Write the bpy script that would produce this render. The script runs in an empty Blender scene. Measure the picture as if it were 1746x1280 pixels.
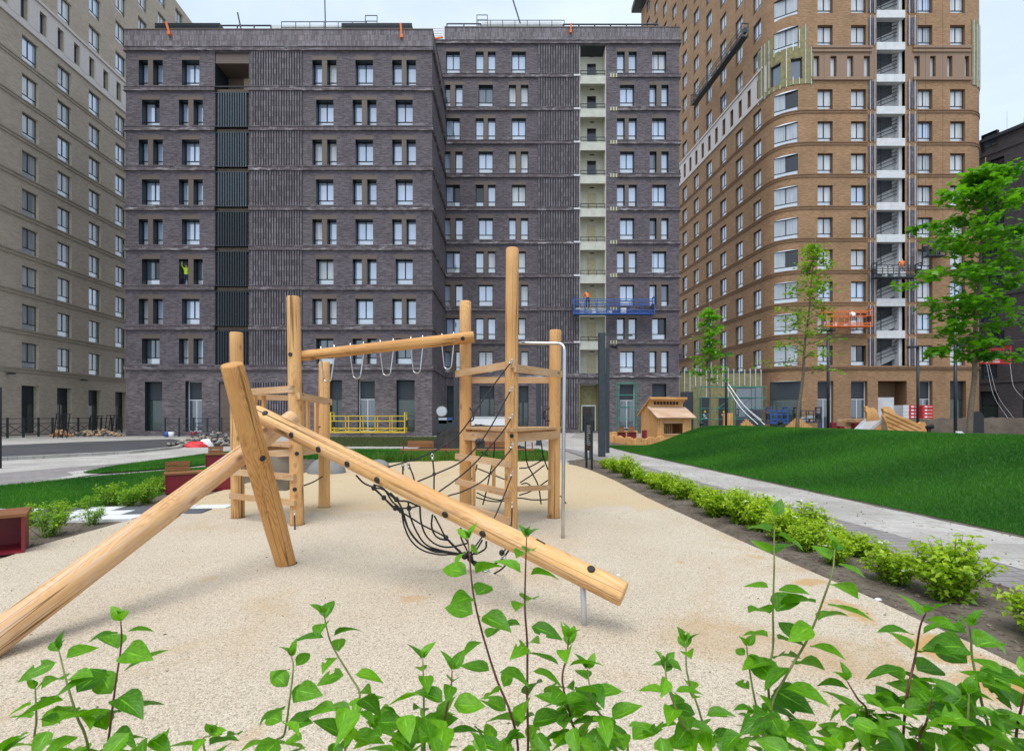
import bpy, bmesh, math, random
import numpy as np
from mathutils import Vector, Matrix

random.seed(7)
rng = np.random.default_rng(7)
SC = bpy.context.scene
COL = SC.collection
R = math.radians

# ------------------------------------------------------------------ camera, sky, sun, exposure
F, CX, HY, CH = 850.0, 873.0, 710.0, 1.5      # focal length in photo pixels, principal column, horizon row, eye height
cam_d = bpy.data.cameras.new("camera")
cam_d.sensor_fit = 'HORIZONTAL'
cam_d.sensor_width = 36.0
cam_d.lens = 36.0 * F / 1746.0
cam_d.shift_y = (HY - 640.0) / 1746.0
cam_d.clip_start = 0.05
cam_d.clip_end = 2000.0
cam_d.dof.use_dof = True
cam_d.dof.focus_distance = 6.5
cam_d.dof.aperture_fstop = 9.0
cam = bpy.data.objects.new("camera", cam_d)
COL.objects.link(cam)
cam.location = (0, 0, CH)
cam.rotation_euler = (R(90), 0, 0)
SC.camera = cam

SUN_EL, SUN_AZ = R(66), R(200)                 # azimuth measured from +Y clockwise
world = bpy.data.worlds.new("World")
SC.world = world
world.use_nodes = True
wn, wl = world.node_tree.nodes, world.node_tree.links
for n in list(wn):
    wn.remove(n)
w_out = wn.new('ShaderNodeOutputWorld')
w_bg = wn.new('ShaderNodeBackground')
w_bg.inputs['Strength'].default_value = 0.14
w_sky = wn.new('ShaderNodeTexSky')
w_sky.sky_type = 'NISHITA'
w_sky.sun_disc = False
w_sky.sun_elevation = SUN_EL
w_sky.sun_rotation = SUN_AZ
w_sky.air_density = 1.0
w_sky.dust_density = 1.5
w_tc = wn.new('ShaderNodeTexCoord')
w_map = wn.new('ShaderNodeMapping')
w_map.inputs['Scale'].default_value = (1.6, 1.6, 3.2)
w_map.inputs['Location'].default_value = (0.9, 0.3, 0.2)
w_noise = wn.new('ShaderNodeTexNoise')
w_noise.inputs['Scale'].default_value = 1.6
w_noise.inputs['Detail'].default_value = 6.0
w_noise.inputs['Roughness'].default_value = 0.55
w_ramp = wn.new('ShaderNodeValToRGB')
w_ramp.color_ramp.elements[0].position = 0.30
w_ramp.color_ramp.elements[0].color = (0.56, 0.56, 0.56, 1)
w_ramp.color_ramp.elements[1].position = 0.68
w_ramp.color_ramp.elements[1].color = (0.97, 0.97, 0.97, 1)
w_mix = wn.new('ShaderNodeMix')
w_mix.data_type = 'RGBA'
w_mix.inputs['B'].default_value = (3.55, 4.10, 4.65, 1)
wl.new(w_tc.outputs['Generated'], w_map.inputs['Vector'])
wl.new(w_map.outputs['Vector'], w_noise.inputs['Vector'])
wl.new(w_noise.outputs['Fac'], w_ramp.inputs['Fac'])
wl.new(w_ramp.outputs['Color'], w_mix.inputs['Factor'])
wl.new(w_sky.outputs['Color'], w_mix.inputs['A'])
wl.new(w_mix.outputs['Result'], w_bg.inputs['Color'])
wl.new(w_bg.outputs['Background'], w_out.inputs['Surface'])

sun_d = bpy.data.lights.new("sun", 'SUN')
sun_d.energy = 1.5
sun_d.angle = R(38)
sun_d.color = (1.0, 0.96, 0.90)
sun = bpy.data.objects.new("sun", sun_d)
COL.objects.link(sun)
_sd = Vector((math.sin(SUN_AZ) * math.cos(SUN_EL), math.cos(SUN_AZ) * math.cos(SUN_EL), math.sin(SUN_EL)))
sun.rotation_euler = _sd.to_track_quat('Z', 'Y').to_euler()
sun.location = (0, 0, 60)

SC.view_settings.view_transform = 'Standard'
SC.view_settings.look = 'None'
SC.view_settings.exposure = 0.82
SC.view_settings.gamma = 1.0
SC.view_settings.use_curve_mapping = False
SC.render.engine = 'CYCLES'
SC.cycles.max_bounces = 6
SC.cycles.diffuse_bounces = 3
SC.cycles.transparent_max_bounces = 8

# ------------------------------------------------------------------ helpers
def W(x, y, Y):
    """photo pixel at depth Y -> point in the place"""
    return Vector(((x - CX) * Y / F, Y, CH + (HY - y) * Y / F))

def G(x, y):
    """photo pixel on level ground -> (X, Y)"""
    Y = F * CH / (y - HY)
    return ((x - CX) * Y / F, Y)

class MB:
    def __init__(self):
        self.v, self.f, self.m, self.uv = [], [], [], []
    def face(self, pts, uvs=None, mi=0):
        b = len(self.v)
        self.v.extend([tuple(p) for p in pts])
        self.f.append(tuple(range(b, b + len(pts))))
        self.m.append(mi)
        self.uv.append(uvs if uvs else [(p[0] + p[1], p[2]) for p in pts])
    def box(self, x0, x1, y0, y1, z0, z1, mi=0, M=None):
        c = [(x0, y0, z0), (x1, y0, z0), (x1, y1, z0), (x0, y1, z0), (x0, y0, z1), (x1, y0, z1), (x1, y1, z1), (x0, y1, z1)]
        d = (x1 - x0, y1 - y0, z1 - z0)
        L = max(range(3), key=lambda k: d[k])
        o = [k for k in range(3) if k != L]
        p = [Vector(q) for q in c]
        if M is not None:
            p = [M @ q for q in p]
        b = len(self.v)
        self.v.extend([tuple(q) for q in p])
        off = random.random() * 20
        for fc in ((0, 3, 2, 1), (4, 5, 6, 7), (0, 1, 5, 4), (1, 2, 6, 5), (2, 3, 7, 6), (3, 0, 4, 7)):
            self.f.append(tuple(b + k for k in fc))
            self.m.append(mi)
            self.uv.append([(c[k][o[0]] + 1.37 * c[k][o[1]] + off, c[k][L] + off) for k in fc])
    def bar(self, p0, p1, w, h, mi=0, up=(0, 0, 1)):
        """rectangular bar from p0 to p1, w sideways, h along up"""
        p0, p1 = Vector(p0), Vector(p1)
        d = p1 - p0
        L = d.length
        d.normalize()
        u = Vector(up)
        s = d.cross(u)
        if s.length < 1e-4:
            s = d.cross(Vector((0, 1, 0)))
        s.normalize()
        u = s.cross(d)
        M = Matrix(((d.x, s.x, u.x, p0.x), (d.y, s.y, u.y, p0.y), (d.z, s.z, u.z, p0.z), (0, 0, 0, 1)))
        self.box(0, L, -w / 2, w / 2, -h / 2, h / 2, mi, M)
    def tube(self, pts, rad, n=8, mi=0, caps=True, wob=0.0):
        pts = [Vector(p) for p in pts]
        k = len(pts)
        if not hasattr(rad, '__len__'):
            rad = [rad] * k
        T = []
        for i in range(k):
            t = pts[min(i + 1, k - 1)] - pts[max(i - 1, 0)]
            T.append(t.normalized())
        a = Vector((0, 0, 1)) if abs(T[0].z) < 0.9 else Vector((0, 1, 0))
        u = T[0].cross(a).normalized()
        rows, L, off = [], 0.0, random.random() * 30
        ph = [random.random() * 6.28 for _ in range(3)]
        for i in range(k):
            u = (u - T[i] * u.dot(T[i])).normalized()
            w = T[i].cross(u)
            if i:
                L += (pts[i] - pts[i - 1]).length
            row = []
            for j in range(n):
                an = 2 * math.pi * j / n
                r = rad[i] * (1 + wob * (math.sin(2 * an + ph[0] + L * .7) + .6 * math.sin(3 * an + ph[1] + 1.3 * L)))
                row.append(pts[i] + (u * math.cos(an) + w * math.sin(an)) * r)
            rows.append((row, L))
        b = len(self.v)
        for row, _ in rows:
            self.v.extend([tuple(q) for q in row])
        c = 2 * math.pi * max(rad)
        for i in range(k - 1):
            for j in range(n):
                j2 = (j + 1) % n
                self.f.append((b + i * n + j, b + i * n + j2, b + (i + 1) * n + j2, b + (i + 1) * n + j))
                self.m.append(mi)
                u0, u1 = c * j / n + off, c * (j + 1) / n + off
                self.uv.append([(u0, rows[i][1] + off), (u1, rows[i][1] + off), (u1, rows[i + 1][1] + off), (u0, rows[i + 1][1] + off)])
        if caps:
            for i, rev in ((0, True), (k - 1, False)):
                idx = [b + i * n + j for j in range(n)]
                if rev:
                    idx = idx[::-1]
                self.f.append(tuple(idx))
                self.m.append(mi + 0)
                self.uv.append([(self.v[q][0] * 3, self.v[q][1] * 0.15) for q in idx])
    def disc(self, c, nrm, r, th, n=12, mi=0):
        nrm = Vector(nrm).normalized()
        c = Vector(c)
        self.tube([c - nrm * th, c + nrm * th * .6, c + nrm * th], [r, r, r * .8], n, mi)
    def build(self, name, mats, parent=None, smooth=False, loc=None, link=True):
        me = bpy.data.meshes.new(name)
        off = Vector((0, 0, 0))
        if parent is not None and loc is None:
            off = world_loc(parent)
        elif loc is not None:
            off = Vector(loc)
        va = np.array(self.v, dtype=np.float64) - np.array(off)
        me.from_pydata(va.tolist(), [], self.f)
        ul = me.uv_layers.new(name="UVMap")
        fl = [c for q in self.uv for p in q for c in p]
        ul.data.foreach_set("uv", fl)
        if not isinstance(mats, (list, tuple)):
            mats = [mats]
        for m in mats:
            me.materials.append(m)
        if len(mats) > 1:
            me.polygons.foreach_set("material_index", self.m)
        if smooth is True:
            me.polygons.foreach_set("use_smooth", [len(f) <= 4 for f in self.f])
        me.update()
        o = bpy.data.objects.new(name, me)
        if link:
            COL.objects.link(o)
        if parent is not None:
            o.parent = parent
        elif loc is not None:
            o.location = loc
        return o

def world_loc(o):
    p = Vector(o.location)
    while o.parent is not None:
        o = o.parent
        p = p + Vector(o.location)
    return p

def tag(o, label, cat, group=None, kind=None):
    if label:
        o["label"] = label
    if cat:
        o["category"] = cat
    if group:
        o["group"] = group
    if kind:
        o["kind"] = kind
    return o

def thing(name, label, cat, loc=(0, 0, 0), group=None, rz=0.0):
    o = bpy.data.objects.new(name, None)
    o.empty_display_size = 0.2
    o.location = loc
    o.rotation_euler = (0, 0, rz)
    COL.objects.link(o)
    return tag(o, label, cat, group)

def child(name, me, parent, loc=(0, 0, 0), rz=0.0, mat=None):
    """another object on shared mesh data"""
    o = bpy.data.objects.new(name, me)
    COL.objects.link(o)
    o.parent = parent
    o.location = loc
    o.rotation_euler = (0, 0, rz)
    if mat is not None:
        o.material_slots[0].link = 'OBJECT'
        o.material_slots[0].material = mat
    return o

def copy_tree(o, parent=None):
    c = o.copy()
    COL.objects.link(c)
    if parent is not None:
        c.parent = parent
    for ch in list(o.children):
        copy_tree(ch, c)
    return c

def np_mesh(name, verts, faces, mats, kind=None, mi=None, smooth=False, col=None, parent=None):
    """fast mesh from numpy: verts (n,3), faces (m,k)"""
    me = bpy.data.meshes.new(name)
    n, (m, k) = len(verts), faces.shape
    me.vertices.add(n)
    me.vertices.foreach_set("co", verts.astype(np.float32).ravel())
    me.loops.add(m * k)
    me.loops.foreach_set("vertex_index", faces.astype(np.int32).ravel())
    me.polygons.add(m)
    me.polygons.foreach_set("loop_start", np.arange(m, dtype=np.int32) * k)
    me.polygons.foreach_set("loop_total", np.full(m, k, dtype=np.int32))
    for q in (mats if isinstance(mats, (list, tuple)) else [mats]):
        me.materials.append(q)
    if mi is not None:
        me.polygons.foreach_set("material_index", mi.astype(np.int32))
    if smooth:
        me.polygons.foreach_set("use_smooth", np.ones(m, dtype=bool))
    if col is not None:
        at = me.attributes.new("var", 'FLOAT', 'POINT')
        at.data.foreach_set("value", col.astype(np.float32))
    me.update(calc_edges=True)
    o = bpy.data.objects.new(name, me)
    COL.objects.link(o)
    if parent is not None:
        o.parent = parent
    if kind:
        o["kind"] = kind
    return o

def crom(pts, n=6):
    """smooth curve through the points"""
    P = [Vector(p) for p in pts]
    if len(P) < 3:
        return [P[0].lerp(P[-1], i / n) for i in range(n + 1)]
    P = [P[0] * 2 - P[1]] + P + [P[-1] * 2 - P[-2]]
    out = []
    for i in range(1, len(P) - 2):
        a, b, c, d = P[i - 1], P[i], P[i + 1], P[i + 2]
        for j in range(n):
            t = j / n
            out.append(.5 * ((2 * b) + (c - a) * t + (2 * a - 5 * b + 4 * c - d) * t * t + (3 * b - a - 3 * c + d) * t ** 3))
    out.append(P[-2])
    return out

# ------------------------------------------------------------------ materials
class NT:
    def __init__(self, name):
        self.mat = bpy.data.materials.new(name)
        self.mat.use_nodes = True
        self.n, self.l = self.mat.node_tree.nodes, self.mat.node_tree.links
        self.bsdf = self.n['Principled BSDF']
        self.out = self.n['Material Output']
    def add(self, t, **kw):
        nd = self.n.new(t)
        for k, v in kw.items():
            if k.startswith('p_'):
                setattr(nd, k[2:], v)
            else:
                key = k.replace('_', ' ')
                sk = nd.inputs[int(key[1:])] if key[0] == 'i' and key[1:].isdigit() else nd.inputs[key]
                self.set(sk, v)
        return nd
    def set(self, sk, v):
        if isinstance(v, bpy.types.NodeSocket):
            self.l.new(v, sk)
        elif isinstance(v, bpy.types.Node):
            self.l.new(v.outputs[0], sk)
        elif hasattr(v, '__len__') and len(v) == 3 and sk.type == 'RGBA':
            sk.default_value = (*v, 1)
        else:
            sk.default_value = v
    def uv(self, sx=1, sy=1, sz=1):
        u = self.add('ShaderNodeUVMap')
        return self.add('ShaderNodeMapping', Vector=u.outputs[0], Scale=(sx, sy, sz)).outputs[0]
    def obj(self, sx=1, sy=1, sz=1):
        u = self.add('ShaderNodeTexCoord')
        return self.add('ShaderNodeMapping', Vector=u.outputs['Object'], Scale=(sx, sy, sz)).outputs[0]
    def noise(self, vec, scale, detail=3, rough=.55, dist=0):
        return self.add('ShaderNodeTexNoise', Vector=vec, Scale=scale, Detail=detail, Roughness=rough, Distortion=dist).outputs['Fac']
    def ramp(self, fac, *stops):
        r = self.add('ShaderNodeValToRGB', Fac=fac)
        e = r.color_ramp.elements
        while len(e) < len(stops):
            e.new(.5)
        for q, (p, c) in zip(e, stops):
            q.position = p
            q.color = (*c, 1) if hasattr(c, '__len__') else (c, c, c, 1)
        return r.outputs['Color']
    def mix(self, fac, a, b, mode='MIX'):
        m = self.add('ShaderNodeMix', p_data_type='RGBA', p_blend_type=mode)
        self.set(m.inputs['Factor'], fac)
        self.set(m.inputs['A'], a)
        self.set(m.inputs['B'], b)
        return m.outputs['Result']
    def math(self, op, a, b=0.0, c=0.0):
        m = self.add('ShaderNodeMath', p_operation=op)
        self.set(m.inputs[0], a)
        self.set(m.inputs[1], b)
        self.set(m.inputs[2], c)
        return m.outputs[0]
    def bump(self, h, strength=.3, dist=.01):
        b = self.add('ShaderNodeBump', Height=h, Strength=strength, Distance=dist)
        self.l.new(b.outputs[0], self.bsdf.inputs['Normal'])
    def fin(self, col, rough=.7, metal=0.0, spec=.5):
        self.set(self.bsdf.inputs['Base Color'], col)
        self.set(self.bsdf.inputs['Roughness'], rough)
        self.set(self.bsdf.inputs['Metallic'], metal)
        self.set(self.bsdf.inputs['Specular IOR Level'], spec)
        return self.mat

def m_plain(name, col, rough=.6, metal=0.0, var=.18, scale=6.0, bump=0.0, spec=.5):
    t = NT(name)
    nz = t.noise(t.obj(), scale, 4)
    lo = tuple(c * (1 - var) for c in col)
    hi = tuple(min(1, c * (1 + var)) for c in col)
    c = t.ramp(nz, (.3, lo), (.7, hi))
    if bump:
        t.bump(t.noise(t.obj(), scale * 4, 4), bump, .01)
    return t.fin(c, rough, metal, spec)

def m_brick(name, c1, c2, mortar, bw=.30, rh=.075, stain=None, z0=5.2, rough=.85, big=.25, st_amt=1.0):
    t = NT(name)
    uv = t.uv()
    b = t.add('ShaderNodeTexBrick', Vector=uv, Color1=c1, Color2=c2, Mortar=mortar, Scale=1.0,
              Mortar_Size=.010, Mortar_Smooth=.3, Bias=-.1, Brick_Width=bw, Row_Height=rh)
    b.offset = .37
    col = b.outputs['Color']
    streak = t.noise(t.uv(1.4, 13, 1), 1.0, 4, .7)
    col = t.mix(1.0, col, t.ramp(streak, (.3, 1 - big), (.7, 1 + big)), 'MULTIPLY')
    blot = t.noise(t.uv(.35, .35, 1), 1.0, 4, .6)
    col = t.mix(1.0, col, t.ramp(blot, (.3, 1 - big * .6), (.7, 1 + big * .6)), 'MULTIPLY')
    if stain:
        sx = t.add('ShaderNodeSeparateXYZ', Vector=t.uv())
        h = t.math('MODULO', t.math('SUBTRACT', sx.outputs[1], z0 - 31.5), 3.15)
        band = t.ramp(t.math('DIVIDE', h, 3.15), (0.0, .9), (.17, .55), (.24, 0.0), (.80, 0.0), (.97, .15))
        nz = t.noise(t.uv(1.1, 5, 1), 1.0, 5, .75)
        nz2 = t.noise(t.uv(.16, .3, 1), 1.0, 2)
        fac = t.math('MULTIPLY', t.math('MULTIPLY', t.ramp(nz, (.5, 0.0), (.68, 1.0)), band), t.ramp(nz2, (.42, .15), (.62, 1.0)))
        col = t.mix(t.math('MULTIPLY', fac, st_amt), col, stain)
        w2 = t.noise(t.uv(2.2, 16, 1), 1.0, 3, .8)
        col = t.mix(t.math('MULTIPLY', t.ramp(w2, (.60, 0.0), (.72, 1.0)), .35), col, stain)
    t.bump(t.math('ADD', b.outputs['Fac'], t.math('MULTIPLY', streak, -.8)), .5, -.012)
    return t.fin(col, rough)

def m_wood(name, light, dark, knot=True, scale=1.0, crack=True, silver=0.0, bump=.3):
    """grain along UV v; u runs round the log"""
    t = NT(name)
    warp = t.noise(t.uv(2.6 * scale, .8 * scale, 1), 1.0, 3, .45)
    sx = t.add('ShaderNodeSeparateXYZ', Vector=t.uv())
    u = t.math('ADD', t.math('MULTIPLY', sx.outputs[0], 230 * scale), t.math('MULTIPLY', warp, 150.0))
    cn = t.noise(t.uv(7.5 * scale, 1.5 * scale, 1), 1.0, 2, .4, .3)
    g = t.math('SINE', t.math('ADD', t.math('MULTIPLY', cn, 105.0), t.math('MULTIPLY', u, .12)))
    gr = t.math('MULTIPLY_ADD', g, .5, .5)
    gmask = t.ramp(t.noise(t.uv(3.2, .9, 1), 1.0, 2), (.40, .25), (.60, 1.0))
    gr = t.math('MULTIPLY', gr, gmask)
    fine = t.noise(t.uv(120 * scale, 3.2 * scale, 1), 1.0, 4, .7)
    col = t.ramp(t.math('ADD', t.math('MULTIPLY', gr, .40), t.math('MULTIPLY', fine, .66)), (.30, light), (.60, tuple(.70 * a + .30 * b for a, b in zip(light, dark))), (.95, dark))
    tone = t.noise(t.uv(1.4, .8, 1), 1.0, 3, .5)
    col = t.mix(1.0, col, t.ramp(tone, (.3, (.80, .68, .54)), (.7, (1.16, 1.16, 1.14))), 'MULTIPLY')
    if silver:
        sv = t.noise(t.uv(22, 1.6, 1), 1.0, 5, .75)
        col = t.mix(t.math('MULTIPLY', t.ramp(sv, (.46, 0.0), (.62, 1.0)), silver), col, (.66, .56, .49))
        ov = t.noise(t.uv(14, 1.1, 1), 1.3, 4, .7)
        col = t.mix(t.math('MULTIPLY', t.ramp(ov, (.52, 0.0), (.68, 1.0)), .5), col, (.60, .29, .10))
    if crack:
        ck = t.noise(t.uv(15 * scale, .22 * scale, 1), 1.0, 1, .4)
        cf = t.ramp(t.math('ABSOLUTE', t.math('SUBTRACT', ck, .5)), (.0, 1.0), (.007, .9), (.016, 0.0))
        gate = t.ramp(t.noise(t.uv(3, .4, 1), 1.0, 1), (.44, 0.0), (.52, 1.0))
        cf = t.math('MULTIPLY', cf, gate)
        col = t.mix(t.math('MULTIPLY', cf, .85), col, tuple(d * .22 for d in dark))
    if knot:
        vo = t.add('ShaderNodeTexVoronoi', Vector=t.uv(4.2, 2.4, 1), Scale=1.0, Randomness=1.0)
        kf = t.ramp(vo.outputs['Distance'], (.05, 1.0), (.09, .6), (.16, 0.0))
        col = t.mix(t.math('MULTIPLY', kf, .85), col, tuple(d * .45 for d in dark))
    t.bump(t.math('ADD', fine, t.math('MULTIPLY', gr, .35)), bump, .004)
    return t.fin(col, .68, 0, .35)

def m_leaf(name, lo, hi, trans=.35, rough=.45, veins=False, attr=True):
    t = NT(name)
    if attr:
        fac = t.add('ShaderNodeAttribute', p_attribute_name="var").outputs['Fac']
    else:
        fac = t.add('ShaderNodeObjectInfo').outputs['Random']
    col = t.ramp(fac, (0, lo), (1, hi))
    if veins:
        sx = t.add('ShaderNodeSeparateXYZ', Vector=t.uv())
        a = t.math('ABSOLUTE', t.math('SUBTRACT', sx.outputs[0], .5))
        v = t.math('SINE', t.math('MULTIPLY', t.math('SUBTRACT', sx.outputs[1], t.math('MULTIPLY', a, .9)), 44.0))
        vf = t.ramp(v, (.86, 0.0), (1.0, 1.0))
        mid = t.ramp(a, (.012, 1.0), (.03, 0.0))
        vf = t.math('MAXIMUM', t.math('MULTIPLY', vf, .45), mid)
        col = t.mix(t.math('MULTIPLY', vf, .5), col, tuple(min(1, c * 1.9 + .02) for c in hi))
        nz = t.noise(t.uv(3, 3, 1), 1.6, 3)
        col = t.mix(1.0, col, t.ramp(nz, (.3, .75), (.7, 1.25)), 'MULTIPLY')
        t.bump(t.math('SUBTRACT', t.math('MULTIPLY', t.math('ABSOLUTE', v), .6), vf), .25, .002)
    t.fin(col, rough, 0, .4)
    tr = t.add('ShaderNodeBsdfTranslucent')
    t.set(tr.inputs['Color'], t.mix(1.0, col, (1.5, 1.6, .55), 'MULTIPLY'))
    mx = t.add('ShaderNodeMixShader', i0=trans, i1=t.bsdf.outputs[0], i2=tr.outputs[0])
    t.l.new(mx.outputs[0], t.out.inputs['Surface'])
    return t.mat

def m_pane(name, film, deep, refl=.22, fold=0.0, low=.5):
    """glazing: what is seen through it (blind film, curtain, dark room, or sky reflection painted as base colour) under a reflecting sheet"""
    t = NT(name)
    rnd = t.add('ShaderNodeObjectInfo').outputs['Random']
    tc = t.add('ShaderNodeTexCoord')
    ob = tc.outputs['Object']
    off = t.add('ShaderNodeVectorMath', p_operation='SCALE')
    t.l.new(t.add('ShaderNodeCombineXYZ', X=rnd, Y=rnd, Z=rnd).outputs[0], off.inputs[0])
    off.inputs['Scale'].default_value = 37.0
    ad = t.add('ShaderNodeVectorMath', p_operation='ADD')
    t.l.new(ob, ad.inputs[0])
    t.l.new(off.outputs[0], ad.inputs[1])
    vec = t.add('ShaderNodeMapping', Vector=ad.outputs[0], Scale=(7, 1, .5)).outputs[0]
    nz = t.noise(vec, 1.0, 3, .6)
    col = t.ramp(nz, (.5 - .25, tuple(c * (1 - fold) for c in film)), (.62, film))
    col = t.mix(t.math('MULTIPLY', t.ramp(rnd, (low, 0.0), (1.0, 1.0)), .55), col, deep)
    t.fin(col, .25, 0, .5)
    gl = t.add('ShaderNodeBsdfGlossy', Color=(.95, .97, 1.0), Roughness=.03)
    fr = t.add('ShaderNodeFresnel', IOR=1.5)
    fac = t.math('ADD', t.math('MULTIPLY', fr.outputs[0], 1.0), refl)
    mx = t.add('ShaderNodeMixShader', i0=fac, i1=t.bsdf.outputs[0], i2=gl.outputs[0])
    t.l.new(mx.outputs[0], t.out.inputs['Surface'])
    return t.mat

M = {}
STAIN = (.42, .41, .42)
M['brick_dark'] = m_brick('brick_dark', (.060, .046, .056), (.150, .122, .140), (.150, .137, .150), stain=STAIN, st_amt=1.15)
M['brick_dark_low'] = m_brick('brick_dark_low', (.075, .060, .068), (.19, .160, .172), (.15, .138, .146), stain=(.36, .34, .35), big=.4)
M['brick_far_dark'] = m_brick('brick_far_dark', (.050, .042, .047), (.085, .07, .078), (.07, .065, .07))
M['cornice_dark'] = m_brick('cornice_dark', (.095, .075, .083), (.165, .138, .148), (.07, .06, .066), bw=.085, rh=.40, stain=(.50, .48, .50), st_amt=1.5)
M['parapet_dark'] = m_brick('parapet_dark', (.13, .11, .12), (.25, .222, .24), (.10, .09, .10), bw=.11, rh=.44, stain=(.40, .39, .41), big=.3)
M['rib_dark'] = m_brick('rib_dark', (.105, .092, .105), (.20, .18, .20), (.06, .055, .06), bw=.2, rh=.42, stain=(.46, .45, .47))
M['brick_tan'] = m_brick('brick_tan', (.41, .335, .262), (.52, .435, .35), (.45, .375, .30), big=.14)
M['cornice_tan'] = m_brick('cornice_tan', (.33, .275, .21), (.42, .355, .28), (.24, .2, .155), bw=.085, rh=.4, big=.1)
M['reveal_tan'] = m_plain('reveal_tan', (.50, .44, .34), .7)
M['panel_pale'] = m_plain('panel_pale', (.60, .545, .51), .55, var=.06)
M['brick_brown'] = m_brick('brick_brown', (.265, .150, .074), (.40, .240, .130), (.32, .20, .115), big=.22)
M['cornice_brown'] = m_brick('cornice_brown', (.20, .115, .062), (.27, .16, .09), (.16, .09, .05), bw=.085, rh=.4, big=.15)
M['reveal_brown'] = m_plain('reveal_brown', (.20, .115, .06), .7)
M['panel_brown'] = m_plain('panel_brown', (.265, .17, .108), .5, var=.05)
M['lintel_dark'] = m_plain('lintel_dark', (.125, .092, .075), .6, var=.08)
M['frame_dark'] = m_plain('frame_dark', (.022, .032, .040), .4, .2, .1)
M['frame_white'] = m_plain('frame_white', (.72, .74, .76), .4, 0, .05)
M['louvre'] = m_plain('louvre', (.070, .090, .108), .42, .3, .12)
M['louvre_dark'] = m_plain('louvre_dark', (.028, .038, .048), .45, .3, .12)
M['recess'] = m_plain('recess', (.14, .105, .08), .8)
M['black_in'] = m_plain('black_in', (.015, .016, .018), .8)
M['cream'] = m_plain('cream', (.66, .65, .55), .8, 0, .1, 2.0)
M['cream_dark'] = m_plain('cream_dark', (.53, .53, .46), .85, 0, .12, 2.0)
M['beige_door'] = m_plain('beige_door', (.55, .48, .30), .6)
M['white_conc'] = m_plain('white_conc', (.62, .64, .65), .7, 0, .1, 2.0)
M['wool'] = m_plain('wool', (.245, .22, .105), .95, 0, .25, 3.0, .5)
M['steel'] = m_plain('steel', (.55, .56, .57), .28, 1.0, .08)
M['galv'] = m_plain('galv', (.62, .64, .66), .45, .6, .1)
M['black_metal'] = m_plain('black_metal', (.020, .023, .028), .45, .3, .12)
M['dark_grey_metal'] = m_plain('dark_grey_metal', (.045, .055, .066), .5, .3, .15)
M['rubber_black'] = m_plain('rubber_black', (.012, .012, .013), .5, 0, .1)
M['rope'] = m_plain('rope', (.014, .014, .016), .7, 0, .3, 60, .4)
M['orange'] = m_plain('orange', (.75, .16, .02), .55, 0, .12)
M['blue'] = m_plain('blue', (.03, .10, .36), .5, 0, .15)
M['yellow'] = m_plain('yellow', (.70, .50, .03), .55, 0, .12)
M['red'] = m_plain('red', (.62, .03, .035), .55, 0, .12)
M['dark_red'] = m_plain('dark_red', (.20, .010, .022), .45, 0, .1)
M['white'] = m_plain('white', (.78, .79, .80), .6, 0, .06)
M['hivis'] = m_plain('hivis', (.55, .80, .03), .7, 0, .1)
M['navy'] = m_plain('navy', (.02, .03, .07), .8)
M['grey_cloth'] = m_plain('grey_cloth', (.22, .22, .23), .9)
M['skin'] = m_plain('skin', (.50, .30, .22), .6)
M['green_tube'] = m_plain('green_tube', (.02, .22, .15), .5)
M['taupe'] = m_plain('taupe', (.20, .17, .13), .5, 0, .08)
M['bark'] = m_plain('bark', (.17, .135, .095), .9, 0, .3, 18, .6)
M['stem_red'] = m_plain('stem_red', (.11, .035, .025), .6, 0, .3, 40)
M['stem_green'] = m_plain('stem_green', (.17, .20, .05), .6, 0, .25, 40)
M['stem_brown'] = m_plain('stem_brown', (.10, .065, .04), .8, 0, .25, 40)
M['log'] = m_wood('log', (.75, .48, .215), (.40, .18, .05), silver=.25)
M['log_warm'] = m_wood('log_warm', (.62, .35, .125), (.32, .13, .032), silver=.08)
M['log_pale'] = m_wood('log_pale', (.71, .465, .24), (.42, .20, .07), silver=.45)
M['post_wood'] = m_wood('post_wood', (.68, .42, .185), (.42, .20, .062), silver=.05, scale=.9)
M['plank'] = m_wood('plank', (.56, .37, .205), (.34, .19, .085), crack=False, silver=.3)
M['plank_new'] = m_wood('plank_new', (.68, .40, .17), (.44, .20, .065), crack=False)
M['plank_brown'] = m_wood('plank_brown', (.27, .125, .055), (.13, .05, .02), crack=False)
M['plank_roof'] = m_wood('plank_roof', (.55, .41, .31), (.40, .27, .19), crack=False, knot=False, silver=.25)
M['pane_sky'] = m_pane('pane_sky', (.42, .53, .73), (.22, .30, .43), .26, .14, .3)  # blue base colour stands in for part of the sky reflection
M['pane_curtain'] = m_pane('pane_curtain', (.64, .66, .68), (.40, .43, .47), .07, .38)
M['pane_grey'] = m_pane('pane_grey', (.47, .50, .53), (.16, .18, .21), .10, .42, .45)
M['pane_low'] = m_pane('pane_low', (.52, .57, .63), (.40, .45, .52), .22, .10)
M['pane_dark'] = m_pane('pane_dark', (.008, .009, .010), (.006, .007, .008), .0, .2)
M['pane_teal'] = m_pane('pane_teal', (.028, .055, .052), (.015, .03, .032), .02, .3)
M['pane_corner'] = m_pane('pane_corner', (.42, .45, .48), (.25, .28, .32), .10, .35)
M['pane_bluedark'] = m_pane('pane_bluedark', (.07, .10, .14), (.04, .06, .08), .10, .4)
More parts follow.
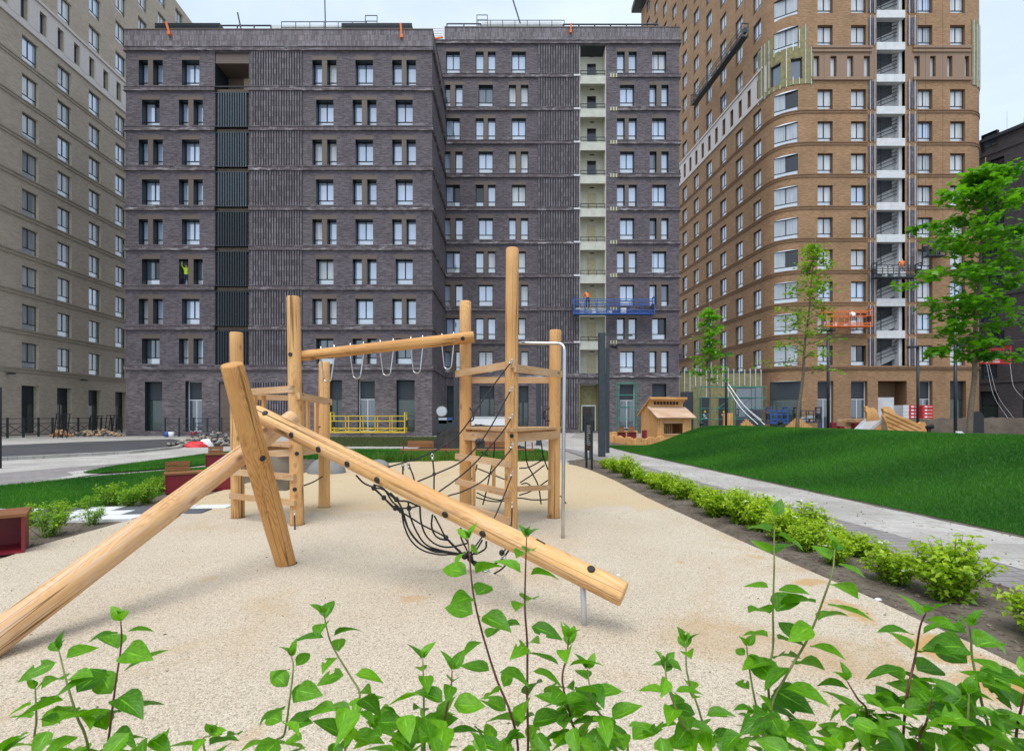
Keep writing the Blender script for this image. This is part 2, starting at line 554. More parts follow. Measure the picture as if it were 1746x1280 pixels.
# ------------------------------------------------------------------ buildings
class Path:
    def __init__(self, pts):
        self.p = [Vector((a, b)) for a, b in pts]
        self.s = [0.0]
        for a, b in zip(self.p, self.p[1:]):
            self.s.append(self.s[-1] + (b - a).length)
        self.L = self.s[-1]
    def at(self, s):
        s = min(max(s, 0), self.L)
        for i in range(len(self.s) - 1):
            if s <= self.s[i + 1] + 1e-9:
                t = (self.p[i + 1] - self.p[i]).normalized()
                return self.p[i] + t * (s - self.s[i]), t, Vector((t.y, -t.x))
    def smooth(self, s, d=.8):
        a, _, _ = self.at(s - d)
        b, _, _ = self.at(s + d)
        t = (b - a).normalized()
        return self.at(s)[0], t, Vector((t.y, -t.x))
    def vnorm(self, i):
        ns = []
        if i > 0:
            t = (self.p[i] - self.p[i - 1]).normalized()
            ns.append(Vector((t.y, -t.x)))
        if i < len(self.p) - 1:
            t = (self.p[i + 1] - self.p[i]).normalized()
            ns.append(Vector((t.y, -t.x)))
        n = sum(ns, Vector((0, 0)))
        n.normalize()
        return n / max(.3, n.dot(ns[0]))

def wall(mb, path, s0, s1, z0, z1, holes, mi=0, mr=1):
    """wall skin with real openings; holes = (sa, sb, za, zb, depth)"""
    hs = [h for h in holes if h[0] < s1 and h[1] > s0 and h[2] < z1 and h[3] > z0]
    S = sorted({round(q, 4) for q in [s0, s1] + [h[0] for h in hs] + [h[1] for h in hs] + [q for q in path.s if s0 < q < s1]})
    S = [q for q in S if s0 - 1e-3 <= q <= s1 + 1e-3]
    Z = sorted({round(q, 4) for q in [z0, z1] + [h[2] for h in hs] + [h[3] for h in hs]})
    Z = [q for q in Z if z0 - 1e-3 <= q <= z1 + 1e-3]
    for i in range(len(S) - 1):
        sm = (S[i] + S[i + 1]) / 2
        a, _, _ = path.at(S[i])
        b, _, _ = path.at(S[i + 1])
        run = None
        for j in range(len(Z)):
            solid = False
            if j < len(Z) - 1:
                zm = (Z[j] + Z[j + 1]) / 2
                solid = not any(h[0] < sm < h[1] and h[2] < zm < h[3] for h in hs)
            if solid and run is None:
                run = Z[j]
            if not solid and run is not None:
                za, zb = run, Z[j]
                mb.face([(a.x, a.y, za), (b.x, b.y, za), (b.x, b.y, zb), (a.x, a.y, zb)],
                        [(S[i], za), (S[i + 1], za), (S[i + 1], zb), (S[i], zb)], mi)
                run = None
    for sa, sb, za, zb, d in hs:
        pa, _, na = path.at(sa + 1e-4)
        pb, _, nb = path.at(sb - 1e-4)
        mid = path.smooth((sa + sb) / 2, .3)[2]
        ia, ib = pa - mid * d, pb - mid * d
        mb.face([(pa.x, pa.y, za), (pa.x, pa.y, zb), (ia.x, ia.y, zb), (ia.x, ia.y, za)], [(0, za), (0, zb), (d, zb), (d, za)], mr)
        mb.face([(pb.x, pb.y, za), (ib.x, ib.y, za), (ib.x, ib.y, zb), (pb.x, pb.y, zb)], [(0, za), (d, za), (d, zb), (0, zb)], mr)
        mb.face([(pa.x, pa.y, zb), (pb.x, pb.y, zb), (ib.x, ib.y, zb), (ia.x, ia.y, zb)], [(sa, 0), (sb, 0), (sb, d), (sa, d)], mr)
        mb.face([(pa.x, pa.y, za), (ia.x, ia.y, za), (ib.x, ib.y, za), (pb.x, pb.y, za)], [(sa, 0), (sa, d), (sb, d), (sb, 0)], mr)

def cornice(name, path, z, h, proud, mat, root, steps=((0, 1, 1.0),)):
    """band running along the wall; steps = (z fraction a, b, proud factor)"""
    mb = MB()
    n = len(path.p)
    for za, zb, k in steps:
        o = [path.p[i] + path.vnorm(i) * proud * k for i in range(n)]
        q = [path.p[i] - path.vnorm(i) * .03 for i in range(n)]
        A, B = z + h * za, z + h * zb
        for i in range(n - 1):
            s0, s1 = path.s[i], path.s[i + 1]
            f = lambda p, zz: (p.x, p.y, zz)
            mb.face([f(o[i], A), f(o[i + 1], A), f(o[i + 1], B), f(o[i], B)], [(s0, A), (s1, A), (s1, B), (s0, B)])
            mb.face([f(o[i], B), f(o[i + 1], B), f(q[i + 1], B), f(q[i], B)], [(s0, B), (s1, B), (s1, B + .1), (s0, B + .1)])
            mb.face([f(q[i], A), f(q[i + 1], A), f(o[i + 1], A), f(o[i], A)], [(s0, A), (s1, A), (s1, A + .1), (s0, A + .1)])
        for i in (0, n - 1):
            f = lambda p, zz: (p.x, p.y, zz)
            mb.face([f(o[i], A), f(q[i], A), f(q[i], B), f(o[i], B)])
    return mb.build(name, mat, root)

_WP = {}
def win_proto(w, h, cols, frame_mat, low=.27):
    key = (round(w, 2), round(h, 2), cols, frame_mat.name, low)
    if key in _WP:
        return _WP[key]
    fb = MB()
    b = .055
    fb.box(-w / 2, -w / 2 + b, 0, .08, 0, h)
    fb.box(w / 2 - b, w / 2, 0, .08, 0, h)
    fb.box(-w / 2 + b, w / 2 - b, 0, .08, 0, b)
    fb.box(-w / 2 + b, w / 2 - b, 0, .08, h - b, h)
    zt = h * low if low else 0
    if low:
        fb.box(-w / 2 + b, w / 2 - b, .004, .076, zt - .035, zt + .035)
    iw = w - 2 * b
    for c in range(1, cols):
        x = -w / 2 + b + iw * c / cols
        fb.box(x - .045, x + .045, .008, .072, zt + (.035 if low else b), h - b)
    fo = fb.build('window', frame_mat, link=False)
    panes = []
    z0 = zt + .035 if low else b
    for c in range(cols):
        x0 = -w / 2 + b + iw * c / cols
        x1 = -w / 2 + b + iw * (c + 1) / cols
        pb = MB()
        pb.box(x0 - .005, x1 + .005, .035, .05, z0 - .005, h - b + .005)
        panes.append((pb.build('pane', M['pane_sky'], link=False).data, 'up'))
    if low:
        pb = MB()
        pb.box(-w / 2 + b - .005, w / 2 - b + .005, .036, .051, b - .005, zt - .03)
        panes.append((pb.build('pane', M['pane_low'], link=False).data, 'low'))
    _WP[key] = (fo.data, panes)
    return _WP[key]

def put_window(root, path, s, z, w, h, depth, cols=2, frame=None, up='pane_sky', low_m='pane_low', low=.27, dark=None, skip=None):
    fr, panes = win_proto(w, h, cols, frame or M['frame_dark'], low)
    p, t, nrm = path.smooth(s, .3)
    q = p - nrm * depth
    ro = world_loc(root)
    win = child('window', fr, root, (q.x - ro.x, q.y - ro.y, z - ro.z), math.atan2(t.y, t.x))
    for k, (pm, kind) in enumerate(panes):
        if skip == k:
            continue
        mt = M[low_m] if kind == 'low' else (M['pane_dark'] if dark == k else M[up] if isinstance(up, str) else M[random.choice(up)])
        child('pane', pm, win, (0, 0, 0), 0, mt)
    return win

def quadbox(mb, path, sa, sb, za, zb, d0, d1, mi=0):
    """box standing on the wall face between depths d0 (inner, may be negative) and d1 (outer)"""
    pa, t, n = path.at(sa + 1e-4)
    pb = pa + t * (sb - sa)
    P = lambda p, d, z: (p.x + n.x * d, p.y + n.y * d, z)
    A = [P(pa, d1, za), P(pb, d1, za), P(pb, d1, zb), P(pa, d1, zb)]
    B = [P(pa, d0, za), P(pb, d0, za), P(pb, d0, zb), P(pa, d0, zb)]
    u = [(sa, za), (sb, za), (sb, zb), (sa, zb)]
    mb.face(A, u, mi)
    mb.face([A[3], A[2], B[2], B[3]], [(sa, 0), (sb, 0), (sb, .1), (sa, .1)], mi)
    mb.face([B[0], B[1], A[1], A[0]], [(sa, 0), (sb, 0), (sb, .1), (sa, .1)], mi)
    mb.face([B[0], A[0], A[3], B[3]], [(0, za), (.1, za), (.1, zb), (0, zb)], mi)
    mb.face([A[1], B[1], B[2], A[2]], [(0, za), (.1, za), (.1, zb), (0, zb)], mi)

ST = 3.15                                            # storey height

# ============ dark brick apartment block with a stepped front
Y1, Y2 = 39.5, 47.2
XL, XS, XE = -30.6, -6.33, 15.83
sx1 = lambda x: (x - CX) * Y1 / F - XL               # photo column -> distance along the front part
sx2 = lambda x: (x - CX) * Y2 / F - XS
ZC = lambda n: 5.2 + ST * n
dark = thing('apartment_building', 'dark purple brown brick apartment block with stepped front, ribbed panels and balconies', 'building', (-6.3, 47, 0))
P1 = Path([(XL, Y1), (XS, Y1)])
PSt = Path([(XS, Y1), (XS, Y2)])
P2 = Path([(XS, Y2), (XE, Y2)])
P2b = Path([(XS - 8, Y2), (XS, Y2)])
M['stair_grey'] = m_plain('stair_grey', (.42, .43, .44), .7)
PW = Path([(XL, 58), (XL, Y1)])
PE = Path([(XE, Y2), (XE, 60)])
Z1T, Z2T = 32.1, 38.3
wide_a = [((310, 340), 2), ((606, 636), 2)]
pair_a = [((236.5, 252.3), 1), ((261, 277.5), 1), ((532.6, 549), 1), ((557.8, 573.7), 1), ((668.6, 685), 1), ((693, 709), 1)]
wide_b = [((242, 272), 2), ((539, 568.5), 2), ((674.4, 703.6), 2)]
pair_b = [((305, 321), 1), ((330, 345.8), 1), ((601.2, 617), 1), ((626, 641.8), 1)]
holes1, wins1 = [], []
for n in range(8):
    row = (wide_a + pair_a) if (7 - n) % 2 == 0 else (wide_b + pair_b)
    for (a, b), c in row:
        sa, sb = sx1(a), sx1(b)
        holes1.append((sa, sb, ZC(n) + .47, ZC(n) + 2.47, .50))
        wins1.append((n, sa, sb, c, a))
B1a, B1b = sx1(366.5), sx1(424.5)
holes1.append((B1a, B1b, 5.55, 30.3, 1.9))
shops1 = [(247, 276.5, 0.35, 4.25), (316, 344, .3, 4.3), (373, 396, .3, 4.2), (560, 583, .3, 4.4), (610, 639, .3, 4.4), (676, 707, .3, 4.4)]
for a, b, za, zb in shops1:
    holes1.append((sx1(a), sx1(b), za, zb, .45))
mb = MB()
wall(mb, P1, 0, P1.L, 5.2, 30.4, holes1)
wall(mb, PW, 0, PW.L, 5.2, 30.4, [])
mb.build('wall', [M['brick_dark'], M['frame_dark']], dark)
mb = MB()
wall(mb, P1, 0, P1.L, -.3, 5.2, holes1)
wall(mb, PW, 0, PW.L, -.3, 5.2, [])
wall(mb, PSt, 0, PSt.L, -.3, 5.2, [])
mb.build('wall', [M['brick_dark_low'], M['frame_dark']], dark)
mb = MB()
wall(mb, PSt, 0, PSt.L, 5.2, 32.1, [])
mb.build('wall', [M['brick_dark'], M['frame_dark']], dark)
for n, sa, sb, c, a in wins1:
    dk = None
    sk = None
    if c == 2 and (n, a) in ((6, 242), (2, 242)):
        dk = 1
    if n == 2 and a == 305:
        sk = 0
    up = ('pane_sky' if n > 2 or a > 350 else random.choice(['pane_sky', 'pane_bluedark', 'pane_grey']))
    if n == 0 and a > 530:
        up = 'pane_bluedark'
    if a > 530 and a < 580 and n > 0:
        up = random.choice(['pane_sky', 'pane_curtain'])
    put_window(dark, P1, (sa + sb) / 2, ZC(n) + .47, sb - sa, 2.0, .50, c, None, up, 'pane_low', .26, dk, sk)
# flat lintel panels
def lintels(path, wins, w_of):
    done = set()
    ws = sorted(wins, key=lambda q: (q[0], q[1]))
    i = 0
    while i < len(ws):
        n, sa, sb, c, a = ws[i]
        e = sb
        if c == 1 and i + 1 < len(ws) and ws[i + 1][0] == n and ws[i + 1][3] == 1 and ws[i + 1][1] - sb < 1.0:
            e = ws[i + 1][2]
            qb = MB()
            quadbox(qb, path, sb + .004, ws[i + 1][1] - .004, ZC(n) + .47, ZC(n) + 2.47, -.02, .006)
            qb.build('mullion_panel', M['lintel_dark'], dark)
            i += 1
        qb = MB()
        quadbox(qb, path, sa - .05, e + .05, ZC(n) + 2.474, ZC(n) + 2.80, -.02, .012)
        qb.build('lintel', M['lintel_dark'], dark)
        i += 1
lintels(P1, wins1, None)
# ribbed panels
M['rib_gap_shade'] = m_plain('rib_gap_shade', (.030, .028, .034), .8)  # shade between the ribs, given as a near-black colour
def ribbed(path, sa, sb, za, zb, pitch, root, mat):
    bk = MB()
    quadbox(bk, path, sa, sb, za, zb, -.02, .006)
    bk.build('gap_shade_sheet', M['rib_gap_shade'], root)  # dark sheet added behind the ribs to deepen the gap shade
    qb = MB()
    k = max(3, int(round((sb - sa) / pitch)))
    w = (sb - sa) / k
    for i in range(k):
        quadbox(qb, path, sa + i * w + w * .22, sa + (i + 1) * w - w * .22, za, zb, -.02, .085)
    o = qb.build('ribbed_panel', mat, root)
    o["kind"] = 'stuff'
for n in range(8):
    ribbed(P1, sx1(428), sx1(516), ZC(n) + .38, ZC(n + 1) - .02, .205, dark, M['rib_dark'])
ribbed(P1, sx1(428), sx1(516), .4, 4.2, .205, dark, M['rib_dark'])
# balcony stack: back wall, slabs and slatted screens
mb = MB()
pa, pb = P1.at(B1a)[0], P1.at(B1b)[0]
mb.box(pa.x + .01, pb.x - .01, Y1 + 1.9, Y1 + 2.0, 5.6, 30.28)
mb.build('balcony_back_wall', M['recess'], dark)
xa, xb = pa.x, pb.x
for n in range(8):
    mb = MB()
    mb.box(xa + .01, xb - .01, Y1 + .25, Y1 + 1.88, ZC(n) + .02, ZC(n) + .30)
    mb.build('balcony_slab', M['recess'], dark)
    mb = MB()
    mb.box(xa + .02, xb - .02, Y1 + .02, Y1 + .10, ZC(n) + .36, ZC(n) + .44)
    if n < 7:
        mb.box(xa + .02, xb - .02, Y1 + .02, Y1 + .10, ZC(n) + 3.02, ZC(n) + 3.10)
        mb.box(xa + .02, xa + .07, Y1 + .03, Y1 + .09, ZC(n) + .44, ZC(n) + 3.02)
    scr = mb.build('balcony_screen', M['louvre_dark'], dark)
    if n < 7:
        sl0 = (371.5 - CX) * Y1 / F
        for i in range(12):
            x = sl0 + i * .195
            if n == 0 or i or n:
                qb = MB()
                qb.box(x + .04, x + .135, Y1 - .05, Y1 + .03, ZC(n) + .30, ZC(n) + 3.06)
                qb.build('slat', M['louvre'] if n > 3 else M['louvre_dark'], scr)
    if n < 7:
        qb = MB()
        qb.box(xa + .08, xb - .03, Y1 + .13, Y1 + .16, ZC(n) + .45, ZC(n) + 3.0)
        qb.build('gap_shade_sheet', M['rib_gap_shade'], scr)
    qb = MB()
    qb.box(xa + 1.3, xa + 2.0, Y1 + 1.86, Y1 + 1.899, ZC(n) + .3, ZC(n) + 2.3)
    qb.build('balcony_door', M['beige_door'] if n == 7 else M['pane_dark'], dark)
qb = MB()
qb.box(xa + .012, xb - .012, Y1 + .06, Y1 + 1.86, 29.5, 30.27)
qb.build('balcony_soffit', M['lintel_dark'], dark)
# shop openings of the front part
def shop(root, path, s, z0, z1, w, depth, door, frame=None, glass='pane_teal', trans=.62):
    h = z1 - z0
    p, t, nrm = path.smooth(s, .3)
    q = p - nrm * depth
    ro = world_loc(root)
    ang = math.atan2(t.y, t.x)
    fb = MB()
    b = .06
    fr = frame or M['frame_dark']
    zt = h * trans
    for x0, x1, a, c in ((-w / 2, -w / 2 + b, 0, h), (w / 2 - b, w / 2, 0, h), (-w / 2 + b, w / 2 - b, h - b, h), (-w / 2 + b, w / 2 - b, zt, zt + b), (-w / 2 + b, w / 2 - b, 0, b)):
        fb.box(x0, x1, 0, .09, a, c)
    if door:
        fb.box(-.03, .03, .005, .085, b, zt)
    fo = fb.build('shop_front', M['frame_white'] if door == 2 else fr, link=False)
    f = child('shop_front', fo.data, root, (q.x - ro.x, q.y - ro.y, z0 - ro.z), ang)
    gb = MB()
    gb.box(-w / 2 + b - .004, w / 2 - b + .004, .03, .05, b - .004, zt + .004)
    child('pane', gb.build('pane', M[glass], link=False).data, f)
    gb = MB()
    gb.box(-w / 2 + b - .004, w / 2 - b + .004, .03, .05, zt + b - .004, h - b + .004)
    child('transom_panel', gb.build('transom_panel', M['dark_grey_metal'], link=False).data, f)
    return f
for (a, b, za, zb), door, gl in zip(shops1, (0, 2, 0, 1, 2, 0), ('pane_teal', 'pane_bluedark', 'x', 'pane_teal', 'pane_bluedark', 'pane_teal')):
    if gl == 'x':
        qb = MB()
        quadbox(qb, P1, sx1(a) + .01, sx1(b) - .01, za + .01, zb - .01, -.44, -.12)
        qb.build('shutter', M['lintel_dark'], dark)
        continue
    shop(dark, P1, (sx1(a) + sx1(b)) / 2, za, zb, sx1(b) - sx1(a), .42, door, None, gl)

# rear part
odd_w = [((760.5, 784), 2), ((872.6, 896.4), 2), ((1112, 1136), 2)]
odd_p = [((811, 824.7), 1), ((831.8, 845), 1), ((1052, 1065.2), 1), ((1072, 1085.7), 1)]
ev_w = [((816, 840.4), 2), ((1057.2, 1081.3), 2)]
ev_p = [((755.7, 768), 1), ((776.4, 788.8), 1), ((867.6, 880), 1), ((888, 900.8), 1), ((1107.7, 1119.4), 1), ((1127.8, 1140), 1)]
holes2, wins2 = [], []
for n in range(10):
    row = (odd_w + odd_p) if (9 - n) % 2 == 0 else (ev_w + ev_p)
    for (a, b), c in row:
        sa, sb = sx2(a), sx2(b)
        holes2.append((sa, sb, ZC(n) + .47, ZC(n) + 2.47, .34))
        wins2.append((n, sa, sb, c, a))
B2a, B2b = sx2(988), sx2(1033.5)
holes2.append((B2a, B2b, 5.6, 36.6, 1.5))
shops2 = [(762, 775, .3, 4.4), (818, 843, 1.2, 4.4), (885, 901, .3, 4.4), (1057, 1083, .4, 4.6), (1112, 1136, .6, 4.6)]
for a, b, za, zb in shops2:
    holes2.append((sx2(a), sx2(b), za, zb, .35))
holes2.append((sx2(987), sx2(1021.5), .1, 4.6, 1.2))
mb = MB()
wall(mb, P2, 0, P2.L, 5.2, 36.7, holes2)
wall(mb, PE, 0, PE.L, 5.2, 36.7, [])
wall(mb, P2b, 0, P2b.L, 29, 36.7, [])
mb.build('wall', [M['brick_dark'], M['frame_dark']], dark)
mb = MB()
wall(mb, P2, 0, P2.L, -.3, 5.2, holes2)
wall(mb, PE, 0, PE.L, -.3, 5.2, [])
mb.build('wall', [M['brick_dark_low'], M['frame_dark']], dark)
for n, sa, sb, c, a in wins2:
    dk = 1 if (n, a) in ((5, 760.5), (1, 1112)) else None
    if (n, a) == (5, 811):
        dk = 0
    up = random.choice(['pane_sky'] * 6 + ['pane_curtain', 'pane_bluedark'])
    if 860 < a < 905:
        up = random.choice(['pane_sky', 'pane_curtain'])
    put_window(dark, P2, (sa + sb) / 2, ZC(n) + .47, sb - sa, 2.0, .34, c, None, up, 'pane_low', .26, dk)
lintels(P2, wins2, None)
for n in range(10):
    ribbed(P2, sx2(917), sx2(986), ZC(n) + .38, ZC(n + 1) - .02, .235, dark, M['rib_dark'])
ribbed(P2, sx2(917), sx2(986), .4, 5.1, .235, dark, M['rib_dark'])
for (a, b, za, zb), door, gl in zip(shops2, (0, 0, 1, 2, 0), ('pane_teal', 'pane_teal', 'pane_teal', 'pane_bluedark', 'pane_dark')):
    shop(dark, P2, (sx2(a) + sx2(b)) / 2, za, zb, sx2(b) - sx2(a), .33, door, None, gl)
# entrance niche lined with yellow insulation
qa, qb_ = P2.at(sx2(987))[0].x, P2.at(sx2(1021.5))[0].x
mb = MB()
mb.box(qa + .01, qb_ - .01, Y2 + 1.0, Y2 + 1.18, .1, 4.58)
mb.box(qa + .012, qa + .10, Y2 + .06, Y2 + .99, .1, 4.58)
mb.box(qb_ - .10, qb_ - .012, Y2 + .06, Y2 + .99, .1, 4.58)
mb.build('insulation_lining', M['wool'], dark)
mb = MB()
mb.box(qa + .35, qa + .45, Y2 + .93, Y2 + .99, .1, 2.6)
mb.box(qb_ - .25, qb_ - .15, Y2 + .93, Y2 + .99, .1, 2.6)
mb.box(qa + .45, qb_ - .25, Y2 + .93, Y2 + .99, 2.5, 2.6)
df = mb.build('entrance_door', M['white_conc'], dark)
mb = MB()
mb.box(qa + .45, qb_ - .25, Y2 + .95, Y2 + .985, .1, 2.5)
mb.build('pane', M['pane_dark'], df)
# balcony shaft
pa, pb = P2.at(B2a)[0].x, P2.at(B2b)[0].x
mb = MB()
mb.box(pa + .01, pb - .01, Y2 + 1.5, Y2 + 1.6, 5.6, 36.6)
mb.box(pa + .005, pa + .06, Y2 + .05, Y2 + 1.49, 5.6, 36.6)
mb.box(pb - .06, pb - .005, Y2 + .05, Y2 + 1.49, 5.6, 36.6)
mb.build('balcony_back_wall', M['cream'], dark)
for n in range(10):
    mb = MB()
    mb.box(pa + .065, pb - .065, Y2 + .20, Y2 + 1.49, ZC(n) + .10, ZC(n) + .28)
    mb.build('balcony_slab', M['cream_dark'], dark)
    if n:
        mb = MB()
        mb.box(pa + .064, pb - .064, Y2 + .05, Y2 + .19, ZC(n) - .52, ZC(n) + .28)
        mb.build('balcony_front', M['cream_dark'], dark)
        mb = MB()
        for zz in (.36, .66):
            mb.box(pa + .07, pb - .07, Y2 + .00, Y2 + .05, ZC(n) + zz, ZC(n) + zz + .05)
        for k in range(4):
            x = pa + .09 + (pb - pa - .23) * k / 3
            mb.box(x, x + .05, Y2 + .002, Y2 + .048, ZC(n) + .28, ZC(n) + .70)
        mb.build('balcony_rail', M['black_metal'], dark)
    mb = MB()
    dx = pa + .95
    mb.box(dx, dx + .85, Y2 + 1.45, Y2 + 1.499, ZC(n) + .28, ZC(n) + 2.33)
    door = mb.build('balcony_door', M['pane_dark'] if n > 5 else M['beige_door'], dark)
    mb = MB()
    mb.box(pa + 1.1, pa + 1.5, Y2 + .7, Y2 + .8, ZC(n) + 2.50, ZC(n) + 2.58)
    mb.build('ceiling_light', M['black_metal'], dark)
# string courses
CA = Path([(XL, 52), (XL, Y1), (xa, Y1)])
CB = Path([(xb, Y1), (XS, Y1), (XS, Y2), (pa - .6, Y2)])
CC = Path([(pb + 1.1, Y2), (XE, Y2), (XE, 55)])
two = ((0, .14, 1.5), (.14, .88, 1.0), (.88, 1.0, 1.35))
CF = Path([(XL, 52), (XL, Y1), (XS, Y1), (XS, Y2), (XE, Y2), (XE, 55)])
cornice('cornice', CF, ZC(0) - .02, .38, .10, M['cornice_dark'], dark, two)
for n in range(1, 9):
    if n < 8:
        cornice('cornice', CA, ZC(n), .36, .10, M['cornice_dark'], dark, two)
        cornice('cornice', CB, ZC(n), .36, .10, M['cornice_dark'], dark, two)
    else:
        cornice('cornice', Path([(XL, 52), (XL, Y1), (XS, Y1), (XS, Y2), (pa - .6, Y2)]), ZC(n), .36, .10, M['cornice_dark'], dark, two)
    cornice('cornice', CC, ZC(n), .36, .10, M['cornice_dark'], dark, two)
cornice('cornice', Path([(XS - 8, Y2), (pa - .6, Y2)]), ZC(9), .36, .10, M['cornice_dark'], dark, two)
cornice('cornice', CC, ZC(9), .36, .10, M['cornice_dark'], dark, two)
cornice('cornice', Path([(XS - 8, Y2), (XE, Y2), (XE, 55)]), ZC(10), .36, .12, M['cornice_dark'], dark, two)
for n in range(1, 10):                                # unfinished stretch of wool and brackets beside the shaft
    mb = MB()
    mb.box(pb + .35, pb + 1.08, Y2 - .05, Y2 + .02, ZC(n), ZC(n) + .36)
    mb.build('insulation_strip', M['wool'], dark)
    for k in range(3):
        mb = MB()
        x = pb + .40 + k * .27
        mb.box(x, x + .06, Y2 - .10, Y2 - .051, ZC(n) + .01, ZC(n) + .35)
        mb.build('bracket', M['galv'], dark)
    mb = MB()
    mb.box(pa - .55, pa + .1, Y2 - .14, Y2 - .03, ZC(n) + .1, ZC(n) + .26)
    mb.build('bracket', M['white_conc'], dark)
# parapets, roofs and roof plant
def parapet(path, z0, z1, gap=None):
    cornice('parapet', path, z0, z1 - z0, .03, M['parapet_dark'], dark)
    cornice('coping', path, z1, .07, .07, M['lintel_dark'], dark)
parapet(Path([(XL, 52), (XL, Y1), (XS, Y1), (XS, Y2)]), 30.76, Z1T)
parapet(Path([(XS - .05, Y2), (XE, Y2), (XE, 55)]), 37.06, Z2T)
mb = MB()
mb.box(XL + .05, XS - .05, Y1 + .06, 57.9, 31.0, 31.2)
mb.build('roof', M['dark_grey_metal'], dark)
mb = MB()
mb.box(XS + .05, XE - .05, Y2 + .06, 59.9, 37.0, 37.2)
mb.build('roof', M['dark_grey_metal'], dark)
def roof_box(x0, x1, y0, y1, Y, mat, name, d=4.0, ribs=True):
    a, b = W(x0, y1, Y), W(x1, y0, Y)
    q = MB()
    q.box(a.x, b.x, Y, Y + d, a.z - 1.2, b.z)
    if ribs:
        k = 6
        for i in range(k):
            z = a.z + (b.z - a.z) * (i + .3) / k
            q.box(a.x - .03, b.x + .03, Y - .06, Y + .001, z, z + (b.z - a.z) / k * .5)
    return q.build(name, mat, dark)
roof_box(265, 375, 40, 54, 43.5, M['louvre_dark'], 'roof_plant_screen')
roof_box(583, 702, 40, 54, 43.5, M['louvre_dark'], 'roof_plant_screen')
roof_box(462, 584, 43, 54, 45.0, M['white_conc'], 'roof_hut', ribs=False)
roof_box(822, 958, 38, 49, 52.0, M['white_conc'], 'roof_hut', ribs=False)
def roof_rail(x0, x1, ytop, Y, step, zb, name='roof_rail', mat='dark_grey_metal', r=.035):
    q = MB()
    a, b = W(x0, ytop, Y), W(x1, ytop, Y)
    q.tube([a, b], r, 6)
    q.tube([a - Vector((0, 0, .5)), b - Vector((0, 0, .5))], r, 6)
    k = max(1, int((b.x - a.x) / step))
    for i in range(k + 1):
        x = a.x + (b.x - a.x) * i / k
        q.tube([(x, Y, zb), (x, Y, a.z)], r, 6)
    return q.build(name, M[mat], dark)
roof_rail(480, 625, 37.5, 44.2, 1.1, 32.0)
roof_rail(376, 462, 44, 42, 1.3, 32.0, r=.06, mat='dark_grey_metal')
roof_rail(623, 643, 27, 44.2, .9, 32.0, 'roof_ladder_hoop')
roof_rail(813, 831, 26, 51, .9, 38.0, 'roof_ladder_hoop')
roof_rail(762, 820, 41, 49.5, 1.4, 38.0, r=.06)
roof_rail(815, 962, 35, 51.5, 1.2, 38.0)
roof_rail(960, 1122, 42, 49.5, 1.4, 38.0, r=.07)
q = MB()
q.tube([W(553, -30, 42), W(555, 52, 42)], .05, 6)
q.build('mast', M['dark_grey_metal'], dark)
q = MB()
q.tube([W(872, -8, 50), W(887, 40, 50)], .07, 6)
q.build('mast', M['dark_grey_metal'], dark)
q = MB()
q.tube([W(405, 22, 41), W(411, 50, 41)], .06, 6)
q.build('mast', M['dark_grey_metal'], dark)
# white rail and boards in the parapet gap
q = MB()
for i in range(7):
    z = 36.9 + i * .22
    q.box(XS - 1.3, XS - .1, Y2 + .02, Y2 + .09, z, z + .09)
q.box(XS - 1.3, XS - 1.2, Y2 - .02, Y2 + .02, 36.8, 38.5)
q.box(XS - .25, XS - .15, Y2 - .02, Y2 + .02, 36.8, 38.5)
q.build('parapet_guard', M['white'], dark)

def davit(x, y0, y1, Y, lab, lean):
    a, b = W(x + lean, y0, Y), W(x, y1, Y)
    o = thing('roof_davit', lab, 'davit', (b.x, b.y, b.z), 'orange davits on the roof edge')
    q = MB()
    q.bar(b, a, .10, .13)
    q.build('jib', M['orange'], o)
    q = MB()
    q.box(b.x - .11, b.x + .11, Y - .12, Y + .5, b.z - .16, b.z + .06)
    q.build('base', M['orange'], o)
davit(289, 38, 57, Y1 - .12, 'orange davit leaning over the parapet beside a dark plant screen', -6)
davit(685, 40, 62, Y1 - .12, 'upright orange davit at the end of the second dark plant screen', -2)
davit(973, 40, 54, Y2 - .12, 'orange davit on the higher roof of the dark brick block', 1)
davit(741, 64, 66, Y2 - .1, 'orange davit lying at the white guard in the roof step', 14)

# ============ tan brick tower with a pale storey
tan_b = thing('apartment_tower', 'tall tan beige brick tower with a pale panelled storey, beside the dark block', 'building', (-40.5, 46, 0))
TX = lambda y: -40.1 - .057 * (y - 41.6)
PT = Path([(TX(26), 26), (TX(70.6), 70.6)])
sT = lambda y: (y - 26) * math.sqrt(1 + .057 ** 2)
cols = [31.15, 34.6, 38.05, 41.5, 44.9, 48.4, 51.85, 55.2, 58.5, 61.8, 65.15, 68.5]
holesT, winsT = [], []
NT_F = 15
for n in range(NT_F):
    if n == 9:
        for k in range(22):
            y = 28.0 + k * 1.77
            s = sT(y + .55)
            holesT.append((s - .32, s + .32, ZC(n) + .55, ZC(n) + 2.45, .35))
            winsT.append((n, s, .64, 1.9, 1))
        continue
    for y in cols:
        s = sT(y)
        holesT.append((s - .75, s + .75, ZC(n) + .32, ZC(n) + 2.38, .24))
        winsT.append((n, s, 1.5, 2.06, 2))
shT = []
for y in cols:
    s = sT(y)
    holesT.append((s - .8, s + .8, .1, 4.05, .45))
    shT.append(s)
mb = MB()
wall(mb, PT, 0, PT.L, -.3, ZC(9), holesT)
mb.build('wall', [M['brick_tan'], M['reveal_tan']], tan_b)
mb = MB()
wall(mb, PT, 0, PT.L, ZC(9), ZC(10), holesT)
mb.build('pale_storey_wall', [M['panel_pale'], M['reveal_tan']], tan_b)
mb = MB()
wall(mb, PT, 0, PT.L, ZC(10), ZC(NT_F), holesT)
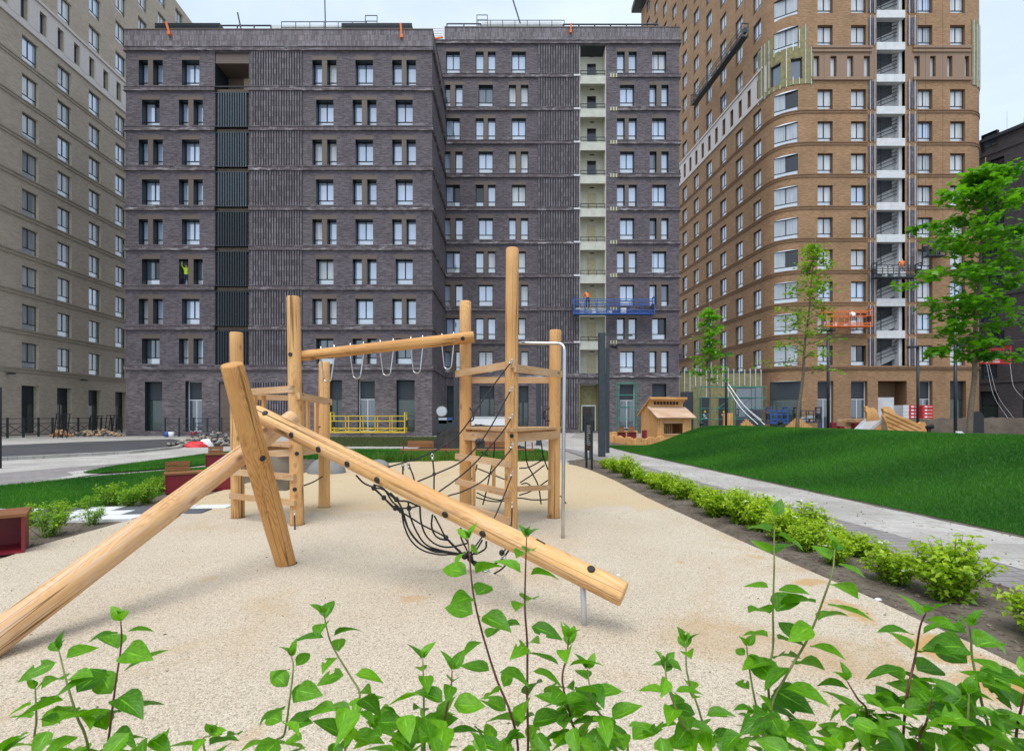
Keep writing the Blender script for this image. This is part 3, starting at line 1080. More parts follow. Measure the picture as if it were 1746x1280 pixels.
mb.box(TX(70.6) - 12, TX(70.6), 70.55, 70.7, 20, ZC(NT_F))
mb.build('wall', [M['brick_tan'], M['reveal_tan']], tan_b)
for k in range(23):                                   # pale panels between the narrow windows
    s = sT(27.15 + k * 1.77 + .55)
    q = MB()
    quadbox(q, PT, s - .50, s + .50, ZC(9) + .46, ZC(9) + 2.60, -.02, .025)
    q.build('panel', M['panel_pale'], tan_b)
for n, s, w, h, c in winsT:
    up = ['pane_curtain', 'pane_grey', 'pane_grey', 'pane_sky'] if n < 9 else ['pane_curtain', 'pane_sky', 'pane_grey']
    if n == 9:
        put_window(tan_b, PT, s, ZC(n) + .55, w, h, .33, 1, None, 'pane_bluedark', 'pane_low', .0)
    else:
        put_window(tan_b, PT, s, ZC(n) + .32, w, h, .22, 2, None, random.choice(up), 'pane_low', .24)
for i, s in enumerate(shT):
    shop(tan_b, PT, s, .1, 4.05, 1.6, .43, 1 if i % 2 == 0 else 0, None, 'pane_teal' if i % 2 else 'pane_dark')
for n in range(0, 9):
    cornice('cornice', PT, ZC(n) - .12, .16, .07, M['cornice_tan'], tan_b)
    cornice('cornice', PT, ZC(n) + .16, .12, .06, M['cornice_tan'], tan_b)
for n in (9, 10):
    cornice('cornice', PT, ZC(n) - .16, .22, .14, M['panel_pale'], tan_b)
for y, z in ((39.4, 4.9), (46.6, 4.9), (53, 4.8)):
    q = MB()
    x = TX(y)
    q.box(x - .02, x + .35, y - .04, y + .04, z - .03, z + .03)
    q.box(x + .28, x + .55, y - .2, y + .2, z - .06, z + .06)
    q.build('wall_lamp', M['black_metal'], tan_b)

# ============ brown brick tower with rounded corners
brn = thing('apartment_tower', 'brown brick tower with rounded corners and an open stair shaft', 'building', (36, 55, 0))
BX = lambda y: 25.9 - .0976 * (y - 52.7)
YB = 49.04
pts = [(BX(87), 87), (BX(70), 70), (BX(51.6), 51.6)]
p0, p3 = Vector((BX(51.6), 51.6)), Vector((29.3, YB))
c1, c2 = p0 + Vector((.0976, -1)).normalized() * 1.75, p3 + Vector((-1, 0)) * 2.1
for i in range(1, 13):
    t = i / 12
    q = p0 * (1 - t) ** 3 + c1 * 3 * t * (1 - t) ** 2 + c2 * 3 * t * t * (1 - t) + p3 * t ** 3
    pts.append((q.x, q.y))
i_flat0 = len(pts) - 1
pts.append((44.75, YB))
for i in range(1, 11):
    a = math.pi / 2 * i / 10
    pts.append((44.75 + 2.8 * math.sin(a), YB + 2.8 - 2.8 * math.cos(a)))
pts.append((47.55, 62))
PB = Path(pts)
S_C0, S_C1 = PB.s[2], PB.s[i_flat0]
S_F1 = PB.s[i_flat0 + 1]
sB = lambda x: S_C1 + (x - CX) * YB / F - 29.3
sL = lambda y: S_C0 - (y - 51.6) * math.sqrt(1 + .0976 ** 2)
ZB = lambda n: 6.1 + ST * n
NB = 21
def seen_b(y, z):
    return HY - F * (z - CH) / y > -25
fcols = [(1394, 1420), (1451, 1477), (1564.5, 1590), (1620, 1645.5)]
lcols = [52.7 + 3.45 * k for k in range(10)]
holesB, winsB = [], []
s_corner = (S_C0 + S_C1) / 2 + .15
NARROW = [(1386, 1397), (1416, 1426.5), (1444.5, 1455), (1473, 1483.5), (1559, 1568.5), (1586, 1595.5), (1615, 1624), (1645, 1653)]
for n in range(NB):
    if n == 9:
        for a, b in NARROW:
            holesB.append((sB(a), sB(b), ZB(n) + .45, ZB(n) + 2.5, .30))
            winsB.append((n, (sB(a) + sB(b)) / 2, sB(b) - sB(a), ZB(n) + .45, 2.05, 1, 'f'))
        for k in range(19):
            s = sL(52.4 + k * 1.75)
            holesB.append((s - .30, s + .30, ZB(n) + .55, ZB(n) + 2.45, .35))
            winsB.append((n, s, .6, ZB(n) + .55, 1.9, 1, 'l'))
        for ds, w in ((-.95, 1.0), (.95, 1.0)):
            holesB.append((s_corner + ds - w / 2, s_corner + ds + w / 2, ZB(n) + .3, ZB(n) + 2.4, .3))
            winsB.append((n, s_corner + ds, w, ZB(n) + .3, 2.1, 1, 'c'))
        continue
    for a, b in (fcols if seen_b(YB, ZB(n)) else []):
        holesB.append((sB(a), sB(b), ZB(n) + .42, ZB(n) + 2.38, .30))
        winsB.append((n, (sB(a) + sB(b)) / 2, sB(b) - sB(a), ZB(n) + .42, 1.96, 2, 'f'))
    for y in lcols:
        if not seen_b(y + 1, ZB(n)):
            continue
        s = sL(y)
        holesB.append((s - .72, s + .72, ZB(n) + .42, ZB(n) + 2.38, .19))
        winsB.append((n, s, 1.44, ZB(n) + .42, 1.96, 2, 'l'))
    if not seen_b(50, ZB(n)):
        continue
    holesB.append((s_corner - 1.08, s_corner + 1.08, ZB(n) + .40, ZB(n) + 2.42, .36))
    winsB.append((n, s_corner, 2.16, ZB(n) + .40, 2.02, 2, 'c'))
SHa, SHb = sB(1495), sB(1543)
holesB.append((SHa, SHb, 6.5, ZB(14), 1.3))
shB = [(s_corner - 1.4, s_corner + 1.4, .2, 5.0, 0), (sB(1394), sB(1421), .2, 5.0, 2), (sB(1451), sB(1479), .2, 5.0, 2),
       (sB(1568), sB(1590), .2, 5.0, 2), (sB(1620), sB(1647), .2, 5.0, 1)]
for a, b, za, zb, d in shB:
    holesB.append((a, b, za, zb, .40))
holesB.append((sB(1497), sB(1546), .2, 5.0, 1.6))
mb = MB()
wall(mb, PB, 0, PB.L, -.3, ZB(9), holesB)
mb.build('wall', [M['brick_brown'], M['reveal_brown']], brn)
mb = MB()
wall(mb, PB, S_C0, PB.L, ZB(9), ZB(10), holesB)
mb.build('panel_storey_wall', [M['panel_brown'], M['reveal_brown']], brn)
mb = MB()
wall(mb, PB, 0, S_C0, ZB(9), ZB(10), holesB)
mb.build('pale_storey_wall', [M['panel_pale'], M['reveal_brown']], brn)
mb = MB()
wall(mb, PB, 0, PB.L, ZB(10), ZB(NB), holesB)
mb.build('wall', [M['brick_brown'], M['reveal_brown']], brn)
for n, s, w, z, h, c, side in winsB:
    dk = None
    if side == 'c' and n in (3, 6, 8):
        dk = 1
    if side == 'f' and n == 0 and abs(s - (sB(1451) + sB(1477)) / 2) < .1:
        dk = 1
    up = random.choice(['pane_curtain'] * 6 + ['pane_sky'] * 3 + ['pane_grey'])
    if n == 9:
        put_window(brn, PB, s, z, w, h, .27, 1, None, 'pane_curtain' if side != 'c' else 'pane_bluedark', 'pane_low', .0)
    else:
        if side == 'c':
            up = 'pane_corner'
        put_window(brn, PB, s, z, w, h, .28 if side == 'f' else .17 if side == 'l' else .30, c, None, up, 'pane_low', .22, dk)
for a, b, za, zb, d in shB:
    shop(brn, PB, (a + b) / 2, za, zb, b - a, .38 if d else .36, d, None, 'pane_bluedark' if d == 2 else 'pane_teal')
# entrance niche
xa_, xb_ = PB.at(sB(1497))[0].x, PB.at(sB(1546))[0].x
q = MB()
q.box(xa_ + .01, xb_ - .01, YB + 1.5, YB + 1.6, .2, 4.99)
q.build('niche_wall', M['reveal_brown'], brn)
q = MB()
q.box(xa_ + .02, xa_ + 1.95, YB + .5, YB + .58, .3, 3.4)
q.build('entrance_screen', M['white_conc'], brn)
# stair shaft
xa_, xb_ = PB.at(SHa)[0].x, PB.at(SHb)[0].x
q = MB()
q.box(xa_ + .01, xb_ - .01, YB + 1.3, YB + 1.42, 6.5, ZB(14))
q.build('stair_back_wall', M['dark_grey_metal'], brn)
q = MB()
q.box(xb_ - .32, xb_ - .01, YB + .36, YB + 1.28, 6.5, ZB(14))
q.build('stair_side_wall', M['white_conc'], brn)
for n in range(14):
    q = MB()
    q.box(xa_ - .03, xb_ + .02, YB - .02, YB + .33, ZB(n) - .05, ZB(n) + .70)
    if n:
        q.build('stair_landing_front', M['white_conc'], brn)
    q = MB()
    q.box(xa_ + .01, xb_ - .02, YB + .34, YB + .58, ZB(n) - .02, ZB(n) + .14)
    q.build('stair_landing', M['white_conc'], brn)
    q = MB()
    for k in range(5):
        z = ZB(n) + .85 + k * .36
        q.bar((xa_ + .05, YB + .62, z), (xb_ - .33, YB + .62, z + .95), .05, .07)
    q.bar((xa_ + .9, YB + .66, ZB(n) + .7), (xa_ + .9, YB + .66, ZB(n) + 3.0), .05, .05, up=(0, 1, 0))
    q.build('stair_rail', M['black_metal'], brn)
    q = MB()
    q.bar((xa_ + .25, YB + 1.05, ZB(n) + .85), (xb_ - .34, YB + 1.05, ZB(n) + 1.85), .3, 1.25)
    q.build('stair_flight', M['stair_grey'], brn)
for n in range(14):
    for a, b in ((1479.5, 1493.5), (1546, 1562)):
        if n == 9:
            continue
        qq = MB()
        sa, sb = sB(a), sB(b)
        for k in range(5):
            w = (sb - sa) / 5
            quadbox(qq, PB, sa + k * w + .03, sa + (k + 1) * w - .03, ZB(n) + .46, ZB(n + 1) - .1, -.02, .10)
        o = qq.build('ribbed_panel', M['rib_dark'], brn)
        o["kind"] = 'stuff'
        for ss in (sa + .15, sb - .22):
            qq = MB()
            quadbox(qq, PB, ss, ss + .05, ZB(n) + .3, ZB(n + 1) + .1, .101, .14)
            qq.build('stud', M['galv'], brn)
brown_c = ((0, .5, 1.0), (.5, 1.0, 1.5))
PB_l = Path([(p.x, p.y) for p in PB.p[:i_flat0 + 1]] + [tuple(PB.at(sB(1479))[0])])
PB_r = Path([tuple(PB.at(sB(1563))[0])] + [(p.x, p.y) for p in PB.p[i_flat0 + 1:]])
cornice('cornice', PB, ZB(0) + .02, .30, .09, M['cornice_brown'], brn, brown_c)
for n in range(1, 9):
    for pp in (PB_l, PB_r):
        cornice('cornice', pp, ZB(n) + .02, .12, .06, M['cornice_brown'], brn)
        cornice('cornice', pp, ZB(n) + .26, .10, .06, M['cornice_brown'], brn)
PLf = Path([(p.x, p.y) for p in PB.p[:3]])
for z in (ZB(9), ZB(10) - .1):
    cornice('cornice', PLf, z, .2, .12, M['panel_pale'], brn)
for a, b in ((1384, 1486), (1556, 1655)):
    for z, h, pr in ((ZB(9) + .05, .3, .18), (ZB(10) + .05, .25, .16), (ZB(9) + 2.85, .25, .12)):
        pth = Path([tuple(PB.at(sB(a))[0]), tuple(PB.at(sB(b))[0])])
        cornice('cornice', pth, z, h, pr, M['panel_brown'], brn)
# pale panels of the side face
for k in range(20):
    s = sL(52.4 + (k - .5) * 1.75)
    q = MB()
    quadbox(q, PB, s - .5, s + .5, ZB(9) + .25, ZB(10) - .15, -.02, .03)
    q.build('panel', M['panel_pale'], brn)
# corner stripped to insulation with metal studs
def strip_patch(s0, s1, z0, z1, holes):
    q = MB()
    offp = [(PB.at(s)[0] + PB.smooth(s, .2)[2] * .05) for s in np.linspace(s0, s1, 15)]
    op = Path([(p.x, p.y) for p in offp])
    k = op.L / (s1 - s0)
    wall(q, op, 0, op.L, z0, z1, [((h[0] - s0) * k - .02, (h[1] - s0) * k + .02, h[2] - .02, h[3] + .02, .05) for h in holes if h[0] > s0 and h[1] < s1])
    q.build('insulation_panel', [M['wool'], M['wool']], brn)
    for s in np.arange(s0 + .15, s1, .55):
        for za, zb in ((z0, z0 + .5), (z0 + .6, z1 - .1)):
            if any(h[0] - .05 < s < h[1] + .02 and h[2] < zb and h[3] > za for h in holes):
                if zb - za > 1:
                    continue
            qq = MB()
            quadbox(qq, PB, s, s + .05, za + random.uniform(-.2, .1), zb + random.uniform(-.2, .3), .04, .13)
            qq.build('stud', M['galv'], brn)
strip_patch(S_C0 - .9, S_C1 + .35, ZB(9) - .25, ZB(10) + .1, holesB)
strip_patch(S_C0 - .9, S_C1 - .2, ZB(10) + .1, ZB(10) + 2.2, holesB)
strip_patch(S_F1 + .5, S_F1 + 3.6, ZB(9) - .3, ZB(10) + 2.9, holesB)
q = MB()
q.box(BX(87) - .1, 47, 60, 86, ZB(NB) - .3, ZB(NB))
q.box(BX(87) - 1.6, BX(87) + 3, 84, 87.5, ZB(NB), ZB(NB) + .8)
q.build('roof', M['dark_grey_metal'], brn)

# ============ dark building at the edge
far = thing('apartment_building', 'blackish brick building beyond the brown tower with a red work platform', 'building', (52, 52, 0))
FX = lambda y: 53.9 - .41 * (y - 52.5)
PF = Path([(FX(66), 66), (FX(40), 40)])
holesF = []
wF = []
for n in range(9):
    for k in range(5):
        s = 4.5 + k * 3.6 + (n % 2) * .6
        holesF.append((s - .7, s + .7, ZC(n) + .5, ZC(n) + 2.5, .4))
        wF.append((s, ZC(n) + .5))
for k in range(5):
    s = 4.5 + k * 3.6
    holesF.append((s - .8, s + .8, .2, 4.3, .4))
mb = MB()
wall(mb, PF, 0, PF.L, -.3, 32, holesF)
mb.build('wall', [M['brick_far_dark'], M['black_in']], far)
for s, z in wF:
    put_window(far, PF, s, z, 1.4, 2.0, .36, 2, None, 'pane_bluedark', 'pane_bluedark')
for k in range(5):
    shop(far, PF, 4.5 + k * 3.6, .2, 4.3, 1.6, .36, 0)
for n in range(0, 9):
    cornice('cornice', PF, ZC(n), .3, .1, M['brick_far_dark'], far)
cornice('parapet', PF, 32, .35, .25, M['dark_grey_metal'], far)

# ============ unfinished low annex
YA = 48.4
ann = thing('annex', 'low unfinished annex of bare insulation and upright metal studs', 'building', (20, YA + 1, 0))
ax0, ax1 = 15.9, (1299 - CX) * YA / F
q = MB()
q.box(ax0, ax1, YA, YA + 3, -.2, 5.75)
q.build('insulated_wall', M['wool'], ann)
for i in range(16):
    x = ax0 + .25 + i * (ax1 - ax0 - .4) / 15
    q = MB()
    zb = 4.2 if i > 2 and i % 4 != 1 else 1.0
    q.box(x, x + .07, YA - .10, YA - .002, zb + random.uniform(-.3, .5), 5.9 + random.uniform(0, .35))
    q.build('stud', M['galv'], ann)
for i, (a, b, z1) in enumerate(((1161, 1181, 3.9), (1193, 1209, 3.35), (1225, 1241, 3.35), (1254, 1299, 4.4))):
    xa2, xb2 = (a - CX) * YA / F, (b - CX) * YA / F
    q = MB()
    q.box(xa2, xb2, YA - .16, YA - .12, .1, z1)
    d = q.build('door', M['dark_grey_metal'] if i in (1, 2) else M['pane_bluedark'] if i == 3 else M['dark_grey_metal'], ann)
    if i in (1, 2):
        q = MB()
        xm = (xa2 + xb2) / 2
        q.face([(xm - .14, YA - .165, 1.9), (xm + .14, YA - .165, 1.9), (xm, YA - .165, 2.15)])
        q.build('warning_triangle', M['yellow'], d)
        q = MB()
        for k in range(3):
            q.box(xm - .22 + .1 * k, xm + .02 + .1 * k, YA - .168, YA - .162, 1.65 - .16 * k, 1.72 - .16 * k)
        q.build('lettering', M['white'], d)
q = MB()
q.box(ax0, ax1, YA - .05, YA + 3.1, 5.76, 5.9)
q.build('roof', M['dark_grey_metal'], ann)
# ------------------------------------------------------------------ ground materials
def ground_mat(name, c1, c2, scale=2.0, speck=None, rough=.9, bump=.3, tile=None, tile_c=None, fine=60.0):
    t = NT(name)
    P = t.obj()
    a = t.noise(P, scale, 5, .6)
    col = t.ramp(a, (.32, c1), (.68, c2))
    f = t.noise(P, fine, 3, .7)
    col = t.mix(1.0, col, t.ramp(f, (.3, .82), (.7, 1.18)), 'MULTIPLY')
    hgt = f
    if tile:
        b = t.add('ShaderNodeTexBrick', Vector=P, Color1=(1, 1, 1), Color2=(.84, .84, .84), Mortar=(.45, .45, .45), Scale=1.0, Mortar_Size=.006, Brick_Width=tile[0], Row_Height=tile[1])
        col = t.mix(1.0, col, b.outputs['Color'], 'MULTIPLY')
        hgt = t.math('SUBTRACT', f, b.outputs['Fac'])
    if speck:
        s = t.noise(P, speck[0], 2, .5)
        col = t.mix(t.ramp(s, (speck[2], 0.0), (speck[2] + .06, 1.0)), col, speck[1])
    t.bump(hgt, bump, .01)
    return t.fin(col, rough, 0, .3)

def rubber_mat():
    """bound rubber and stone granulate with rusty patches"""
    t = NT('granulate')
    P = t.obj()
    vo = t.add('ShaderNodeTexVoronoi', Vector=P, Scale=240.0, Randomness=1.0)
    sep = t.add('ShaderNodeSeparateColor', Color=vo.outputs['Color'])
    g = t.ramp(sep.outputs[0], (0.0, (.27, .215, .155)), (.15, (.49, .415, .315)), (.6, (.62, .545, .43)), (1.0, (.74, .665, .55)))
    vo2 = t.add('ShaderNodeTexVoronoi', Vector=P, Scale=90.0, Randomness=1.0)
    sp2 = t.add('ShaderNodeSeparateColor', Color=vo2.outputs['Color'])
    g = t.mix(1.0, g, t.ramp(sp2.outputs[0], (0, .90), (1, 1.08)), 'MULTIPLY')
    dk = t.ramp(vo2.outputs['Distance'], (0, .0), (.62, 0.0), (.85, .5))
    g = t.mix(dk, g, (.16, .13, .10))
    big = t.noise(P, .55, 4, .6)
    g = t.mix(1.0, g, t.ramp(big, (.3, (.93, .90, .86)), (.7, (1.05, 1.05, 1.06))), 'MULTIPLY')
    st = t.noise(P, .95, 5, .62, .8)
    gate = t.noise(P, .30, 2, .5)
    sx = t.add('ShaderNodeSeparateXYZ', Vector=P)
    edge = t.ramp(t.math('ADD', t.math('MULTIPLY', sx.outputs[0], .33), t.math('MULTIPLY', sx.outputs[1], -.055)), (.30, 0.0), (.78, 1.0))
    fac = t.math('MULTIPLY', t.ramp(st, (.50, 0.0), (.66, 1.0)), t.math('ADD', t.ramp(gate, (.46, 0.0), (.62, .6)), t.math('MULTIPLY', edge, .9)))
    g = t.mix(t.math('MINIMUM', fac, .85), g, (.44, .27, .105))
    wob = t.noise(P, 2.6, 4, .65)
    for px_, py_, r_, a_ in ((700, 1020, .34, .5), (1160, 958, .16, .6), (1460, 1050, .85, .95), (1370, 992, .5, .75), (1610, 1110, .9, .9), (1290, 950, .4, .5), (1700, 1160, .9, .8), (230, 1185, .2, .4), (640, 700 + 300, .3, .3), (1090, 870, .35, .3), (360, 985, .3, .35), (430, 1250, .3, .4)):
        gx_, gy_ = G(px_, py_)
        dv = t.add('ShaderNodeVectorMath', p_operation='DISTANCE')
        t.l.new(P, dv.inputs[0])
        dv.inputs[1].default_value = (gx_, gy_, 0)
        q = t.math('ADD', t.math('DIVIDE', dv.outputs['Value'], r_), t.math('MULTIPLY', wob, 1.35))
        g = t.mix(t.ramp(q, (.75, a_), (1.75, 0.0)), g, (.50, .30, .11))
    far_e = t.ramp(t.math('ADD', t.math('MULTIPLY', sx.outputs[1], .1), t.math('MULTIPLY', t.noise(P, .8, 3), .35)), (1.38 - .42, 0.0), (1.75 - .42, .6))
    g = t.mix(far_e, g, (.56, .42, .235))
    t.bump(t.math('SUBTRACT', 1.0, vo.outputs['Distance']), .55, .006)
    return t.fin(g, .92, 0, .2)

M['granulate'] = rubber_mat()
M['soil'] = ground_mat('soil', (.085, .066, .050), (.17, .14, .112), 3.0, (38.0, (.26, .225, .19), .66), fine=26, bump=.9)
M['soil_black'] = ground_mat('soil_black', (.012, .011, .011), (.035, .031, .028), 3.0, (24.0, (.07, .06, .05), .66), fine=14, bump=1.0)
M['soil_brown'] = ground_mat('soil_brown', (.058, .045, .034), (.10, .08, .062), 1.0, (14.0, (.17, .14, .11), .68), fine=9, bump=.9)
M['concrete'] = ground_mat('concrete', (.36, .345, .32), (.52, .50, .47), .8, (9.0, (.34, .30, .25), .60), fine=40, tile=(1.2, .6))
M['paver_grey'] = ground_mat('paver_grey', (.235, .215, .21), (.30, .28, .275), .9, fine=30, tile=(.3, .15))
M['asphalt_dark'] = ground_mat('asphalt_dark', (.052, .054, .060), (.085, .085, .09), .5, (30, (.13, .13, .13), .7), fine=50)
M['dusty'] = ground_mat('dusty', (.25, .235, .215), (.36, .34, .31), .25, (6.0, (.20, .18, .15), .64), fine=12)
M['turf_olive'] = ground_mat('turf_olive', (.06, .075, .035), (.13, .125, .075), .6, fine=9, bump=.8)
M['turf'] = ground_mat('turf', (.012, .055, .010), (.026, .10, .016), 1.5, fine=30, bump=.8)
M['slab_white'] = ground_mat('slab_white', (.60, .61, .62), (.70, .71, .71), 2.0)
M['slab_dark'] = ground_mat('slab_dark', (.075, .08, .095), (.12, .125, .14), 2.0)

def sheet(name, pts, z, mat, kind='structure', flip=True):
    P = [Vector((a, b)) for a, b in pts]
    ar = sum(P[i].x * P[(i + 1) % len(P)].y - P[(i + 1) % len(P)].x * P[i].y for i in range(len(P)))
    if ar < 0:
        P = P[::-1]
    me = bpy.data.meshes.new(name)
    me.from_pydata([(p.x, p.y, z) for p in P], [], [tuple(range(len(P)))])
    me.materials.append(mat)
    o = bpy.data.objects.new(name, me)
    COL.objects.link(o)
    o["kind"] = kind
    return o

def curve2(pts, n=6):
    return [(p.x, p.y) for p in crom([(a, b, 0) for a, b in pts], n)]

# ------------------------------------------------------------------ ground sheets
sheet('ground', [(-400, -60), (400, -60), (400, 600), (-400, 600)], -.060, M['dusty'])
sheet('pavement', [(-60, 20), (-9, 20), (-9, 39.4), (-60, 39.4)], -.052, M['concrete'])
road = [G(-260, 757), G(0, 757.5), G(130, 752), G(292, 747), G(330, 752), G(300, 762), G(220, 770), G(120, 775), G(0, 781), G(-260, 787)]
sheet('asphalt_road', road, -.046, M['asphalt_dark'])
sheet('road_marking', [G(226, 768.2), G(250, 765.6), G(252, 766.6), G(229, 769.4)], -.041, M['slab_white'])
# kerb along the road: a real step
kb = MB()
ke = [G(-260, 788), G(0, 782), G(120, 776), G(220, 771), G(300, 763), G(335, 753)]
for a, b in zip(ke, ke[1:]):
    kb.bar((a[0], a[1], -.0), (b[0], b[1], -.0), .22, .12)
ko = kb.build('kerb', M['concrete'])
ko["kind"] = 'structure'
walk = [G(-300, 790), G(0, 783.5), G(120, 777.5), G(220, 772.5), G(300, 764.5), G(345, 752), G(480, 752), G(640, 756), G(640, 768), G(420, 771), G(330, 783), G(160, 806), G(0, 830), G(-300, 856)]
sheet('path', walk, -.040, M['concrete'])
grey = [G(-300, 820), G(0, 804), G(120, 794), G(250, 783), G(330, 776), G(383, 770), G(300, 780), G(170, 797), G(113, 803), G(141, 807), G(250, 801), G(353, 793), G(353, 797), G(0, 828), G(-300, 850)]
sheet('path', [G(-300, 818), G(0, 804), G(120, 794), G(190, 789), G(330, 778), G(200, 792), G(113, 802), G(125, 807), G(0, 826), G(-300, 846)], -.035, M['paver_grey'])
lens = curve2([G(143, 804), G(200, 793), G(300, 780), G(383, 770), G(460, 766), G(450, 775), G(353, 789.5), G(250, 799), G(170, 804.5), G(143, 804)], 5)
sheet('lawn', lens[:-1], -.028, M['turf'])
lawnL = [G(-350, 862), G(0, 828), G(140, 814), G(353, 796), G(430, 788), G(392, 800), G(378, 812), G(300, 832), G(250, 852), G(140, 864), G(0, 868), G(-350, 880)]
sheet('lawn', lawnL, -.028, M['turf'])
# planting beds round the play area
bedL = [G(-350, 878), G(0, 862), G(140, 858), G(250, 846), G(300, 828), G(380, 808), G(440, 786), G(520, 782), (-4.0, 16.0), (-5.0, 11), (-5.2, 7), (-5.0, 5.0), (-6.5, 4.6), (-12, 4.6)]
sheet('planting_bed', bedL, -.022, M['soil'])
# light and dark path on the other side, running away from the camera
strip_l = [(7.2, 0.5), (6.85, 3.5), (6.56, 6.4), (6.1, 11), (5.7, 15), (5.1, 21), (4.9, 25), (3.0, 25.5), (2.6, 24), (3.35, 21), (4.15, 15), (4.45, 11.5), (5.0, 6.4), (5.30, 3.5), (5.5, .5)]
sheet('path', strip_l, -.036, M['concrete'])
strip_d = [(5.5, .5), (5.30, 3.5), (5.0, 6.4), (4.45, 11.5), (4.15, 15), (3.35, 21), (2.6, 24), (2.35, 23), (2.75, 19), (3.45, 14), (3.7, 11), (4.2, 6.5), (4.45, 4.35), (4.6, .5)]
sheet('path', strip_d, -.034, M['paver_grey'])
sheet('path', [(1.6, 24), (5.4, 24), (6.2, 28), (4.2, 36), (6, 46), (1.2, 46), (1.6, 36), (2.2, 30)], -.042, M['concrete'])
bedR = [(4.6, .5), (4.45, 4.35), (4.2, 6.5), (3.7, 11), (3.45, 14), (2.85, 18.2), (1.9, 17.2), (1.9, 14), (2.3, 9), (2.5, 6), (2.7, 3.5), (2.8, .5)]
sheet('planting_bed', bedR, -.024, M['soil'])
sheet('path', [(-6.5, 17.9), (3.0, 17.9), (3.2, 16.3), (1.2, 16.3), (1.2, 17.2), (-6.5, 17.2)], -.038, M['concrete'])
# strips behind the play area
sheet('lawn', [(-9, 16.6), (1.35, 16.6), (1.5, 21.0), (1.2, 22.6), (-12.5, 22.6)], -.026, M['turf'])
sheet('path', [(-14, 22.6), (2, 22.6), (2, 25.5), (-14, 25.5)], -.038, M['concrete'])
sheet('lawn', [(-11.5, 25.6), (-2.6, 25.6), (-2.6, 36.5), (-13.5, 36.5)], -.03, M['turf_olive'])
sheet('path', [(-30, 36.6), (0, 36.6), (0, 39.3), (-30, 39.3)], -.044, M['concrete'])
sheet('planting_bed', [(5.2, 24.5), (6.6, 25), (7.2, 29), (5.0, 29.5)], -.03, M['soil'])
# dusty ground and slight rise near the brown tower
sheet('earth', [(12, 27), (60, 27), (60, 48.9), (12, 48.9)], -.05, M['soil_brown'])

# granulate play surface
edgeR = [(2.9, -1.5), (3.02, 1.0), (3.05, 2.97), (3.0, 3.78), (2.95, 4.41), (2.80, 5.72), (2.75, 6.22), (2.66, 7.29), (2.50, 9.3), (2.40, 11.9), (2.06, 14.8), (1.5, 16.4)]
edgeB = [(.8, 16.9), (-1.2, 17.1), (-3.4, 16.6), (-4.6, 15.2), (-5.6, 13.2)]
edgeL = [(-5.95, 11.6), (-5.93, 10.5), (-5.77, 9.17), (-5.56, 7.2), (-5.5, 5.67), (-5.40, 5.27), (-5.3, 3.5), (-5.2, 1.0), (-5.2, -1.5)]
ps = sheet('play_surface', curve2(edgeR + edgeB + edgeL, 5), 0.0, M['granulate'])

# slabs of the stepping path
sr = bpy.data.objects.new('slab_path', None)
sr.location = (-7.25, 7.6, 0)
sr.rotation_euler = (0, 0, R(7))
COL.objects.link(sr)
sr["kind"] = 'structure'
sb = MB()
sb.box(-.27, .27, -.175, .175, -.03, .012)
sm = {}
for k in ('slab_white', 'slab_dark'):
    o = sb.build('slab', M[k], link=False)
    sm[k] = o.data
pat = ['wwdwwdww', 'dwwddwwd', 'wdwwdwdw']
for j in range(3):
    for i in range(-5, 4):
        k = 'slab_white' if pat[j][(i + 5) % 8] == 'w' else 'slab_dark'
        child('slab', sm[k], sr, (i * .57 + j * .2 + .25, j * .38 - .38, random.uniform(-.004, .004)), random.uniform(-.01, .01))

# ------------------------------------------------------------------ grass mound
XE_Y = [(-2, 7.45), (3.5, 6.85), (6.4, 6.56), (11, 6.1), (15, 5.7), (21, 5.1), (25, 4.9), (32, 4.6)]
def xe(Y):
    return np.interp(Y, [a for a, _ in XE_Y], [b for _, b in XE_Y])
def mound_h(X, Y):
    d = X - xe(Y)
    q = np.clip(d / 3.3, 0, 1)
    s = q * q * (3 - 2 * q)
    h = 1.13 * (s * .85 + .15 * np.sin(q * math.pi / 2)) - .055 * np.clip(d - 3.3, 0, 100)
    e = np.clip((24.8 - Y) / 4.2, 0, 1)
    e = e * e * (3 - 2 * e)
    e2 = np.clip((17.5 - X) / 6, 0, 1)
    e2 = e2 * e2 * (3 - 2 * e2)
    bumps = .05 * np.sin(X * 1.1 + Y * .6) * np.sin(Y * .5 + 1) * q
    return (h + bumps) * e * e2 * (q > 0)
nx, ny = 70, 90
gy = np.linspace(1.5, 26.2, ny)
vv = []
for Y in gy:
    x0 = float(xe(Y))
    for k in range(nx):
        X = x0 + (18.0 - x0) * (k / (nx - 1)) ** 1.25
        vv.append((X, Y, 0))
vv = np.array(vv)
vv[:, 2] = mound_h(vv[:, 0], vv[:, 1]) - .022
ff = []
for j in range(ny - 1):
    for i in range(nx - 1):
        a = j * nx + i
        ff.append((a, a + 1, a + nx + 1, a + nx))
mo = np_mesh('grass_mound', vv, np.array(ff), M['turf'], 'structure', smooth=True)

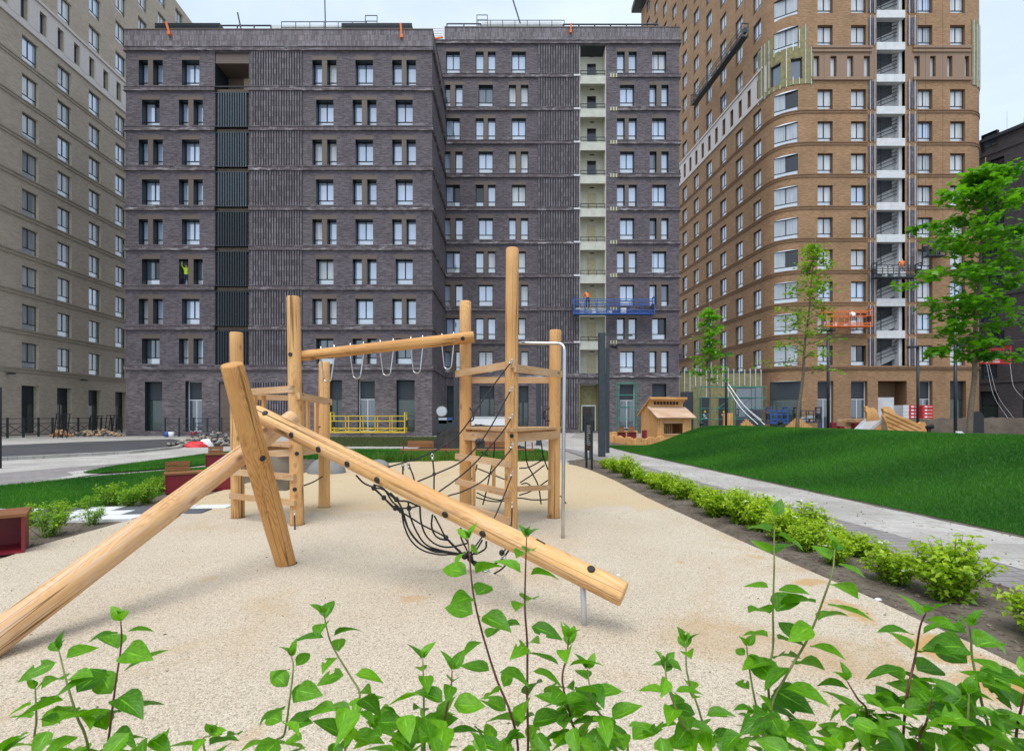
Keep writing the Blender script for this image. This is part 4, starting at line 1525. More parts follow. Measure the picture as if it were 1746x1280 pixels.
M['blade'] = m_leaf('blade', (.014, .108, .010), (.09, .29, .022), .32, .55)
M['blade_dull'] = m_leaf('blade_dull', (.05, .08, .02), (.13, .15, .05), .25, .6)
def blades(name, X, Y, Z, hmin, hmax, wpx, mat, lab=None, lean=.5, var=None):
    n = len(X)
    h = rng.uniform(hmin, hmax, n)
    w = np.maximum(.004, wpx * np.hypot(X, Y) / 850.0) * rng.uniform(.7, 1.3, n)
    a = rng.uniform(0, 2 * math.pi, n)
    la = rng.uniform(0, 2 * math.pi, n)
    lm = rng.uniform(0, lean, n) * h
    V = np.zeros((n, 3, 3))
    V[:, 0] = np.stack([X - np.cos(a) * w, Y - np.sin(a) * w, Z], 1)
    V[:, 1] = np.stack([X + np.cos(a) * w, Y + np.sin(a) * w, Z], 1)
    V[:, 2] = np.stack([X + np.cos(la) * lm, Y + np.sin(la) * lm, Z + h], 1)
    c = rng.uniform(0, 1, n) if var is None else var
    o = np_mesh(name, V.reshape(-1, 3), np.arange(3 * n).reshape(-1, 3), mat, 'stuff', col=np.repeat(c, 3))
    if lab:
        o["label"] = lab
        o["category"] = 'grass'
    return o
def patchy(X, Y, s=.9):
    v = .46 + .26 * np.sin(X * s + 1.3 * np.sin(Y * s * .7)) * np.cos(Y * s * 1.2 + .8 * np.sin(X * s)) + .13 * np.sin(X * s * 3.1 + Y * 2.2) + rng.normal(0, .2, len(X))
    return np.clip(v, 0, 1)
n = 470000
Yg = 5.5 + 20.5 * rng.power(1.0, n) ** 1.35
dg = 5.2 * rng.random(n) ** .95
Xg = xe(Yg) + dg + rng.normal(0, .03, n)
keep = Xg < 17
Xg, Yg = Xg[keep], Yg[keep]
blades('grass', Xg, Yg, mound_h(Xg, Yg) - .03, .03, .068, .42, M['blade'], 'dense dark green mown grass covering the mound by the path', .7, patchy(Xg, Yg))

def in_poly(X, Y, poly):
    ins = np.zeros(len(X), bool)
    j = len(poly) - 1
    for i in range(len(poly)):
        xi, yi = poly[i]
        xj, yj = poly[j]
        c = ((yi > Y) != (yj > Y)) & (X < (xj - xi) * (Y - yi) / (yj - yi + 1e-12) + xi)
        ins ^= c
        j = i
    return ins
def scatter(poly, n):
    a = np.array(poly)
    lo, hi = a.min(0), a.max(0)
    X = rng.uniform(lo[0], hi[0], n)
    Y = rng.uniform(lo[1], hi[1], n)
    k = in_poly(X, Y, poly)
    return X[k], Y[k]
X_, Y_ = scatter([p for p in lawnL if p[0] > -14] , 170000)
blades('grass', X_, Y_, np.full(len(X_), -.03), .04, .08, .5, M['blade'], 'green lawn between the curved path and the slab path', .7, patchy(X_, Y_))
X_, Y_ = scatter(lens[:-1], 60000)
blades('grass', X_, Y_, np.full(len(X_), -.03), .04, .08, .5, M['blade'], 'pointed island of lawn between two pale paths', .7, patchy(X_, Y_))
X_, Y_ = scatter([(-9, 17.95), (1.35, 17.95), (1.5, 21.0), (1.2, 22.6), (-12.5, 22.6)], 60000)
blades('grass', X_, Y_, np.full(len(X_), -.03), .06, .14, .6, M['blade'], 'strip of lawn behind the play area under the long bench', .7, patchy(X_, Y_))
X_, Y_ = scatter([(-11.5, 25.6), (-2.6, 25.6), (-2.6, 36.5), (-13.5, 36.5)], 40000)
blades('grass', X_, Y_, np.full(len(X_), -.03), .05, .12, .6, M['blade_dull'], 'sparse olive grass on bare ground before the yellow cradle', .8)

# soil clods on the beds
def clods(name, poly, n, r0, r1, mat, lab, z=-.02):
    X, Y = scatter(poly, n)
    n = len(X)
    r = rng.uniform(r0, r1, n)
    base = np.array([(1, 0, 0), (0, 1, 0), (-1, 0, 0), (0, -1, 0), (0, 0, .8), (0, 0, -.3)])
    V = base[None] * r[:, None, None] * rng.uniform(.6, 1.3, (n, 6, 3)) + np.stack([X, Y, np.full(n, z)], 1)[:, None]
    fc = np.array([(0, 1, 4), (1, 2, 4), (2, 3, 4), (3, 0, 4)])
    Fc = (np.arange(n) * 6)[:, None, None] + fc[None]
    o = np_mesh(name, V.reshape(-1, 3), Fc.reshape(-1, 3), mat, 'stuff')
    o["label"] = lab
    o["category"] = 'soil'
M['crumb'] = m_plain('crumb', (.12, .09, .06), .9)
clods('crumbs', curve2(edgeR + edgeB + edgeL, 3), 420, .003, .012, M['crumb'], 'tiny dark crumbs and bits lying on the play surface', .0)
clods('crumbs', strip_l, 1500, .004, .016, M['crumb'], 'dry bits and dirt scattered over the pale path', -.034)
sheet('earth', [(x - .10 + .02 * math.sin(y * 5), y) for x, y in [(float(xe(v)), v) for v in np.arange(1.5, 25, .35)]] + [(x + .25, y) for x, y in [(float(xe(v)), v) for v in np.arange(24.9, 1.4, -.5)]], -.031, M['soil'])
clods('clods', bedR, 9000, .008, .03, M['soil'], 'loose grey brown soil crumbs under the spirea row')
clods('clods', [p for p in bedL if p[0] > -9], 6000, .01, .035, M['soil'], 'loose soil crumbs in the bed beside the slab path')
# ------------------------------------------------------------------ climbing frame
cf = thing('climbing_frame', 'honey coloured log climbing frame with monkey bar, rope net and steel pole', 'climbing frame', (-.8, 6.2, 0))
def lin(a, b, n):
    return [Vector(a).lerp(Vector(b), i / n) for i in range(n + 1)]
def log(name, a, b, ra, rb, mat, n=28, seg=22, rm=None, wob=.018, parent=None):
    q = MB()
    pts = lin(a, b, seg)
    d = (Vector(b) - Vector(a)).normalized()
    rad = []
    for i in range(seg + 1):
        t = i / seg
        r = ra + (rb - ra) * t
        if rm is not None:
            r = ra * (1 - t) * (1 - 2 * t) + rm * 4 * t * (1 - t) + rb * t * (2 * t - 1)
        rad.append(r * (1 + .008 * math.sin(i * 1.7)))
    pts = [pts[0], pts[0] + d * .012] + pts[1:-1] + [pts[-1] - d * .012, pts[-1]]
    rad = [rad[0] * .93, rad[0]] + rad[1:-1] + [rad[-1], rad[-1] * .93]
    q.tube(pts, rad, n, 0, True, wob)
    return q.build(name, M[mat], parent or cf, True)
# posts: (base column, top column, top row, depth, diameter in photo pixels)
def post(xb, xt, yt, Y, d):
    a = W(xb, 710, Y)
    a.z = -.06
    b = W(xt, yt, Y)
    log('post', a, b, d * Y / F / 2, d * Y / F / 2 * .97, 'post_wood', 22, 14, wob=.012)
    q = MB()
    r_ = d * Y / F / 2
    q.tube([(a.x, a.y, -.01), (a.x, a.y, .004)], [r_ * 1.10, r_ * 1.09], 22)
    q.build('joint_shade_ring', M['joint_shade_ring'], cf)
    return a, b
M['joint_shade_ring'] = m_plain('joint_shade_ring', (.09, .065, .045), .9)  # dark ring at the feet: joint line with contact shade painted in
YT, YR, YK = 6.25, 7.41, 7.5
post(871, 873.5, 424, YT, 22.5)
post(794, 793.5, 514, YK, 20.6)
post(944, 947, 563, YR, 20.5)
YP, YQ, YS = 6.93, 7.41, 8.28
post(507, 500, 506, YP, 22.3)
post(405.5, 403, 567, YQ, 21)
post(553, 553, 617, YS, 18.5)
# leaning logs
A0, A1 = W(490, 962, 5.1), W(395, 621, 4.25)
A0.z = -.06
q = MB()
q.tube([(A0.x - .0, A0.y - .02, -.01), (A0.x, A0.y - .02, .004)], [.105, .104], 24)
q.build('joint_shade_ring', M['joint_shade_ring'], cf)  # same ring with painted contact shade at the leaning log
logA = log('log', A0, A1, .091, .089, 'log_warm', 28, 20, rm=.104)
B0, B1 = W(-80, 1110, 2.95), W(499, 711, 5.38)
B0.z = -.0
logB = log('log', B0, B1, .105, .082, 'log_pale', 28, 26)
C0, C1 = W(436, 704, 5.03), W(1064, 1013, 3.42)
logC = log('log', C0, C1, .084, .086, 'log', 28, 26)
# monkey bar
K0, K1 = W(511, 607, 7.02), W(808, 574.5, 7.30)
log('monkey_bar', K0, K1, .072, .086, 'log_warm', 24, 16)
for (xl, yb, yt_l, yt_r, w) in ((557, 651, 604, 603, 19), (606, 645, 597, 596, 19), (656.5, 640, 592, 590, 19), (708, 636, 586, 584, 17), (762, 629, 580, 578, 17)):
    t = (xl - 511) / (808 - 511)
    c = K0.lerp(K1, t)
    Yc = c.y
    hw = w * Yc / F / 2
    zb = CH + (HY - yb) * Yc / F
    ax = (K1 - K0).normalized()
    sd = Vector((.92, -.38, 0))
    p = []
    l_, r_ = c - ax * (hw + .012), c + ax * (hw + .012)
    p.append(l_ + Vector((0, 0, .105)))
    p.append(l_ - Vector((0, 0, .07)))
    for k in range(9):
        an = math.pi * k / 8
        m = c + sd * (-math.cos(an) * hw * .85)
        p.append(Vector((m.x, m.y, zb + .055 - math.sin(an) * .055)))
    p.append(r_ - Vector((0, 0, .07)))
    p.append(r_ + Vector((0, 0, .105)))
    q = MB()
    q.tube(crom(p, 3), .0095, 8)
    q.build('handle', M['steel'], cf, True)
# black bolt caps, set on the face turned to the path of the camera
def cap(x, y, p0, p1, r, rb=.028, th=.012, up=.0):
    """on a log: nearest axis point to the ray, pushed out towards the viewer"""
    best = None
    for i in range(401):
        c = p0.lerp(p1, i / 400)
        px = CX + F * c.x / c.y
        py = HY - F * (c.z - CH) / c.y
        e = (px - x) ** 2 + (py - y) ** 2
        if best is None or e < best[0]:
            best = (e, c, px, py)
    c = best[1]
    ax = (p1 - p0).normalized()
    ray = W(x, y, c.y) - Vector((0, 0, CH))
    ray.normalize()
    # hit of the view ray with the round log
    o = Vector((0, 0, CH)) - p0
    dd = ray - ax * ray.dot(ax)
    oo = o - ax * o.dot(ax)
    qa, qb, qc = dd.dot(dd), 2 * dd.dot(oo), oo.dot(oo) - r * r
    ds = qb * qb - 4 * qa * qc
    if ds <= 0:
        h = c - ray * r
    else:
        h = Vector((0, 0, CH)) + ray * ((-qb - math.sqrt(ds)) / (2 * qa))
    nn = (h - p0) - ax * (h - p0).dot(ax)
    nn.normalize()
    q = MB()
    q.disc(h, nn, rb, th, 14)
    q.build('bolt_cap', M['rubber_black'], cf, True)
for x, y in ((497, 741.5), (543, 766), (592, 791), (643, 818), (759, 877), (823, 910)):
    cap(x, y, C0, C1, .085)
for x, y in ((452, 704), (1008, 970)):
    cap(x, y, C0, C1, .086)
cap(447.5, 781, A0, A1, .1)
cap(789, 577, K0, K1, .085, .03)
PPb, PPt = W(507, 710, YP), W(500, 506, YP)
PPb.z = 0
for x, y in ((495, 604), (506, 773), (502.5, 834)):
    cap(x, y, PPb, PPt, .091)
PTb, PTt = W(871, 710, YT), W(873.5, 424, YT)
PTb.z = 0
cap(872.5, 743, PTb, PTt, .083, .026)
# leg under the low beam
q = MB()
l1 = W(994, 985, 3.60)
q.tube([(G(996.5, 1065)[0], 3.59, -.05), l1], .021, 16)
q.build('support_leg', M['galv'], cf, True)
q = MB()
s0, s1 = W(914, 921.5, 3.70), W(929, 930, 3.66)
q.bar(s0 + Vector((0, .0, .005)), s1 + Vector((0, .0, .005)), .02, .02)
q.build('slot_plate', M['rubber_black'], cf)
# fireman pole
q = MB()
pp = [W(884, 584.5, 6.42), W(920, 585, 6.36), W(948, 585.5, 6.3)]
bend = [W(956, 586.5, 6.27), W(961, 591, 6.24), W(962.5, 599, 6.22)]
foot = Vector((G(959.5, 917)[0], 6.16, -.05))
q.tube(crom(pp + bend, 3) + lin(bend[-1], foot, 6)[1:], .0215, 14)
q.build('fireman_pole', M['steel'], cf, True)

def plank(name, x0, y0, Ya, x1, y1, Yb, th, w=.045, mat='plank', parent=None):
    a, b = W(x0, y0, Ya), W(x1, y1, Yb)
    h = th * (Ya + Yb) / 2 / F
    q = MB()
    q.bar(a, b, w, h)
    return q.build(name, M[mat], parent or cf)
# right tower
plank('rail', 778.5, 637.5, 7.38, 876, 620.5, 6.14, 11.5)
plank('rail', 878, 627.5, 6.14, 959.5, 638.5, 7.30, 12)
plank('rail', 800, 648, 7.58, 940, 648, 7.50, 10.5)
for y0, y1 in ((777.5, 791), (820, 841.5), (858.5, 888)):
    plank('rung', 778, y0, 7.37, 869, y1, 6.13, 10.5)
plank('rung', 884, 833.5, 6.5, 938, 830.5, 7.3, 8.5)
zt = 1.315
def deck(pts, z0, z1, name, mat):
    q = MB()
    n = len(pts)
    q.face([(p[0], p[1], z1) for p in pts], [(p[0], p[1]) for p in pts])
    q.face([(p[0], p[1], z0) for p in reversed(pts)], [(p[0], p[1]) for p in reversed(pts)])
    for i in range(n):
        a, b = pts[i], pts[(i + 1) % n]
        q.face([(a[0], a[1], z0), (b[0], b[1], z0), (b[0], b[1], z1), (a[0], a[1], z1)], [(0, 0), (0, .5), (z1 - z0, .5), (z1 - z0, 0)])
    return q.build(name, M[mat], cf)
def deck_boards(a, b, c, z0, z1, k):
    """triangular deck cut in boards parallel to b-c"""
    a, b, c = Vector(a), Vector(b), Vector(c)
    for i in range(k):
        t0, t1 = i / k + .012, (i + 1) / k - .012
        p = [a.lerp(b, t0), a.lerp(c, t0), a.lerp(c, t1), a.lerp(b, t1)]
        deck([(v.x, v.y) for v in p], z0, z1, 'deck_board', 'plank')
deck_boards((.0, 6.05), (.75, 7.5), (-.80, 7.6), zt, zt + .035, 6)
plank('beam', 794, 743, 7.42, 876, 745, 6.33, 15, .06)
plank('beam', 878, 746, 6.33, 950, 741, 7.36, 14, .06)
plank('beam', 800, 737, 7.55, 940, 737, 7.50, 11, .06)
for x, y0, y1, Yd in ((808, 732, 862, 7.25), (842, 791, 838, 6.75)):
    a, b = W(x, y1, Yd), W(x, y0, Yd)
    q = MB()
    q.bar(a, b, .045, 7 * Yd / F, up=(0, 1, 0))
    q.build('batten', M['post_wood'], cf)
for pts in (((801, 695, 7.45), (807, 704, 7.40), (807, 715, 7.40), (802, 718, 7.45)), ((939, 694, 7.40), (929, 700, 7.35), (927, 709, 7.35), (931, 717, 7.36), (939, 717, 7.40))):
    q = MB()
    q.tube(crom([W(*p) for p in pts], 5), .011, 8)
    q.build('hand_grip', M['rubber_black'], cf, True)
# left tower
plank('rail', 424, 668, 7.3, 501, 663, 6.83, 11)
plank('rail', 508.5, 675, 6.84, 564, 685.5, 8.1, 11)
plank('rail', 412, 676, 7.5, 548, 680, 8.25, 9)
for x, y0, y1, Yd in ((435, 674, 752, 7.3), (450, 674, 752, 7.22), (515.5, 684, 752, 7.2), (525, 684, 745, 7.4), (539, 685, 742, 7.75)):
    a, b = W(x, y1, Yd), W(x, y0, Yd)
    q = MB()
    q.bar(a, b, .03, 9.5 * Yd / F, up=(0, 1, 0))
    q.build('slat', M['plank_new'], cf)
deck_boards((-3.02, 6.78), (-4.02, 7.5), (-3.05, 8.2), 1.08, 1.115, 5)
plank('beam', 412, 777, 7.36, 500, 771, 6.9, 12, .06)
plank('beam', 510, 770, 6.95, 556, 765, 8.2, 12, .06)
plank('beam', 412, 765, 7.46, 552, 762, 8.25, 10, .06)
plank('rung', 395, 804, 7.28, 502.5, 813.5, 6.80, 10.5)
plank('rung', 393, 845, 7.28, 503.5, 857, 6.80, 9.5)
q = MB()
for p in (((497, 834), (507, 838)),):
    pass
# taupe chute hanging under the left deck
q = MB()
def chute(rows, Y0, d):
    prev = None
    for (x0, x1, y) in rows:
        a, b = W(x0, y, Y0), W(x1, y, Y0)
        ring = [(a.x, Y0, a.z), (b.x, Y0, b.z), (b.x, Y0 + d, b.z), (a.x, Y0 + d, a.z)]
        if prev:
            for i in range(4):
                j = (i + 1) % 4
                q.face([prev[i], ring[i], ring[j], prev[j]])
        else:
            q.face(ring)
        prev = ring
    q.face(prev[::-1])
chute([(458, 494, 778), (459, 494, 800), (464, 493, 818), (472, 490, 834), (474, 488, 836.5)], 7.0, .42)
q.build('chute', M['taupe'], cf)
# ropes
def rope(pts, r=.0085, n=5, name='rope', mat='rope', seg=6):
    q = MB()
    q.tube(crom([W(*p) for p in pts], n), r, seg)
    return q.build(name, M[mat], cf, True)
def knot(x, y, Y, r=.022):
    c = W(x, y, Y)
    q = MB()
    q.tube([c + Vector((0, 0, -r)), c + Vector((0, 0, -r * .7)), c, c + Vector((0, 0, r * .7)), c + Vector((0, 0, r))], [r * .3, r * .8, r, r * .8, r * .3], 8)
    q.build('rope_knot', M['rubber_black'], cf, True)
def clip(x, y, Y, dx, dy, ln=.085):
    """steel thimble and ferrule at the end of a rope"""
    c = W(x, y, Y)
    d = W(x + dx, y + dy, Y) - c
    d.normalize()
    q = MB()
    s = d.cross(Vector((0, 1, 0))).normalized()
    loop = [c, c + d * ln * .3 + s * .014, c + d * ln * .55 + s * .008, c + d * ln * .6, c + d * ln * .55 - s * .008, c + d * ln * .3 - s * .014, c]
    q.tube(crom(loop, 3), .0055, 6)
    q.tube([c + d * ln * .55, c + d * ln * 1.05], .012, 8)
    q.build('rope_clip', M['steel'], cf, True)
yt = 6.10
rope([(870, 619, yt), (828, 675, 5.9), (780, 743, 5.6), (722, 777, 5.25), (662, 796, 4.9), (636, 806, 4.55)])
rope([(870, 667, yt), (829, 740, 5.85), (790, 784, 5.5), (742, 808, 5.2), (712, 821, 4.95), (688, 836, 4.55)])
rope([(871, 714, yt), (852, 742, 6.0), (800, 799, 5.6), (747, 839, 5.2), (722, 856, 4.6)])
rope([(872, 765, yt), (861, 778, 6.05), (826, 817, 5.8), (790, 837, 5.45), (762, 846, 5.1), (736, 862, 4.5)])
rope([(872, 812, yt), (858, 848, 5.8), (842, 884, 5.5), (815, 925, 5.1), (796, 948, 4.85)])
rope([(873, 866, yt), (872, 892, 6.0), (866, 925, 5.75), (850, 955, 5.3), (828, 976, 4.84)])
for x, y, dx, dy in ((874, 612, -5, 7), (874, 660, -5, 8), (875, 706, -5, 7), (876, 756, -6, 8), (875, 803, -4, 8), (873, 856, 0, 8)):
    clip(x, y, 6.125, dx, dy)
rope([(737, 778, 5.28), (740, 806, 5.2), (740, 834, 5.0), (742, 860, 4.5)])
rope([(687, 795, 5.05), (687, 812, 4.8), (690, 830, 4.55)])
rope([(697, 792, 5.08), (704, 810, 4.95), (708, 824, 4.8)])
for x, y in ((736.5, 773), (686.5, 790), (696, 788)):
    clip(x, y, 5.25, 1, 8, .07)
Z4 = lambda l, Ya, Yb: [(600 + x / 3.492, 740 + y / 3.492, Ya + (Yb - Ya) * (i / (len(l) - 1)) ** .6) for i, (x, y) in enumerate(l)]
net = [
    ([(25, 245), (70, 290), (130, 320), (190, 378), (250, 440), (293, 455), (310, 540), (350, 630), (420, 690), (520, 716), (600, 715), (672, 722)], 4.62, 4.82),
    ([(130, 300), (190, 325), (240, 400), (290, 450), (335, 560), (400, 645), (480, 695), (560, 705), (660, 712)], 4.58, 4.80),
    ([(230, 350), (270, 395), (300, 450), (345, 580), (420, 662), (520, 695), (600, 705), (672, 720)], 4.52, 4.80),
    ([(335, 400), (345, 480), (385, 580), (440, 655), (530, 690), (650, 712)], 4.42, 4.80),
    ([(405, 435), (412, 520), (440, 600), (500, 655), (580, 672), (690, 648)], 4.35, 4.70),
    ([(480, 480), (474, 540), (488, 590), (520, 620), (580, 632)], 4.28, 4.62),
    ([(492, 488), (525, 550), (560, 615), (640, 700), (690, 740)], 4.28, 4.80),
    ([(120, 318), (190, 330), (265, 390), (330, 400), (390, 425)], 4.6, 4.4),
    ([(130, 322), (190, 378), (265, 445), (340, 490), (420, 540), (500, 580), (560, 615), (610, 665), (672, 722)], 4.62, 4.8),
    ([(258, 440), (340, 440), (380, 430), (410, 425)], 4.55, 4.4),
    ([(648, 560), (652, 620), (680, 680), (705, 735)], 4.15, 4.8),
    ([(690, 640), (660, 600), (652, 610), (690, 590)], 4.4, 4.15),
    ([(775, 632), (740, 690), (700, 738)], 4.06, 4.78),
    ([(800, 640), (795, 680), (745, 710), (715, 712)], 4.04, 4.75),
    ([(715, 660), (712, 700), (708, 735)], 4.2, 4.8),
    ([(665, 722), (715, 752), (775, 812), (825, 835)], 4.78, 4.86),
    ([(700, 732), (760, 785), (815, 826)], 4.78, 4.86),
    ([(690, 738), (740, 790), (795, 832)], 4.80, 4.86),
    ([(935, 690), (893, 745), (850, 770), (790, 778), (720, 752)], 4.0, 4.8),
    ([(920, 770), (895, 800), (855, 825), (828, 838)], 4.3, 4.86),
]
for l, a, b in net:
    rope(Z4(l, a, b), .0082)
for x, y, Y in ((130, 320, 4.62), (190, 378, 4.62), (265, 388, 4.56), (258, 440, 4.6), (293, 455, 4.58), (340, 440, 4.48), (560, 615, 4.62), (893, 705, 4.1), (490, 237, 5.25), (1140, 135, 7.9)):
    knot(600 + x / 3.492, 740 + y / 3.492, Y, .024 if Y < 5 else .02)
knot(600 + 672 / 3.492, 740 + 722 / 3.492, 4.78, .036)
knot(600 + 705 / 3.492, 740 + 740 / 3.492, 4.79, .032)
clip(600 + 790 / 3.492, 740 + 806 / 3.492, 4.80, 8, 5, .11)
clip(600 + 785 / 3.492, 740 + 815 / 3.492, 4.79, 8, 5, .11)
clip(600 + 893 / 3.492, 740 + 712 / 3.492, 4.1, 4, 7, .06)
q = MB()
q.tube(crom([Vector((-.30, 4.84, .0)), Vector((-.30, 4.83, .045)), Vector((-.26, 4.82, .06)), Vector((-.23, 4.83, .03)), Vector((-.23, 4.84, .0))], 3), .008, 8)
q.build('ground_ring', M['steel'], cf, True)
Z6 = lambda l, Y: [(720 + x / 4.267, 660 + y / 4.267, Y) for x, y in l]
for l, Y in (([(750, 385), (752, 470), (765, 560), (805, 635), (845, 720), (865, 850)], 7.9), ([(862, 378), (880, 500), (915, 600)], 7.8), ([(705, 590), (780, 580), (880, 525)], 7.7),
             ([(710, 695), (800, 635), (890, 565)], 7.7), ([(705, 785), (780, 760), (850, 720), (915, 675)], 7.7), ([(400, 590), (500, 630), (605, 672)], 7.8), ([(395, 765), (470, 800), (560, 820), (605, 806)], 7.8),
             ([(390, 800), (480, 825), (570, 830), (700, 806), (800, 818), (915, 815), (1000, 790), (1047, 846)], 7.85), ([(398, 560), (390, 600), (360, 670)], 7.8), ([(525, 390), (520, 500), (490, 640), (465, 760), (440, 855)], 7.85),
             ([(720, 705), (760, 698), (795, 722)], 7.6), ([(430, 470), (480, 500)], 7.6)):
    rope(Z6(l, Y), .0105)
knot(720 + 408 / 4.267, 660 + 400 / 4.267, 5.62, .04)
knot(720 + 430 / 4.267, 660 + 395 / 4.267, 5.60, .035)
# guy rope beside the front post of the left tower
rope([(502, 880, 6.8), (503, 905, 6.6), (503.5, 927, 6.42)], .010)
clip(502.5, 870, 6.8, 0, 8, .07)
q = MB()
a = W(504, 934, 6.38)
q.tube([a + Vector((.03 * math.cos(t), 0, .03 * math.sin(t))) for t in np.linspace(0, 6.28, 14)], .007, 6, caps=False)
q.build('ground_ring', M['steel'], cf, True)
rope([(517, 828, 7.0), (535, 821, 7.6), (550, 812, 8.2)], .010)
q = MB()
q.tube(crom([W(546, 727, 8.0), W(541, 731, 7.95), (W(540, 739, 7.95)), W(543, 748, 8.0)], 4), .011, 8)
q.build('hand_grip', M['rubber_black'], cf, True)

# grey rubber humps lying on the surface
def hump(x, y, Y, w, h, lab):
    c = W(x, y, Y)
    n, m = 28, 10
    vs, fs = [], []
    for j in range(m + 1):
        a = math.pi / 2 * j / m
        for i in range(n):
            b = 2 * math.pi * i / n
            vs.append((w * math.cos(a) * math.cos(b), w * .8 * math.cos(a) * math.sin(b), h * math.sin(a) - .01))
    for j in range(m):
        for i in range(n):
            fs.append((j * n + i, j * n + (i + 1) % n, (j + 1) * n + (i + 1) % n, (j + 1) * n + i))
    o = np_mesh('rubber_hump', np.array(vs), np.array(fs), M['hump_grey'], smooth=True)
    o.location = (c.x, c.y, 0)
    tag(o, lab, 'play hump', 'grey humps on the play surface')
M['hump_grey'] = ground_mat('hump_grey', (.16, .17, .17), (.24, .245, .24), 2.0, (160, (.4, .4, .38), .62), fine=180)
hump(557, 808, 13.3, .50, .42, 'larger grey rubber hump behind the left log tower')
hump(645, 795, 14.6, .34, .26, 'smaller grey rubber hump near the back edge of the play surface')
# loose stones and crumbs on the surface
for i, (x, y, r, lab) in enumerate(((1054, 980, .020, 'pale pebble on the play surface beyond the low beam end'), (1519, 1074, .022, 'flat pale pebble on the rusty patch near the soil bed'), (1497, 1022, .03, 'pale stone at the edge of the soil bed'), (1509, 1048, .012, 'small dark pebble beside the soil edge'))):
    X_, Y_ = G(x, y)
    vs, fs = [], []
    n, m = 10, 5
    for j in range(m + 1):
        a = math.pi / 2 * j / m
        for k in range(n):
            b = 2 * math.pi * k / n
            vs.append((r * math.cos(a) * math.cos(b) * random.uniform(.9, 1.15), r * .7 * math.cos(a) * math.sin(b), r * .55 * math.sin(a)))
    for j in range(m):
        for k in range(n):
            fs.append((j * n + k, j * n + (k + 1) % n, (j + 1) * n + (k + 1) % n, (j + 1) * n + k))
    o = np_mesh('pebble', np.array(vs), np.array(fs), M['white_conc'] if i != 3 else M['dark_grey_metal'], smooth=True)
    o.location = (X_, Y_, -.001)
    tag(o, lab, 'pebble')
# ------------------------------------------------------------------ benches
def rot_thing(name, lab, cat, x, y, Y, rz, group=None):
    X, Yg = G(x, y) if Y is None else (W(x, y, Y).x, Y)
    return thing(name, lab, cat, (X, Yg, 0), group, rz)
def lpart(q, name, mat, root, smooth=False):
    """part built in the thing's own axes"""
    o = q.build(name, M[mat] if isinstance(mat, str) else mat, None, smooth)
    o.parent = root
    return o
def red_bench(lab, x, y, rz, L, back=True, h=.36, d=.42):
    o = rot_thing('park_bench', lab, 'bench', x, y, None, rz, 'red steel box benches by the play area')
    q = MB()
    q.box(0, .025, 0, d, 0, h)
    q.box(L - .025, L, 0, d, 0, h)
    q.box(.025, L - .025, 0, d, .0, .025)
    q.box(.025, L - .025, d - .025, d, .025, h)
    lpart(q, 'steel_box', 'dark_red', o)
    q = MB()
    q.box(.026, L - .026, .012, .03, .03, h - .01)
    if back:
        lpart(q, 'front_panel', 'dark_red', o)
    k = 4
    for i in range(k):
        q = MB()
        w = (d + .04) / k
        q.box(-.02, L + .02, -.02 + i * w + .006, -.02 + (i + 1) * w - .006, h, h + .035)
        lpart(q, 'seat_plank', 'plank_brown', o)
    if back:
        for i in range(2):
            q = MB()
            q.box(0, L * .36, d - .06, d - .03, h + .05 + i * .10, h + .135 + i * .10)
            lpart(q, 'back_plank', 'plank_brown', o)
        q = MB()
        q.box(.05, .08, d - .03, d - .01, h + .035, h + .24)
        q.box(L * .33 - .05, L * .33 - .02, d - .03, d - .01, h + .035, h + .24)
        lpart(q, 'bracket', 'black_metal', o)
    return o
red_bench('red steel bench with a wooden backrest at one end beside the lawn', 281, 842, R(34), 1.15)
red_bench('brown topped red bench partly hidden by the leaning log, further back', 350, 797, R(20), 1.1)
o = red_bench('open dark red steel box seat with wooden top cut by the photo edge', 46, 938, R(100), 1.5, back=False, h=.40, d=.5)
o.location = (-5.38 - 1.5 * math.cos(R(40)), 5.5 - 1.5 * math.sin(R(40)), 0)
o.rotation_euler = (0, 0, R(40))

lb = thing('park_bench', 'long slim wooden bench with two short backrests on the lawn strip', 'bench', (-1.6, 17.6, 0))
x0, x1 = W(684, 770, 17.5).x, W(911, 770, 17.5).x
zs = CH + (HY - 769) * 17.5 / F
for i in range(3):
    q = MB()
    q.box(x0, x1, 17.35 + i * .15, 17.35 + i * .15 + .14, zs + .02, zs + .07)
    q.build('seat_plank', M['plank_brown'], lb)
for a, b in ((692, 737), (826, 867)):
    for i in range(2):
        q = MB()
        q.box(W(a, 0, 17.5).x, W(b, 0, 17.5).x, 17.80, 17.83, zs + .12 + i * .12, zs + .23 + i * .12)
        q.build('back_plank', M['plank_brown'], lb)
for xx in (685, 760, 835, 908):
    q = MB()
    X = W(xx, 0, 17.5).x
    q.box(X - .03, X + .03, 17.36, 17.78, -.03, zs + .019)
    q.box(X - .02, X + .02, 17.79, 17.80, zs - .05, zs + .3)
    q.build('leg', M['dark_red'], lb)

